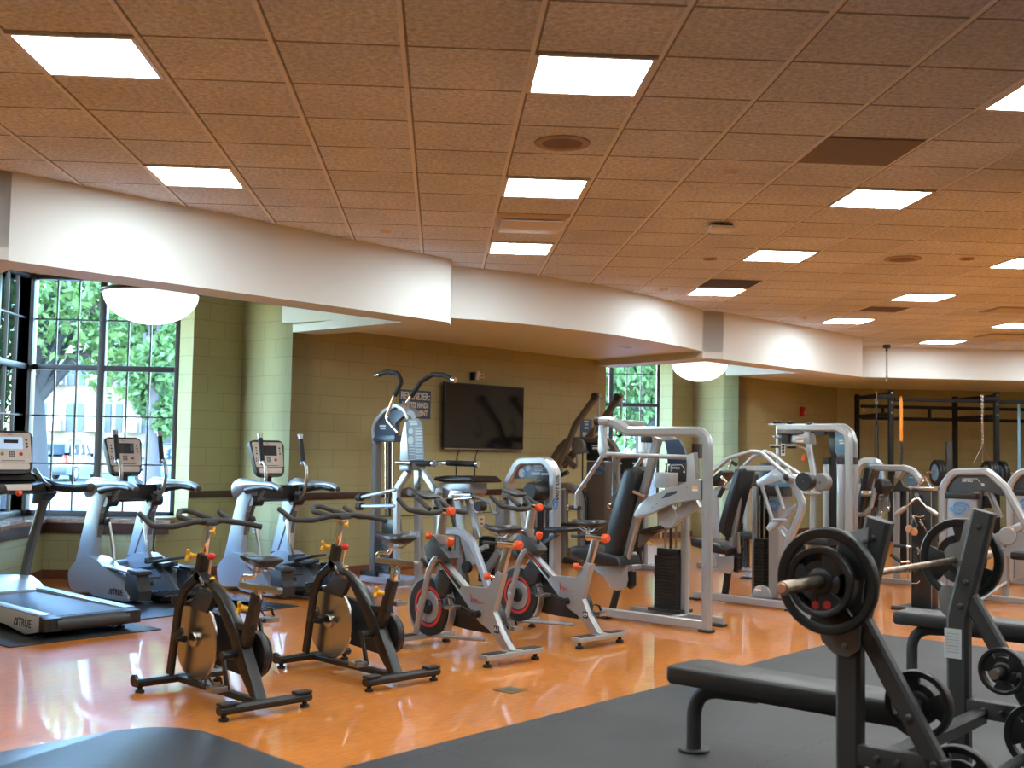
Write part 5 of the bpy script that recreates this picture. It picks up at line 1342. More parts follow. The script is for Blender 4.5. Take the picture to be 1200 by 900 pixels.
for pts in ([(700,130),(720,190),(770,250)], [(715,130),(760,170),(810,190)]):
    g = MB(); g.rtube(T2(pts, -.14), .02, .03, side=(0,1,0)); g.build('brace', SILV2, t)
# tower with a shroud
g = MB()
x0, x1 = T2([(620,400)], yt)[0].x, T2([(750,400)], yt)[0].x
z1 = T([(740,570)], yt)[0].z
g.loft([[(x0,yt-.09,z),(x0,yt+.03,z),(x0-.025,yt+.07,z),(x1+.03,yt+.07,z),(x1,yt+.03,z),(x1,yt-.09,z)] for z in (.06,z1)]); sh = g.build('tower_shroud', SILV, t)
swirl(sh, ((x0+x1)/2+.02,yt+.071,T([(780,660)], yt)[0].z), (0,1,0), .075, (-1,0,0))
g = MB(); g.prism([(x0+.03,yt-.09,z1),(x0+.03,yt-.09,z1+.06),(x0-.02,yt-.09,z1+.09),(x1-.02,yt-.09,z1+.09),(x1-.03,yt-.09,z1)], (0,.18,0), .008); g.build('shroud_cap', DPLAS, t)
q = T([(640,480),(660,420),(740,400),(840,420),(850,490)], yt+.03); MB().prism(q, (0,-.04,0), .006).build('shield', BLUSH, t)
xq = T2([(487,400)], yt)[0].x
g = MB(); g.rtube([(xq,yt,.04),(xq,yt,T([(525,480)], yt)[0].z)], .05, .055, side=(0,1,0)); g.rtube([(xq,yt,.05),(x1-.1,yt,.05)], .05, .05, side=(0,1,0)); g.rtube([((xq+x0)/2,yt,.05),((xq+x0)/2,0,.05)], .05, .05, side=(0,0,1)); g.build('tower_post', SILV, t)
stack(t, (xq+x0)/2, yt, .08, .62, xq-x0-.06, .14, 16)
MB().cyl(((xq+x0)/2-.02,yt,.62), ((xq+x0)/2-.02,yt,z1), .011, 8).build('guide_rod', CHR, t); MB().cyl(((xq+x0)/2+.03,yt,.62), ((xq+x0)/2+.03,yt,z1), .011, 8).build('guide_rod', CHR, t)
MB().box(((xq+x0)/2,yt-.05,1.0), (xq-x0-.02,.03,.75), None, .004).build('rear_guard', BLK, t)
p = T2([(535,720)], -.02)[0]
g = MB(); g.prism([V((p.x,-.03,p.z-.02))+V((.10*math.cos(R(a)),0,.10*math.sin(R(a)))) for a in range(0,181,12)]+[V((p.x-.10,-.03,.085)),V((p.x+.10,-.03,.085))], (0,-.03,0), .004); cp = g.build('cable_cover', SILV, t)
sticker(cp, V((p.x+.03,-.029,p.z+.045)), (0,1,0), .06, .035, (-1,0,0))
for x, y in ((1.04,0),(-.03,0),(xq,yt)): MB().box((x,y,.01), (.11,.09,.02), None, .006).build('foot_pad', RUB, t)
# ================================================================ MACHINES BEHIND
def px_at(T, q, off): return T([q], off)[0]
def tpath(name, T, pts, off, r, m, parent, bend=.06, n=12, z0=None):
    P = T(pts, off)
    if z0 is not None: P[-1].z = z0
    return MB().tube(rounded(P, bend), r, n).build(name, m, parent)
def rpath(name, T, pts, off, w, h, m, parent, bend=.06, z0=None, za=None):
    P = T(pts, off)
    if z0 is not None: P[-1].z = z0
    if za is not None: P[0].z = za
    return MB().rtube(rounded(P, bend), w, h, side=(0,1,0), bev=.25).build(name, m, parent)
def tprism(name, T, pts, off, th, m, parent, bev=.004): return MB().prism(T(pts, off), (0,-th,0), bev).build(name, m, parent)
def disc_at(name, T, q, off, r, th, m, parent, bev=.004): return MB().disc(px_at(T,q,off), (0,1,0), r, th, 28, bev).build(name, m, parent)
def print_lines(parent, T, rows, off, m=None):
    g = MB()
    for (x0, y0, x1, y1) in rows: g.prism(T([(x0,y0),(x1,y0),(x1,y1),(x0,y1)], off), (0,.0012,0))
    return g.build('printed_text', m or WHT, parent)
XT = (-1,0,0)
# ---- tall rotary machine beside the barbell
f = Fr(atz(995,690), R(135)); T = tracer(f, 900, 485, 7.827)
t = root(f, 'rotary_machine', 'tall silver machine with a square arch and orange tipped lever, behind the round counterweights', 'exercise machine', 'silver weight machines')
P = T([(90,125),(500,125),(640,125),(735,190),(742,330),(742,700)], 0); P.append(V((P[-1].x,0,.02)))
MB().rtube(rounded(P, [0,.0,.10,.14,.1,0,0] if False else .12), .07, .085, side=(0,1,0), bev=.25).build('arch', SILV2, t)
P = T([(560,112),(700,112),(770,170),(795,260),(795,600)], -.35); P.append(V((P[-1].x,-.35,.02)))
MB().rtube(rounded(P, .12), .06, .06, side=(0,1,0), bev=.25).build('rear_arch', SILV2, t)
for x0, x1, off, d in ((520,580,-.25,.12),(652,712,-.20,.14),(765,815,-.28,.10)):
    a, b = px_at(T,(x0,460),off), px_at(T,(x1,460),off)
    g = MB(); g.box(((a.x+b.x)/2,off,a.z/2+.02), (abs(a.x-b.x),d,a.z-.04), None, .02); sh = g.build('tower_panel', SILV, t)
    MB().box(((a.x+b.x)/2,off,a.z+.035), (abs(a.x-b.x)*.97,d*.98,.08), None, .012).build('panel_cap', DPLAS, sh)
a, b = px_at(T,(580,460),-.27), px_at(T,(652,460),-.27)
MB().box(((a.x+b.x)/2,-.27,.75), (abs(a.x-b.x),.10,1.4), None, .004).build('stack_guard', BLK, t)
tpath('guide_rod', T, [(636,390),(636,800)], -.19, .009, CHR, t, z0=.1)
tprism('shield', T, [(612,150),(660,165),(700,215),(705,380),(640,380),(612,340)], -.12, .03, BLUSH, t)
b_ = tprism('cable_guard', T, [(552,150),(614,150),(612,340),(640,400),(585,400),(552,330)], -.14, .05, BLK, t)
print_lines(b_, T, [(650,240,690,252),(655,262,695,275)], -.118)
MB().cyl(px_at(T,(775,530),-.2)+V((0,.0,-.03)), px_at(T,(775,530),-.2)+V((0,.0,.03)), .012, 8).build('blue_mark', BLUE, t)
rpath('hanging_post', T, [(97,110),(97,480)], -.05, .05, .055, SILV2, t)
for off in (-.02,-.28):
    rpath('slanted_post', T, [(352,150),(372,270),(425,570),(425,590),(395,900)], off, .05, .07, SILV2 if off > -.1 else MID, t, .05, z0=.03)
bx = tprism('lever_box', T, [(202,195),(378,180),(385,275),(200,262)], .02, .16, SILV, t, .008); sticker(bx, px_at(T,(293,240),.022), (0,1,0), .09, .05, XT)
g = MB(); p = px_at(T,(215,165),-.05); g.lathe(p, (0,0,1), [(0,-.03),(.16,-.03),(.17,-.02),(.17,.02),(.16,.03),(0,.03)], 28); g.build('cam_disc', MID, t)
for q, w in (((95,98),.17),((95,290),.15),((220,288),.14)): MB().box(px_at(T,q,-.02), (w*1.3,.10,.022), None, .006).build('stop_plate', SILV, t)
for q in ((85,78),(215,80),(390,92),(60,297),(215,302)): MB().lathe(px_at(T,q,-.02), (0,0,1), [(0,-.02),(.05,-.018),(.055,0),(.035,.02),(0,.022)], 18).build('rubber_stop', PLAS, t)
g = MB(); g.prism(T([(35,195),(150,188),(158,222),(40,222)], .03), (0,-.12,0), .01); g.build('clamp', SILV, t)
for x in (60,140): MB().disc(px_at(T,(x,205),.035), (0,1,0), .016, .012, 14).build('clamp_bolt', CHR, t)
MB().box(px_at(T,(175,225),.0), (.10,.12,.12), None, .02).build('bearing', PLAS, t)
h = tprism('instruction_tag', T, [(120,180),(155,180),(155,385),(120,385)], .03, .006, WHT, t, .001)
g = MB()
for y in (262,295,320,350): g.disc(px_at(T,(138,y),.032), (0,1,0), .018, .003, 12)
g.build('tag_print', DPLAS, h)
g = MB(); g.tube(rounded(T([(280,300),(340,315),(352,350),(335,385)], .04), .03), .013, 8); lv = g.build('lever', STEEL, t)
MB().tube(T([(338,378),(320,425)], .04), .021, 10).build('lever_tip', ORG, lv)
MB().box(px_at(T,(485,165),-.02), (.14,.08,.08), None, .015).build('cable_pulley', DPLAS, t)
MB().cyl(px_at(T,(400,168),-.02), px_at(T,(560,168),-.02), .010, 8).build('cable', CABLE, t)
g = MB(); c = px_at(T,(390,725),.04); g.box(c, (.26,.08,.03), None, .008); g.build('foot_clamp', SILV, t)
g = MB(); g.rtube([(-.22,0,.045),(1.30,0,.045)], .06, .06, side=(0,1,0)); g.rtube([(-.05,-.4,.045),(-.05,.02,.045)], .06, .06, side=(0,0,1)); g.build('base_rail', SILV, t)
p = px_at(T,(395,900),.0); MB().box((p.x-.1,.0,.50), (.40,.40,.08), None, .03).build('seat', PAD, t); MB().rtube([(p.x-.1,0,.05),(p.x-.1,0,.46)], .07, .07, side=(0,1,0)).build('seat_post', SILV, t)
for x in (-.2,1.28): MB().box((x,0,.008), (.11,.10,.016), None, .005).build('foot_pad', RUB, t)

# ---- press with a round black pad, right of the rotary machine
f = Fr(atz(1050,686), R(135)); T = tracer(f, 1000, 530, 8.18)
t = root(f, 'shoulder_press', 'silver machine with a round black pad and blue shield, beside the black post', 'exercise machine', 'silver weight machines')
P = T([(165,148),(480,152),(570,175),(660,290)], 0); MB().rtube(rounded(P, .12), .06, .075, side=(0,1,0), bev=.25).build('top_beam', SILV2, t)
rpath('back_post', T, [(185,190),(60,880)], -.02, .05, .065, SILV, t, z0=.05)
pad_prism('back_pad', T([(100,150),(150,140),(175,165),(80,560),(30,790),(-20,790),(20,560)], .12), -.26, t)
tpath('side_arm', T, [(220,345),(190,450),(170,520),(100,595),(20,600)], .16, .024, SILV2, t, .08)
g = MB(); p = px_at(T,(130,398),.16); g.cyl(p+V((.06,0,0)), p+V((-.06,0,0)), .034, 16); o = g.build('arm_sleeve', SILV2, t); sticker(o, p+V((0,.034,.008)), (0,1,0), .07, .03, XT)
p = px_at(T,(285,330),.14); MB().lathe(p, (.5,1,0), [(0,-.07),(.07,-.07),(.09,-.05),(.09,.05),(.07,.07),(0,.07)], 24).build('round_pad', PAD, t)
MB().tube([p, px_at(T,(220,420),.10), px_at(T,(205,520),.08)], .025, 10).build('pad_stem', PLAS, t)
g = MB()
for (a, b) in (((215,440),(260,540)),((300,420),(330,520)),((230,520),(250,600))): g.prism([px_at(T,a,.06),px_at(T,(b[0],a[1]+10),.06),px_at(T,b,.06),px_at(T,(a[0],b[1]-10),.06)], (0,-.03,0), .006)
g.prism(T([(205,430),(330,400),(350,520),(240,610),(200,560)], .03), (0,-.03,0), .005); g.build('linkage_plate', STEEL, t)
for q in ((260,585),(320,545),(345,345)): disc_at('linkage_bolt', T, q, .05, .035, .04, CHR, t)
tprism('shield', T, [(505,190),(590,180),(625,230),(625,315),(530,315),(505,280)], -.05, .05, BLUSH, t)
print_lines(t.children[-1], T, [(530,205,560,218),(535,235,575,245)], -.048)
tprism('cable_box', T, [(400,180),(470,180),(440,245),(395,245)], .02, .08, SILV, t, .006)
rpath('tower_post', T, [(415,380),(415,900)], -.05, .05, .075, SILV, t, z0=.03)
tprism('stack_guard', T, [(445,340),(535,340),(535,1150),(445,1150)], -.10, .05, BLK, t)
rpath('guard_rail', T, [(520,330),(520,900)], -.08, .02, .02, SILV, t, z0=.03)
tprism('tower_top', T, [(345,345),(400,330),(445,250),(480,330),(540,345),(540,375),(345,375)], -.06, .06, DPLAS, t)
p = px_at(T,(60,880),0); MB().box((p.x+.25,.05,.52), (.45,.36,.08), None, .03).build('seat', PAD, t); MB().rtube([(p.x+.25,.05,.05),(p.x+.25,.05,.48)], .07, .07, side=(0,1,0)).build('seat_post', BLK, t)
g = MB(); g.rtube([(p.x+.5,0,.045),(-.35,0,.045)], .06, .06, side=(0,1,0)); g.build('base_rail', SILV, t)
# ---- machine with a pale blue rounded head behind it
f = Fr(atz(1030,672), R(135)); T = tracer(f, 1000, 530, 8.18)
t = root(f, 'weight_tower', 'pale rounded machine head with a blue shield, just behind the tall arched machine', 'exercise machine')
P = T([(20,330),(40,160),(90,85),(200,85),(245,110),(270,250),(275,420)], 0); MB().rtube(rounded(P, .12), .09, .09, side=(0,1,0), bev=.25).build('arch', SILV2, t)
sh = tprism('shield', T, [(115,120),(205,85),(250,115),(275,260),(215,265),(200,140)], .06, .05, BLUSH, t)
print_lines(sh, T, [(210,170,245,180),(212,190,240,200)], .062)
for q in (60,250): rpath('post', T, [(q,300),(q,800)], 0, .06, .07, SILV, t, z0=.0)
stack(t, px_at(T,(150,500),0).x, 0, .06, .6, .24, .14, 14)
tprism('guard', T, [(70,250),(240,250),(240,700),(70,700)], -.03, .03, DPLAS, t)
MB().box((px_at(T,(150,500),0).x,0,.03), (.5,.3,.06), None, .01).build('base', SILV, t)

# ---- the black accessory post and what hangs on it
f = Fr(atz(1080,715), R(135)); T = tracer(f, 1000, 530, 8.18); T7 = tracer(f, 1040, 620, 7.5)
t = root(f, 'accessory_post', 'black upright post holding cable handles, behind the second bench', 'accessory rack')
zt = px_at(T,(650,360),0).z
MB().box((0,-.08,zt/2), (.20,.16,zt-.01), None, .012).build('post', BLK, t)
MB().box((0,-.08,zt+.012), (.23,.19,.03), None, .006).build('top_plate', CHR, t)
MB().box((0,-.05,.012), (.46,.46,.022), None, .006).build('base_plate', BLK, t)
for q, off in (((615,400),.02),((600,610),.02),((680,640),.02)): MB().cyl(px_at(T,q,-.01), px_at(T,q,.06), .008, 8).build('peg', CHR, t)
for q in ((190,160),(190,285)): MB().cyl(px_at(T7,q,-.01), px_at(T7,q,.05), .008, 8).build('peg', CHR, t)
edge = MB()
for s in (-1,1): edge.box((s*.098,.003,zt/2), (.006,.008,zt-.03))
edge.build('edge_trim', STEEL, t)
def acc(name, label): 
    return root(f, name, label, 'cable handle', 'handles on the black accessory post')
a = acc('triangle_handle', 'chrome triangle handle standing on top of the black accessory post')
g = MB(); g.tube(T([(615,335),(670,235),(690,235),(745,335)], -.04), .009, 8); g.tube(T([(615,335),(615,345)], -.04)+[px_at(T,(615,335),-.12)], .012, 8); g.tube(T([(745,335),(745,345)], -.04)+[px_at(T,(745,335),-.12)], .012, 8); g.build('handle_frame', CHR, a)
a = acc('v_handle', 'chrome v shaped pushdown handle spread wide at the top of the black accessory post')
g = MB(); g.tube(T([(500,530),(595,445),(625,445),(710,535)], .06), .011, 10); g.disc(px_at(T,(612,410),.06), (0,1,0), .022, .014, 16); g.build('handle_frame', CHR, a)
for p0, p1 in (((500,530),(405,598)),((705,530),(805,602))): MB().tube(T([p0,((p0[0]+p1[0])/2,(p0[1]+p1[1])/2),p1], .06), [.02,.026,.02], 12).build('knurled_grip', STEEL, a)
a = acc('stirrup_handle', 'pair of stirrup handles with round copper coloured ends on the black post')
g = MB(); g.tube(T([(560,605),(640,620),(680,610)], .06), .006, 8)
for c in ((540,735),(590,760)): g.tube(T([(575,615),(c[0]+25,c[1]-60),c], .06), .008, 8)
g.build('handle_frame', CHR, a)
for c in ((535,735),(585,762)): MB().disc(px_at(T,c,.07), (.3,1,0), .038, .03, 22, .008).build('end_disc', mat('copper brown disc', (.55,.26,.13), .4, metal=.4), a)
MB().tube(T([(640,660),(665,700)], .06), .013, 8).build('grip', COPP, a)
a = acc('strap_chain', 'thin chain and strap hanging at the right side of the black post')
g = MB(); P = T([(640,640),(680,700),(720,790)], .05)
for k in range(14):
    p = P[0].lerp(P[2], k/13); g.ring(p, (1 if k % 2 else .2,.3,.2 if k % 2 else 1), .006, .010, .003, 10)
g.build('chain', CHR, a)
for lab, q0, q1, q2 in (('black single grip handle pointing left, upper one on the black post', (60,145),(165,152),(200,160)), ('black single grip handle pointing left, lower one on the black post', (30,225),(115,290),(195,285))):
    a = acc('grip_handle', lab)
    MB().tube(T7([q0,q1], .06), .016, 10).build('grip', RUB, a); MB().tube(T7([q1,q2], .06), .010, 8).build('hook', CHR, a)
a = acc('tricep_rope', 'black braided rope hanging down the left side of the black post')
g = MB()
for ph in (0,PI):
    P = [px_at(T7,(250,200+k*12),.05)+V((.012*math.cos(k*1.1+ph),.008*math.sin(k*1.1+ph),0)) for k in range(17)]; g.tube(P, .012, 8)
g.build('rope', RUB, a); MB().tube(T7([(262,160),(280,200),(270,220)], .05), .010, 8).build('clip', CHR, a)
MB().tube(T7([(215,480),(265,475),(285,455)], .06), .007, 8).build('hook', CHR, a)
o = MB(); A_, B_ = atz(1046,712,.03), atz(1096,717,.03); o.cyl(A_, B_, .014, 12)
bar = o.build('cable_bar', STEEL); tag(bar, 'short chrome cable bar with a black grip lying on the floor by the second bench', 'cable bar')
MB().cyl(A_+(A_-B_)*.02, A_.lerp(B_,.33), .019, 12).build('grip', RUB, bar); MB().cyl(A_+(B_-A_)*.95, B_, .019, 12).build('grip', RUB, bar)

# ---- the two low towers at the right edge
def low_tower(f, label):
    T = tracer(f, 1040, 520, 5)
    t = root(f, 'weight_tower', label, 'exercise machine', 'low towers with a blue emblem')
    P = T([(327,520),(327,250),(385,165),(590,162),(690,255),(880,590)], 0); P.insert(0, V((P[0].x,0,.03)))
    MB().rtube(rounded(P, [0,0,.12,.13,.13,.12,0] if False else .14), .09, .075, side=(0,1,0), bev=.25).build('arch', SILV2, t)
    sh = tprism('shield', T, [(342,300),(345,245),(395,182),(585,178),(660,245),(690,310),(540,270)], .0, .04, DPLAS, t)
    c = px_at(T,(480,218),.002)
    text('shield_lettering', 'NITRO', .035, WHT, sh, c+V((.02,0,.0)), frame_rot(XT,(0,0,1)), .0005, bold=.001)
    g = MB(); g.tube(T([(440,228),(440,205),(525,205),(545,230),(555,240)], .003), .003, 6); g.disc(px_at(T,(560,240),.003), (0,1,0), .016, .003, 14); g.build('shield_print', WHT, sh)
    a, b = px_at(T,(342,320),-.02), px_at(T,(528,320),-.02)
    g = MB(); g.loft([[(a.x,-.14,z),(a.x,.0,z),(a.x-.05,.03,z),(b.x+.05,.03,z),(b.x,.0,z),(b.x,-.14,z)] for z in (.05,a.z)]); pn = g.build('front_panel', SILV, t)
    g = MB(); g.box(((a.x+b.x)/2,-.05,a.z+.035), (abs(a.x-b.x),.17,.07), None, .015); g.build('panel_cap', PLAS, t)
    swirl(pn, ((a.x+b.x)/2,.033,px_at(T,(425,373),0).z), (0,1,0), .085, XT)
    tprism('cable_guard', T, [(538,275),(556,275),(556,700),(538,700)], -.02, .06, BLK, t)
    for x in (590,610): rpath('pulley_arm', T, [(x,290),(x+60,430)], -.05, .03, .03, SILV2 if x == 610 else MID, t)
    g = MB()
    for k in range(6): g.disc(px_at(T,(585,310+k*12),-.1), (0,0,1), .05, .02, 18, .004)
    g.build('weight_plates', BLK, t)
    tprism('lever', T, [(605,540),(780,455),(800,480),(795,500),(640,575)], .03, .06, SILV2, t, .008); sticker(t.children[-1], px_at(T,(718,495),.032), (0,1,0), .07, .035, XT)
    disc_at('cam', T, (740,580), -.01, .16, .05, SILV, t, .01); disc_at('cam_hub', T, (705,540), .01, .09, .05, SILV2, t, .008)
    for q in ((690,600),(672,620)): disc_at('cam_bolt', T, q, .02, .012, .012, CHR, t, .002)
    rpath('lever_post', T, [(690,640),(690,800)], -.02, .05, .07, SILV, t, z0=.04)
    p = px_at(T,(690,800),0)
    g = MB(); g.rtube([(P[0].x+.05,0,.045),(p.x-.55,0,.045)], .06, .06, side=(0,1,0)); g.rtube([(P[0].x+.05,-.16,.045),(P[0].x+.05,.10,.045)], .05, .05, side=(0,0,1)); g.build('base_rail', SILV, t)
    MB().rtube([(p.x+.2,.12,.03),(p.x-.02,.02,.22)], .03, .03, side=(0,1,0)).build('base_brace', SILV2, t)
    MB().box((p.x-.30,0,.50), (.40,.36,.08), None, .03).build('seat', PAD, t); MB().rtube([(p.x-.3,0,.05),(p.x-.3,0,.47)], .07, .07, side=(0,1,0)).build('seat_post', SILV, t)
    stack(t, (a.x+b.x)/2, -.06, .06, .5, .2, .1, 12)
    return t
low_tower(Fr(atz(1120,702), R(135)), 'low tower with dark shield and blue emblem, behind the far plate of the barbell')
f2 = Fr(atz(1120,702), R(135))
lt = [o for o in C.objects if o.name.startswith('weight_tower') and o.get('group')][-1]
dup(lt, atz(1198,686), R(135), 'low tower with blue emblem cut off by the right edge of the photo')

# ---- tower with the curved arch between the silver bikes and the chest press
f = Fr(atz(665,702), R(135)); T = tracer(f, 580, 530, 5)
t = root(f, 'leg_curl_machine', 'grey arched tower with black pads behind the silver spin bikes, lettered along its post', 'exercise machine', 'grey weight machines')
P = T([(70,260),(85,175),(150,52),(310,48),(352,120),(352,600)], 0); P.append(V((P[-1].x,0,.02)))
MB().rtube(rounded(P, .13), .12, .085, side=(0,1,0), bev=.2).build('arch', SILV, t)
text('arch_lettering', 'NAUTILUS', .058, PLAS, t, px_at(T,(366,215),.0615), frame_rot((0,0,1),(1,0,0)), .0006, bold=.0015)
swirl(t, px_at(T,(354,305),.061), (0,1,0), .05, (0,0,1), (1,0,0))
sh = tprism('shield', T, [(118,155),(170,72),(300,68),(328,110),(328,185),(290,180),(250,150)], .02, .05, PLAS, t)
print_lines(sh, T, [(230,75,275,85),(232,92,280,97),(234,104,278,109),(215,118,265,132),(272,122,322,134)], .022, GRYT)
g = MB(); g.disc(px_at(T,(157,122),.022), (0,1,0), .045, .003, 20); g.disc(px_at(T,(195,90),.022), (0,1,0), .035, .003, 20); g.build('shield_picture', GRYT, sh)
MB().disc(px_at(T,(172,125),.024), (0,1,0), .02, .003, 14).build('shield_mark', BLUE, sh)
tprism('stack_guard', T, [(220,170),(322,170),(322,800),(220,800)], -.04, .04, DPLAS, t)
for x in (243,292): tpath('guide_rod', T, [(x,150),(x,440)], .0, .012, STEEL, t)
stack(t, px_at(T,(270,600),0).x, .0, .10, .52, .22, .08, 14)
MB().lathe(px_at(T,(245,230),.14), (0,1,0), [(0,-.12),(.08,-.12),(.095,-.10),(.095,.10),(.08,.12),(0,.12)], 24).build('roller_pad', PAD, t)
MB().cyl(px_at(T,(245,230),.14), px_at(T,(245,230),-.02), .02, 10).build('roller_shaft', STEEL, t)
pad_prism('thigh_pad', T([(282,448),(300,440),(410,440),(420,450),(418,468),(300,476)], .22), -.30, t, .02)
tprism('pad_support', T, [(250,560),(255,540),(330,485),(365,485),(300,530)], .08, .05, DPLAS, t)
rpath('brace', T, [(160,330),(260,330)], -.06, .05, .03, mat('copper brown beam', (.32,.22,.15), .5, metal=.2), t)  # brace in one even copper brown
rpath('front_leg', T, [(75,250),(60,420),(60,560)], -.05, .07, .08, MID, t, z0=.03)
rpath('slant_leg', T, [(150,270),(185,460)], .05, .06, .08, SILV2, t, .02); rpath('slant_leg', T, [(95,270),(130,560)], .05, .06, .05, SHELL, t, .02)
g = MB(); g.rtube([(P[-1].x,0,.04),(P[0].x+.1,0,.04)], .08, .06, side=(0,1,0)); g.rtube([(P[-1].x,-.3,.04),(P[-1].x,.06,.04)], .06, .06, side=(0,0,1)); g.build('base_rail', SILV, t)

# ---- the high pull-down with two long bent arms
f = Fr(atz(692,660), R(135)); T = tracer(f, 630, 450, 8.18); T2 = tracer(f, 640, 550, 6.925)
t = root(f, 'pulldown_machine', 'brown grey pulldown machine with two long raised arms, against the wall beside the window', 'exercise machine', 'grey weight machines')
for s, off, pts in ((0,.18,[(195,790),(290,590),(365,385),(550,135)]),(1,-.42,[(250,790),(400,610),(590,395),(765,145)])):
    ar = rpath('swing_arm', T, pts, off, .06, .085, mat('taupe frame paint', (.15,.12,.10), .45, metal=.3), t, .2)
    c = px_at(T, (560,122) if s == 0 else (775,128), off)
    MB().cyl(c+V((0,-.05,0)), c+V((0,.05,0)), .05, 14).build('arm_head', DPLAS, ar)
    MB().cyl(c+V((-.07,0,0.01)), c+V((.0,0,0.01)), .03, 12).build('arm_pin', CHR, ar)
    e = px_at(T, (585,310) if s == 0 else (800,335), off)
    MB().cyl(c+V((-.05,0,0)), e, .015, 8).build('strap_rod', STEEL, ar)
    P = T([(540,480),(550,500),(575,515),(610,480)] if s == 0 else [(760,430),(752,480),(780,505),(805,480)], off)
    g = MB(); g.tube(rounded([e]+P[:1], .02)+rounded(P, .03), .011, 8); g.build('handle_loop', CHR, ar)
    MB().tube(P[-2:], .02, 10).build('handle_grip', RUB, ar)
TAU = _mats['taupe frame paint']
P = T([(140,740),(225,600),(300,538),(650,540),(700,560),(755,640),(760,900)], -.10); P.append(V((P[-1].x,-.10,.02)))
MB().rtube(rounded(P, .14), .09, .08, side=(0,1,0), bev=.2).build('arch', TAU, t)
disc_at('pulley', T, (392,597), .05, .105, .05, MID, t, .008); disc_at('pulley_hub', T, (395,597), .08, .015, .02, CHR, t, .002)
tpath('cable', T, [(432,620),(432,900)], .04, .010, CABLE, t, z0=.7)
sh = tprism('shield', T, [(465,560),(625,560),(625,680),(500,670),(470,620)], -.02, .05, PLAS, t)
print_lines(sh, T, [(520,585,605,595),(525,605,600,625)], -.018)
a, b = px_at(T,(485,720),-.1), px_at(T,(665,720),-.1)
g = MB(); g.box(((a.x+b.x)/2,-.14,a.z/2), (abs(a.x-b.x),.16,a.z-.06), None, .02); pn = g.build('front_panel', mat('taupe shroud', (.11,.085,.07), .5), t)
g = MB(); g.box(((a.x+b.x)/2,-.14,a.z+.03), (abs(a.x-b.x)*1.0,.17,.10), None, .02); g.build('panel_cap', PLAS, t)
swirl(pn, px_at(T,(585,825),-.055), (0,1,0), .085, XT)
rp = rpath('rear_post', T, [(755,680),(755,900)], .0, .06, .10, SILV, t, z0=.02)
g = MB()
for k in range(12): g.disc(px_at(T,(762,700+k*17),.031), (0,1,0), .010, .003, 8)
g.build('post_holes', PLAS, rp); swirl(rp, px_at(T,(760,890),.032), (0,1,0), .05, (0,0,1), (1,0,0))
rpath('lower_link', T, [(265,690),(355,790)], .06, .05, .07, TAU, t); rpath('lower_link', T, [(345,640),(240,770)], .0, .05, .06, TAU, t)
tpath('link_loop', T, [(378,640),(376,790),(345,820),(305,780)], .04, .014, STEEL, t, .05)
tpath('foot_lever', T, [(215,880),(290,845)], .06, .03, DPLAS, t); tpath('lever_post', T, [(220,760),(222,900)], .0, .03, SILV, t)
P = T2([(115,140),(200,135),(275,200),(285,420),(285,650)], .10); P[-1].z = .02; MB().rtube(rounded(P, .18), .09, .09, side=(0,1,0), bev=.2).build('seat_frame', MID, t)
rp = rpath('seat_frame_post', T2, [(148,160),(148,720)], .10, .08, .10, MID, t, z0=.02); sticker(rp, px_at(T2,(140,150),.142), (0,1,0), .07, .05, XT)
P = T2([(255,150),(320,200),(325,640)], -.05); P[-1].z = .02; MB().rtube(rounded(P, .18), .06, .07, side=(0,1,0), bev=.2).build('inner_frame', BLK, t)
g = MB(); g.rtube([(.65,.05,.04),(-.55,.05,.04)], .08, .07, side=(0,1,0)); g.build('base_rail', MID, t)
p = px_at(T2,(215,560),.1); MB().box((p.x-.05,.10,.48), (.34,.36,.08), None, .03).build('seat', PAD, t)
g = MB(); g.cyl(px_at(T2,(150,740),.25), px_at(T2,(235,770),.25), .05, 14); g.build('foot_roller', PAD, t)

# ---- machine seen between the chest press frames
f = Fr(atz(752,668), R(135)); T = tracer(f, 690, 480, 7.5); T2 = tracer(f, 690, 590, 5.625)
t = root(f, 'back_extension', 'partly hidden machine with a tilted pad and yellow pin, seen through the chest press frame', 'exercise machine', 'grey weight machines')
P = T([(265,600),(265,440),(330,405),(440,415),(485,450),(500,620)], -.1); MB().rtube(rounded(P, .10), .08, .06, side=(0,1,0), bev=.2).build('arch', SILV, t)
for q in (265,500):
    rpath('tower_post', T, [(q,560),(q,900)], -.1, .06, .06, SILV, t, z0=.02)
sh = tprism('shield', T, [(278,430),(440,425),(475,470),(480,560),(278,560)], -.06, .04, PLAS, t); print_lines(sh, T, [(385,465,430,480),(275,465,290,480)], -.058)
tprism('stack_guard', T, [(285,560),(485,560),(485,1250),(285,1250)], -.12, .04, DPLAS, t)
pad_prism('tilted_pad', T2([(325,185),(340,170),(470,140),(505,145),(500,165),(335,205)], .14), -.30, t, .02)
tprism('pad_bracket', T2, [(330,205),(480,175),(400,230),(345,275),(322,300)], .0, .05, MID, t)
MB().tube(T2([(388,255),(415,272)], .05), .016, 10).build('yellow_pin', YEL, t)
rpath('pad_post', T2, [(330,290),(340,420)], -.02, .05, .06, BLK, t, z0=.05)
g = MB(); p = px_at(T2,(345,425),-.02); g.rtube([(p.x+.35,-.02,.04),(-.35,-.02,.04)], .06, .06, side=(0,1,0)); g.rtube([(p.x,-.2,.04),(p.x,.2,.04)], .06, .06, side=(0,0,1)); g.build('base_rail', SILV, t)

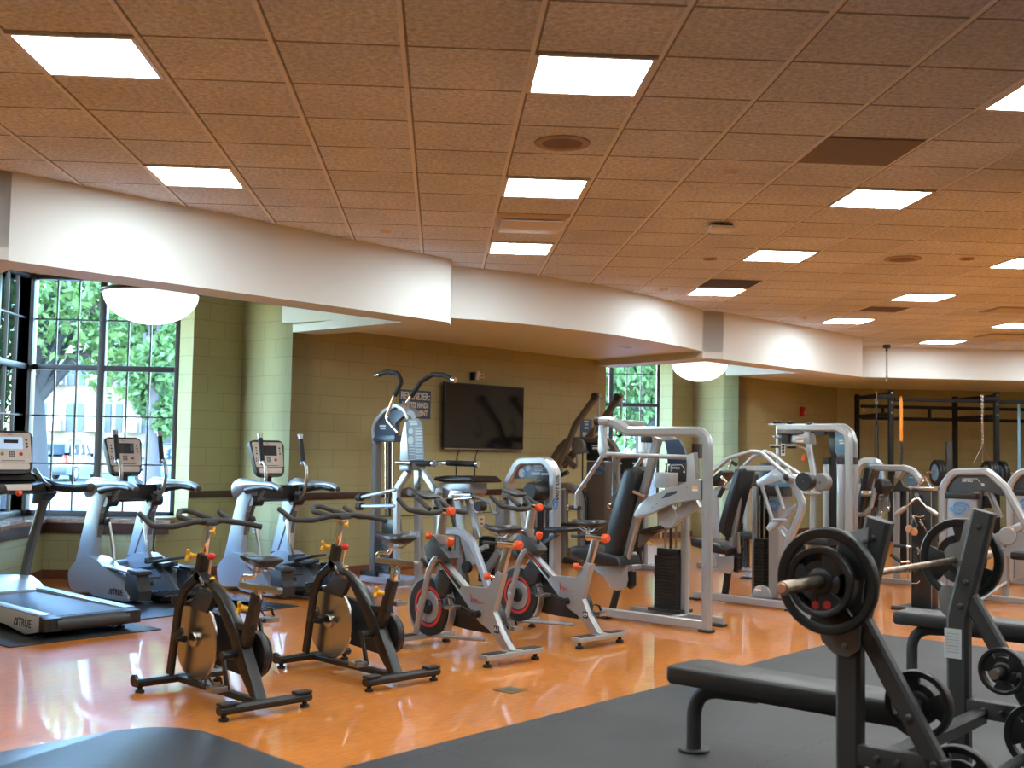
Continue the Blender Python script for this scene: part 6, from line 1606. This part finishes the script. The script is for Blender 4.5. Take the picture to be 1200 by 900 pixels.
# ---- machine with the flat black pad behind the first silver bike
f = Fr(atz(560,694), R(135)); T = tracer(f, 500, 540, 5.625)
t = root(f, 'ab_crunch_machine', 'silver machine with a flat black top pad, below the television', 'exercise machine', 'grey weight machines')
pad_prism('top_pad', T([(42,130),(50,105),(120,98),(285,102),(318,132),(312,145),(120,145)], .10), -.42, t, .02)
tprism('pad_box', T, [(82,148),(288,148),(285,215),(240,260),(165,225),(110,250),(85,220)], .06, .26, SILV, t, .01)
tprism('pad_bracket', T, [(130,250),(160,195),(240,205),(200,250)], .10, .03, STEEL, t)
rpath('main_post', T, [(220,330),(220,600),(250,780)], .0, .08, .10, MID, t, z0=.04)
rpath('curved_frame', T, [(98,462),(230,468),(305,540),(415,835)], .16, .06, .085, SHELL, t, .16, z0=.06)
rpath('slanted_plate', T, [(205,220),(225,420),(300,690)], .02, .05, .10, SILV2, t, .1)
rpath('rear_leg', T, [(150,250),(215,520),(265,740)], -.12, .06, .07, MID, t, .1, z0=.05)
rpath('front_leg', T, [(275,250),(345,510)], -.05, .05, .08, SILV, t)
rpath('side_leg', T, [(82,180),(90,520)], .10, .05, .07, SHELL, t, z0=.3)
tpath('cross_tube', T, [(-10,240),(60,235),(90,200)], .12, .03, SHELL, t, .04)
g = MB(); g.tube(T([(180,225),(295,225)], .14), .02, 10); g.tube(T([(185,255),(300,245)], .14), .016, 10); g.build('chrome_links', CHR, t)
tpath('swing_bar', T, [(295,228),(350,245),(420,275),(440,350),(470,350)], .10, .020, MID, t, .06); tpath('swing_bar', T, [(300,290),(330,345),(360,330)], .06, .02, STEEL, t, .04)
disc_at('joint', T, (355,300), .06, .05, .10, DPLAS, t)
rpath('strut', T, [(290,620),(400,560)], .0, .04, .05, SILV, t); rpath('strut', T, [(480,600),(390,730)], -.05, .05, .09, MID, t)
disc_at('foot_hub', T, (265,700), .06, .06, .05, PLAS, t)
rpath('stack_post', T, [(490,260),(490,420)], -.2, .06, .12, MID, t, z0=.04)
stack(t, px_at(T,(420,560),-.25).x, -.25, .08, .55, .22, .12, 12)
g = MB(); a, b = px_at(T,(255,820),.1), px_at(T,(430,830),.16); g.rtube([(a.x,.16,.045),(b.x,.16,.045)], .10, .08, side=(0,1,0)); g.rtube([(.0,-.35,.045),(.0,.16,.045)], .06, .06, side=(0,0,1)); g.rtube([(.0,-.3,.045),(-.35,-.3,.045)], .06, .06, side=(0,1,0)); g.build('base_frame', SILV, t)

# ---- assisted chin and dip tower at the left of the television
f = Fr(atz(470,685), R(135)); T = tracer(f, 420, 420, 5.63); T2 = tracer(f, 410, 540, 5.625)
t = root(f, 'chin_dip_machine', 'tall chin and dip machine with a placard board, left of the television', 'exercise machine')
yt = -.15
P = T([(118,560),(112,470),(125,420),(190,345),(265,308),(320,345),(345,400)], yt); MB().rtube(rounded(P, .10), .10, .05, side=(0,1,0), bev=.2).build('arch', SHELL, t)
sh = tprism('shield', T, [(105,510),(120,440),(190,365),(265,325),(315,365),(245,420),(240,510)], yt+.03, .06, NAVY, t); print_lines(sh, T, [(140,440,180,452),(145,460,180,468)], yt+.032)
tprism('shield_sill', T, [(93,530),(110,505),(240,508),(238,552),(98,550)], yt+.06, .12, NAVY, t, .01)
P = T([(122,550),(118,800)], yt)+[V((px_at(T2,(160,775),yt).x,yt,.02))]; MB().rtube(P, .09, .10, side=(0,1,0), bev=.2).build('tower_post', MID, t)
for x, m_, r_ in ((180,CHR,.012),(205,CABLE,.016),(228,CHR,.012)): tpath('guide_rod' if m_ is CHR else 'cable', T, [(x,552),(x,1040)], yt, r_, m_, t)
xs = px_at(T2,(250,600),yt).x; a, b = px_at(T2,(207,600),yt), px_at(T2,(300,600),yt)
stack(t, xs, yt, .10, px_at(T2,(250,470),yt).z, abs(a.x-b.x), .16, 18)
tprism('stack_head', T2, [(210,385),(295,385),(298,480),(207,480)], yt+.09, .10, BLK, t)
for pts, caps in (([(262,490),(195,415),(185,385),(238,240)],0),):
    tpath('chin_bar', T, pts, .05, .018, CHR, t, .05)
c1 = MB().tube(rounded(T([(240,245),(285,155),(258,98),(190,88),(145,105)], .05), .05), .026, 12).build('chin_grip', RUB, t)
MB().cyl(px_at(T,(143,106),.05), px_at(T,(118,112),.05), .03, 12).build('grip_cap', CHR, c1)
tpath('chin_bar', T, [(240,430),(262,340),(318,290),(355,240)], -.20, .018, CHR, t, .05)
c2 = MB().tube(rounded(T([(350,250),(410,155),(490,105),(565,110),(625,140)], -.20), .06), .026, 12).build('chin_grip', RUB, t)
MB().cyl(px_at(T,(620,138),-.20), px_at(T,(640,144),-.20), .03, 12).build('grip_cap', CHR, c2)
bd = tprism('board', T, [(300,425),(322,418),(330,735),(268,740),(278,560)], .06, .10, SHELL, t, .008)  # window-lit side of the placard, its blue-white light painted in
pc = tprism('placard', T, [(310,430),(330,400),(395,395),(420,430),(440,725),(335,732)], .10, .012, CARD, t, .002)
rows = [(335,410,385,418),(340,425,390,440)]+[(375,455+k*20,418+k*1.0,465+k*20) for k in range(14)]+[(335,575+k*18,372,582+k*18) for k in range(8)]
print_lines(pc, T, rows, .101, mat('placard print', (.42,.43,.44), .5))
g = MB()
for c, r_ in (((345,480),.035),((345,540),.045)): g.disc(px_at(T,c,.101), (0,1,0), r_, .002, 16)
g.build('placard_picture', mat('placard print', (.42,.43,.44)), pc)
rpath('top_bracket', T, [(345,350),(375,370),(385,400)], .02, .08, .10, MID, t)
for pts, off, x0, x1 in ((((255,688),(350,690),(490,694)),.22,(350,690),(482,694)),(((500,690),(590,690),(780,697)),-.22,(588,690),(778,697))):
    d = tpath('dip_bar', T, pts, off, .024, CHR, t); MB().tube(T([x0,x1], off), .03, 12).build('grip', RUB, d)
    MB().cyl(px_at(T,pts[2],off), px_at(T,(pts[2][0]+12,pts[2][1]),off), .036, 14).build('grip_cap', CHR, d)
tprism('dip_block', T, [(268,712),(330,708),(330,740),(270,742)], .24, .12, SHELL, t, .01)
MB().rtube([px_at(T,(380,715),.24), px_at(T,(380,715),-.24)], .08, .08, side=(0,0,1)).build('dip_beam', MID, t)
lp = rpath('lettered_post', T2, [(450,50),(455,760)], .02, .06, .10, SILV2, t, z0=.05); text('post_lettering', 'NAUTILUS', .055, PLAS, lp, px_at(T2,(458,140),.052), frame_rot((0,0,1),(1,0,0)), .0006, bold=.0015)
rpath('frame_leg', T2, [(385,70),(310,190),(308,780)], .18, .06, .085, SHELL, t, .10, z0=.05)
rpath('frame_leg', T2, [(480,65),(565,195),(590,530),(600,780)], -.15, .06, .085, SHELL, t, .10, z0=.05)
for pts in ([(75,240),(310,190)], [(75,300),(300,298)]):
    b_ = tpath('step_bar', T2, pts, .20, .022, SHELL, t); MB().cyl(px_at(T2,(80,pts[0][1]),.20), px_at(T2,(52,pts[0][1]+1),.20), .042, 16).build('bar_cap', RUB, b_)
rpath('cross_bar', T2, [(320,485),(450,485)], .10, .05, .07, SHELL, t)
tprism('knee_bracket', T2, [(340,185),(380,175),(420,205),(400,235),(345,215)], .14, .06, MID, t, .01)
a = px_at(T2,(60,775),0); g = MB(); g.rtube([(a.x,yt,.045),(-.2,yt,.045)], .07, .07, side=(0,1,0)); g.rtube([(a.x-.25,.18,.045),(-.2,.18,.045)], .06, .06, side=(0,1,0)); g.rtube([(-.17,yt-.03,.045),(-.17,.35,.045)], .06, .06, side=(0,0,1)); g.build('base_frame', SHELL, t)
MB().box((a.x-.06,yt,.045), (.26,.16,.085), None, .012).build('base_foot', DPLAS, t)
# ================================================================ ON THE WALLS AND AT THE BACK
WA, WB = V((cA[0],cA[1],0)), V((B1[0],B1[1],0)); WD = (WB-WA).normalized(); WN = V((WD.y,-WD.x,0)); WANG = math.atan2(WD.y, WD.x)
fw = Fr((cA[0],cA[1]), WANG)             # local x along the wall, -y into the room
def W(px_, py_, off=0.): return fw(px_, py_, -off)
def wroot(name, p, label, cat, group=None, ang=WANG): return thing(name, p, ang, label, cat, group)
# television
a, b = W(521.5,447,.10), W(612.7,528,.10)
c = (a+b)/2; wv, hv = abs(b.x-a.x), abs(a.z-b.z)
t = thing('television', fw.O + fw.u*c.x + WN*.0 + V((0,0,c.z)), WANG, 'large black flat television mounted on the olive block wall', 'television')
MB().box((0,-.085,0), (wv,.04,hv), None, .006).build('bezel', PLAS, t)
MB().box((0,-.1055,.008), (wv-.03,.003,hv-.045)).build('screen', mat('black glass screen', (.006,.006,.007), .10, spec=.6), t)
MB().box((0,-.107,-hv/2+.008), (wv-.01,.004,.012)).build('silver_strip', STEEL, t)
MB().box((0,-.04,0), (.5,.078,.35), None, .006).build('wall_mount', BLK, t)
for x_ in (-.42,-.08):
    MB().tube([(x_,-.06,-hv/2+.02),(x_,-.012,-hv/2-.10),(x_,-.008,-c.z+.12)], .006, 6).build('cable', CABLE, t)
# signs
def sign(name, q0, q1, lines, label, mcol, sizes, bold):
    a, b = W(*q0), W(*q1); c = (a+b)/2; w_, h_ = abs(b.x-a.x), abs(a.z-b.z)
    t = thing(name, fw.O+fw.u*c.x+V((0,0,c.z)), WANG, label, 'sign', 'blue wall signs')
    MB().box((0,-.006,0), (w_,.010,h_), None, .001).build('board', mcol, t)
    z = h_/2
    for (s, k), (tx, sx) in zip(sizes, lines):
        z -= h_*k; text('lettering', tx, h_*s, mat('cream lettering', (.70,.68,.58), .6), t, (0,-.0116,z), frame_rot((1,0,0),(0,0,1)), .0004, sx=sx, bold=bold*h_)
    return t
SIGNB = mat('blue sign board', (.035,.10,.20), .5)
sign('wall_sign', (468,456), (503.5,491), [('REMINDER:',.80),('SANITIZE HANDS',.62),('& EQUIPMENT',.72)], 'blue reminder sign to sanitize hands, behind the chin up bars', SIGNB, [(.36,.22),(.27,.32),(.27,.28)], .012)
sign('wall_sign', (680,491), (692.5,531), [('EQUIPMENT',.6),('MUST BE',.6),('CLEANED',.6),('PLEASE',.62),('RE-RACK',.55)], 'narrow blue sign behind the raised arms of the pulldown machine', SIGNB, [(.07,.07),(.07,.09),(.07,.10),(.17,.2),(.14,.2)], .006)
# small fittings: plates and sensors
M_IVO = mat('ivory plate', (.62,.54,.40), .5)
def plate_box(name, fr, off, q0, q1, label, cat, m, d=.012, slots=2, group=None):
    a, b = fr(q0[0],q0[1],off), fr(q1[0],q1[1],off); c = (a+b)/2; w_, h_ = abs(b.x-a.x), abs(a.z-b.z)
    t = thing(name, fr.O+fr.u*c.x+V((0,0,c.z)), fr.a, label, cat, group)
    MB().box((0,-d/2,0), (w_,d,h_), None, .003).build('cover', m, t)
    g = MB()
    for k in range(slots): g.box((0,-d-.001,h_*(.22-.44*k) if slots > 1 else 0), (w_*.4,.004,h_*.16), None, .001)
    g.build('socket', mat('brown socket', (.18,.12,.07), .5), t)
    return t
plate_box('wall_outlet', fw, 0, (561.5,437.5), (566.5,447.5), 'beige wall plate just above the right half of the television', 'outlet', M_IVO)
plate_box('wall_outlet', fw, 0, (560,605), (567,617), 'beige outlet low on the wall behind the machine with the flat pad', 'outlet', M_IVO)
cm = wroot('wall_sensor', fw.O+fw.u*W(553,441).x+V((0,0,W(553,441).z)), 'small black and white sensor on a bracket above the television', 'sensor')
MB().box((-.02,-.035,0), (.035,.07,.10), None, .006).build('bracket', BLK, cm)
MB().box((.025,-.075,.01), (.05,.03,.11), (0,.25,0), .008).build('sensor_face', WHT, cm)
fr_ = Fr(cC, math.atan2(cA[1]-cC[1], cA[0]-cC[0]))
o = plate_box('wall_outlet', fr_, 0, (297,612), (303.5,625), 'white outlet on the blue lit wall corner behind the second elliptical', 'outlet', WHT)
f2_ = Fr(P2(cA,1), math.atan2(CORNER[1]-P2(cA,1)[1], CORNER[0]-P2(cA,1)[0]))
a = f2_(939,482.5); t = thing('fire_alarm', f2_.O+f2_.u*a.x+V((0,0,a.z)), f2_.a, 'red fire alarm strobe high on the far olive wall', 'fire alarm')
MB().box((0,-.03,0), (.15,.06,.18), None, .01).build('housing', mat('fire alarm red', (.42,.02,.02), .4), t)
MB().box((.03,-.065,-.02), (.05,.012,.08), None, .004).build('strobe', mat('clear strobe', (.6,.55,.5), .2), t)
MB().disc((-.035,-.062,.02), (0,1,0), .03, .006, 18).build('horn_grille', mat('dark red', (.2,.01,.01), .5), t)
for q0, q1, lab in (((996,474),(998.5,482),'beige switch plate nearest the corner on the far dark wall'), ((1010.5,475),(1014.5,482.5),'beige switch plate right of the other one on the far dark wall')):
    if q0[0] < 1003: plate_box('switch_plate', f2_, 0, q0, q1, lab, 'switch', M_IVO, slots=1, group='switch plates on the far wall')
    else:
        fb = Fr((7.7,22.0), 0); plate_box('switch_plate', fb, 0, q0, q1, lab, 'switch', M_IVO, slots=1, group='switch plates on the far wall')
f3_ = Fr(P2(cC,1), math.atan2(P2(cA,1)[1]-P2(cC,1)[1], P2(cA,1)[0]-P2(cC,1)[0]))
a = f3_(815,526); t = thing('notice_board', f3_.O+f3_.u*.10+V((0,0,1.50)), f3_.a, 'small brown notice frame on the wall right of the farther window', 'notice board')
MB().box((0,-.012,0), (.20,.024,.26), None, .004).build('frame', mat('brown wood frame', (.13,.05,.025), .5), t); MB().box((0,-.026,0), (.15,.004,.21)).build('board', mat('dark notice', (.05,.03,.025), .6), t)
g = MB(); g.tube([(.05,-.012,.66),(4.2,-.012,.64),(5.6,-.012,.64)], .007, 6); o = g.build('wall_conduit', mat('olive conduit', (.10,.08,.035), .5)); o.location = fw.O; o.rotation_euler = (0,0,WANG); tag(o, 'thin olive painted conduit running low along the block wall', 'conduit')
# hanging chains
def chain(g, p, q, n, r=.014, w=.004):
    p, q = V(p), V(q); d = (q-p).normalized()
    for k in range(n):
        c = p.lerp(q, (k+.5)/n); u = basis(d)[0] if k % 2 else basis(d)[1]
        L = (q-p).length/n*.72
        pts = [c+u*math.cos(a)*r*.7+d*math.sin(a)*L for a in [2*PI*j/8 for j in range(8)]]; g.tube(pts, w, 5, closed=True)
    return g
p = atz(1039,404,CZ)
t = thing('hanging_chain', p, 0, 'chain hanging from the ceiling in front of the back soffit', 'chain')
MB().box((0,0,-.03), (.10,.08,.06), None, .008).build('ceiling_bracket', BLK, t)
g = MB(); chain(g, (0,0,-.07), (0,0,-.60), 17, .022, .006); g.build('chain', CHR, t)
MB().cyl((0,0,-.06), (0,0,-.11), .018, 10).build('swivel', BLK, t)
# power rack at the back wall
RK = mat('black rack paint', (.007,.0065,.006), .65, spec=.3)
RY0, RY1 = 19.3, 20.9
xa, xb = aty(1044,560,RY0).x, aty(1168,560,RY0).x
t = thing('power_rack', ((xa+xb)/2,(RY0+RY1)/2,0), 0, 'black steel power rack in the dark recess at the back', 'power rack')
hx_ = (xb-xa)/2; hy_ = (RY1-RY0)/2; hz_ = 2.62
for x_ in (-hx_,hx_,hx_+1.75):
    for y_ in (-hy_,hy_):
        g = MB(); g.box((x_,y_,hz_/2), (.078,.078,hz_), None, .006); po = g.build('upright', RK, t)
        if y_ < 0:
            g = MB()
            for z_ in (2.57,2.40,2.22): g.disc((x_,y_-.041,z_), (0,1,0), .018, .008, 10)
            g.build('bolt', CHR, po)
    for z_ in (2.55,2.20): MB().box((x_,0,z_), (.07,2*hy_,.07), None, .006).build('side_beam', RK, t)
for y_ in (-hy_,hy_):
    for z_ in ((2.40,2.18) if y_ > 0 else (2.46,)): MB().box((hx_*.5+.45,y_,z_), (2*hx_+1.7,.06,.06), None, .006).build('cross_beam', RK, t)
    MB().box((hx_*.5+.45,y_,.05), (2*hx_+1.7,.07,.08), None, .006).build('base_beam', RK, t)
for x_ in (-.45,.45): MB().box((x_,hy_,2.29), (.05,.05,.22), None, .004).build('strut', RK, t)
lx = lambda px_, py_, Y: aty(px_,py_,Y)-t.location
for px_, y_ in ((1036,RY0-.05),(1160,RY0-.05)):
    q = lx(px_,460,y_); MB().box((q.x,-hy_-.05,2.50), (.28,.06,.07), None, .006).build('arm', RK, t)
MB().box((lx(1118,530,19.1).x,-hy_+.0,.87), (.10,.08,1.74), None, .006).build('spotter_post', MATFR, t)
def band(name, px_, y0, y1, Y, m, label, w_=.05, cat='resistance band'):
    a, b = aty(px_,y0,Y), aty(px_,y1,Y)
    tt = thing(name, (a.x,Y,b.z), 0, label, cat)
    L = a.z-b.z; g = MB()
    for s in (-1,1): g.box((s*.012,s*.018,L/2), (w_,.006,L), None, .002)
    g.tube([(0,-.02,L-.005),(0,0,L+.015),(0,.02,L-.005)], .012, 8); g.build('band', m, tt); return tt
o = band('resistance_band', 1056, 466, 517, RY0-.03, mat('orange band', (.80,.30,.04), .5), 'orange resistance band hanging from the black rack')
P = [aty(1056,517,RY0-.03)-o.location, aty(1057,530,RY0-.03)-o.location, aty(1056,545,RY0-.03)-o.location]
MB().tube(P, .018, 8).build('strap', RUB, o); MB().tube([P[2], aty(1056,548,RY0-.03)-o.location], .022, 8).build('strap_handle', STEEL, o)
band('resistance_band', 1169.5, 476, 600, RY0+.35, mat('light blue band', (.20,.42,.62), .5), 'light blue resistance band beside the right rack post', .045)
band('resistance_band', 1194, 472, 600, RY0+.35, _mats['light blue band'], 'light blue resistance band close to the right edge of the photo', .05)
a = aty(1027,459,RY0-.12); tt = thing('suspension_strap', (a.x,a.y,1.35), 0, 'black suspension trainer strap left of the orange band', 'strap')
hh = a.z-1.35; g = MB(); g.tube([(0,0,hh),(0,0,hh-.12)], .01, 8); g.ring((0,0,hh-.17), (.3,1,0), .022, .034, .012, 16); g.build('carabiner', CHR, tt)
g = MB(); g.box((0,0,hh-.36), (.035,.006,.26)); g.tube([(0,0,hh-.45),(-.03,0,hh-.62),(-.03,0,.1)], .014, 8); g.tube([(0,0,hh-.45),(.03,0,hh-.62),(.03,0,.06)], .014, 8); g.build('strap', RUB, tt)
g = MB(); g.tube([(-.10,0,.04),(.02,0,.04)], .016, 10); g.build('strap_handle', RUB, tt)
a = aty(1151,463,RY0-.12); tt = thing('hanging_chain', (a.x,a.y,a.z), 0, 'chain with three thin strands hanging from the arm of the black rack', 'chain')
Lc = a.z-aty(1151,522,RY0-.12).z; g = MB(); chain(g, (0,0,0), (0,0,-Lc), 26, .026, .006); g.build('chain', CHR, tt)
g = MB()
for x_ in (-.16,0,.16): g.tube([(0,0,-Lc),(x_,.02*x_,-Lc-.30)], .005, 6)
g.build('strands', STEEL, tt)
# loaded bar in the rack
BY = RY0-.09; bz2 = aty(1100,554,BY).z
x0_, x1_ = aty(1084,554,BY).x, aty(1196,554,BY).x
tt = thing('barbell', ((x0_+x1_)/2,BY,bz2), 0, 'loaded barbell on the far black rack, seen above the low towers', 'barbell')
MB().cyl((-(x1_-x0_)/2,0,0), ((x1_-x0_)/2,0,0), .025, 14).build('bar', COPP, tt)
for px_, y_, n_ in ((1100,0,3),(1160,0,3),(1176,0,2)):
    for k in range(n_):
        p = aty(px_,554,BY)+V((k*.048-.05,0,0)); p.z = bz2
        q = thing('weight_plate', p, 0, 'black rimmed plate on the far barbell, %s' % ('left end group' if px_ == 1100 else 'right end group'), 'weight plate', 'plates on the left end of the far barbell' if px_ == 1100 else 'plates on the right end of the far barbell')
        MB().ring((0,0,0), (1,0,0), .028, .225, .042, 36, .008).build('plate', PLATEM, q)
        MB().ring((0,0,0), (1,0,0), .028, .15, .046, 28, .004).build('plate_face', mat('blue lit plate face', (.20,.30,.40), .4, metal=.3), q)  # blue window light painted onto the faces of black plates
# machine with arm pads half hidden behind the second press
f = Fr(atz(846,668), R(135)); T = tracer(f, 820, 510, 8)
t = root(f, 'arm_curl_machine', 'machine with black arm pads and short grips, half hidden behind the second press', 'exercise machine')
pad_prism('arm_pad', T([(110,395),(190,330),(220,350),(215,380),(130,480),(112,470)], .10), -.30, t, .02)
MB().tube(T([(225,490),(180,580)], .12), .028, 12).build('grip', RUB, t); MB().tube(T([(200,390),(250,440),(225,490)], .12), .018, 10).build('grip_bar', CHR, t)
MB().tube(T([(300,250),(345,280)], .1), .024, 12).build('grip', RUB, t); MB().tube(T([(270,320),(295,255),(260,210)], .1), .014, 10).build('grip_bar', CHR, t)
rpath('front_post', T, [(150,520),(150,900)], .0, .07, .09, SHELL, t, z0=.04); rpath('rear_post', T, [(440,420),(440,900)], -.1, .06, .08, SILV, t, z0=.04)
disc_at('cam', T, (470,390), .0, .10, .08, BLK, t)
MB().rtube([px_at(T,(150,520),0),px_at(T,(440,430),-.05)], .05, .07, side=(0,1,0)).build('top_beam', SILV, t)
g = MB(); g.rtube([(.35,0,.04),(-.7,0,.04)], .06, .06, side=(0,1,0)); g.build('base_rail', SILV, t)
MB().box((-.35,0,.46), (.4,.36,.08), None, .03).build('seat', PAD, t); MB().rtube([(-.35,0,.05),(-.35,0,.43)], .06, .06, side=(0,1,0)).build('seat_post', BLK, t)
stack(t, px_at(T,(330,600),-.1).x, -.12, .06, .6, .22, .12, 14)

# cups of the rack that carry the far bar
rk = bpy.data.objects['power_rack']
for x_ in (-hx_,hx_):
    zz = bz2; g = MB(); g.box((x_,-hy_-.085,zz-.04), (.05,.10,.025), None, .004); g.box((x_,-hy_-.13,zz-.015), (.05,.02,.07), None, .004); g.box((x_,-hy_-.045,zz-.01), (.06,.02,.12), None, .004); g.build('bar_cup', RK, rk)
# ================================================================ LIGHT AND VIEW
w = bpy.data.worlds.new('sky'); bpy.context.scene.world = w; w.use_nodes = True
nt = w.node_tree; bg = nt.nodes['Background']
sky = nt.nodes.new('ShaderNodeTexSky'); sky.sky_type = 'NISHITA'; sky.sun_disc = False
sky.sun_elevation = R(48); sky.sun_rotation = R(200); sky.air_density = 1.2; sky.dust_density = .6; sky.ozone_density = 2.2
nt.links.new(sky.outputs[0], bg.inputs['Color']); bg.inputs['Strength'].default_value = 3.3
w.cycles.sampling_method = 'NONE'        # daylight arrives through the windows only; the troffers are sampled directly
sc = bpy.context.scene
sc.view_settings.view_transform = 'Standard'; sc.view_settings.look = 'None'; sc.view_settings.gamma = 1
sc.view_settings.use_curve_mapping = False; sc.view_settings.exposure = .84
sc.cycles.use_denoising = True; sc.cycles.max_bounces = 8; sc.cycles.diffuse_bounces = 4; sc.cycles.glossy_bounces = 4
sc.cycles.transparent_max_bounces = 12; sc.cycles.caustics_reflective = False; sc.cycles.caustics_refractive = False
sc.cycles.sample_clamp_indirect = 6
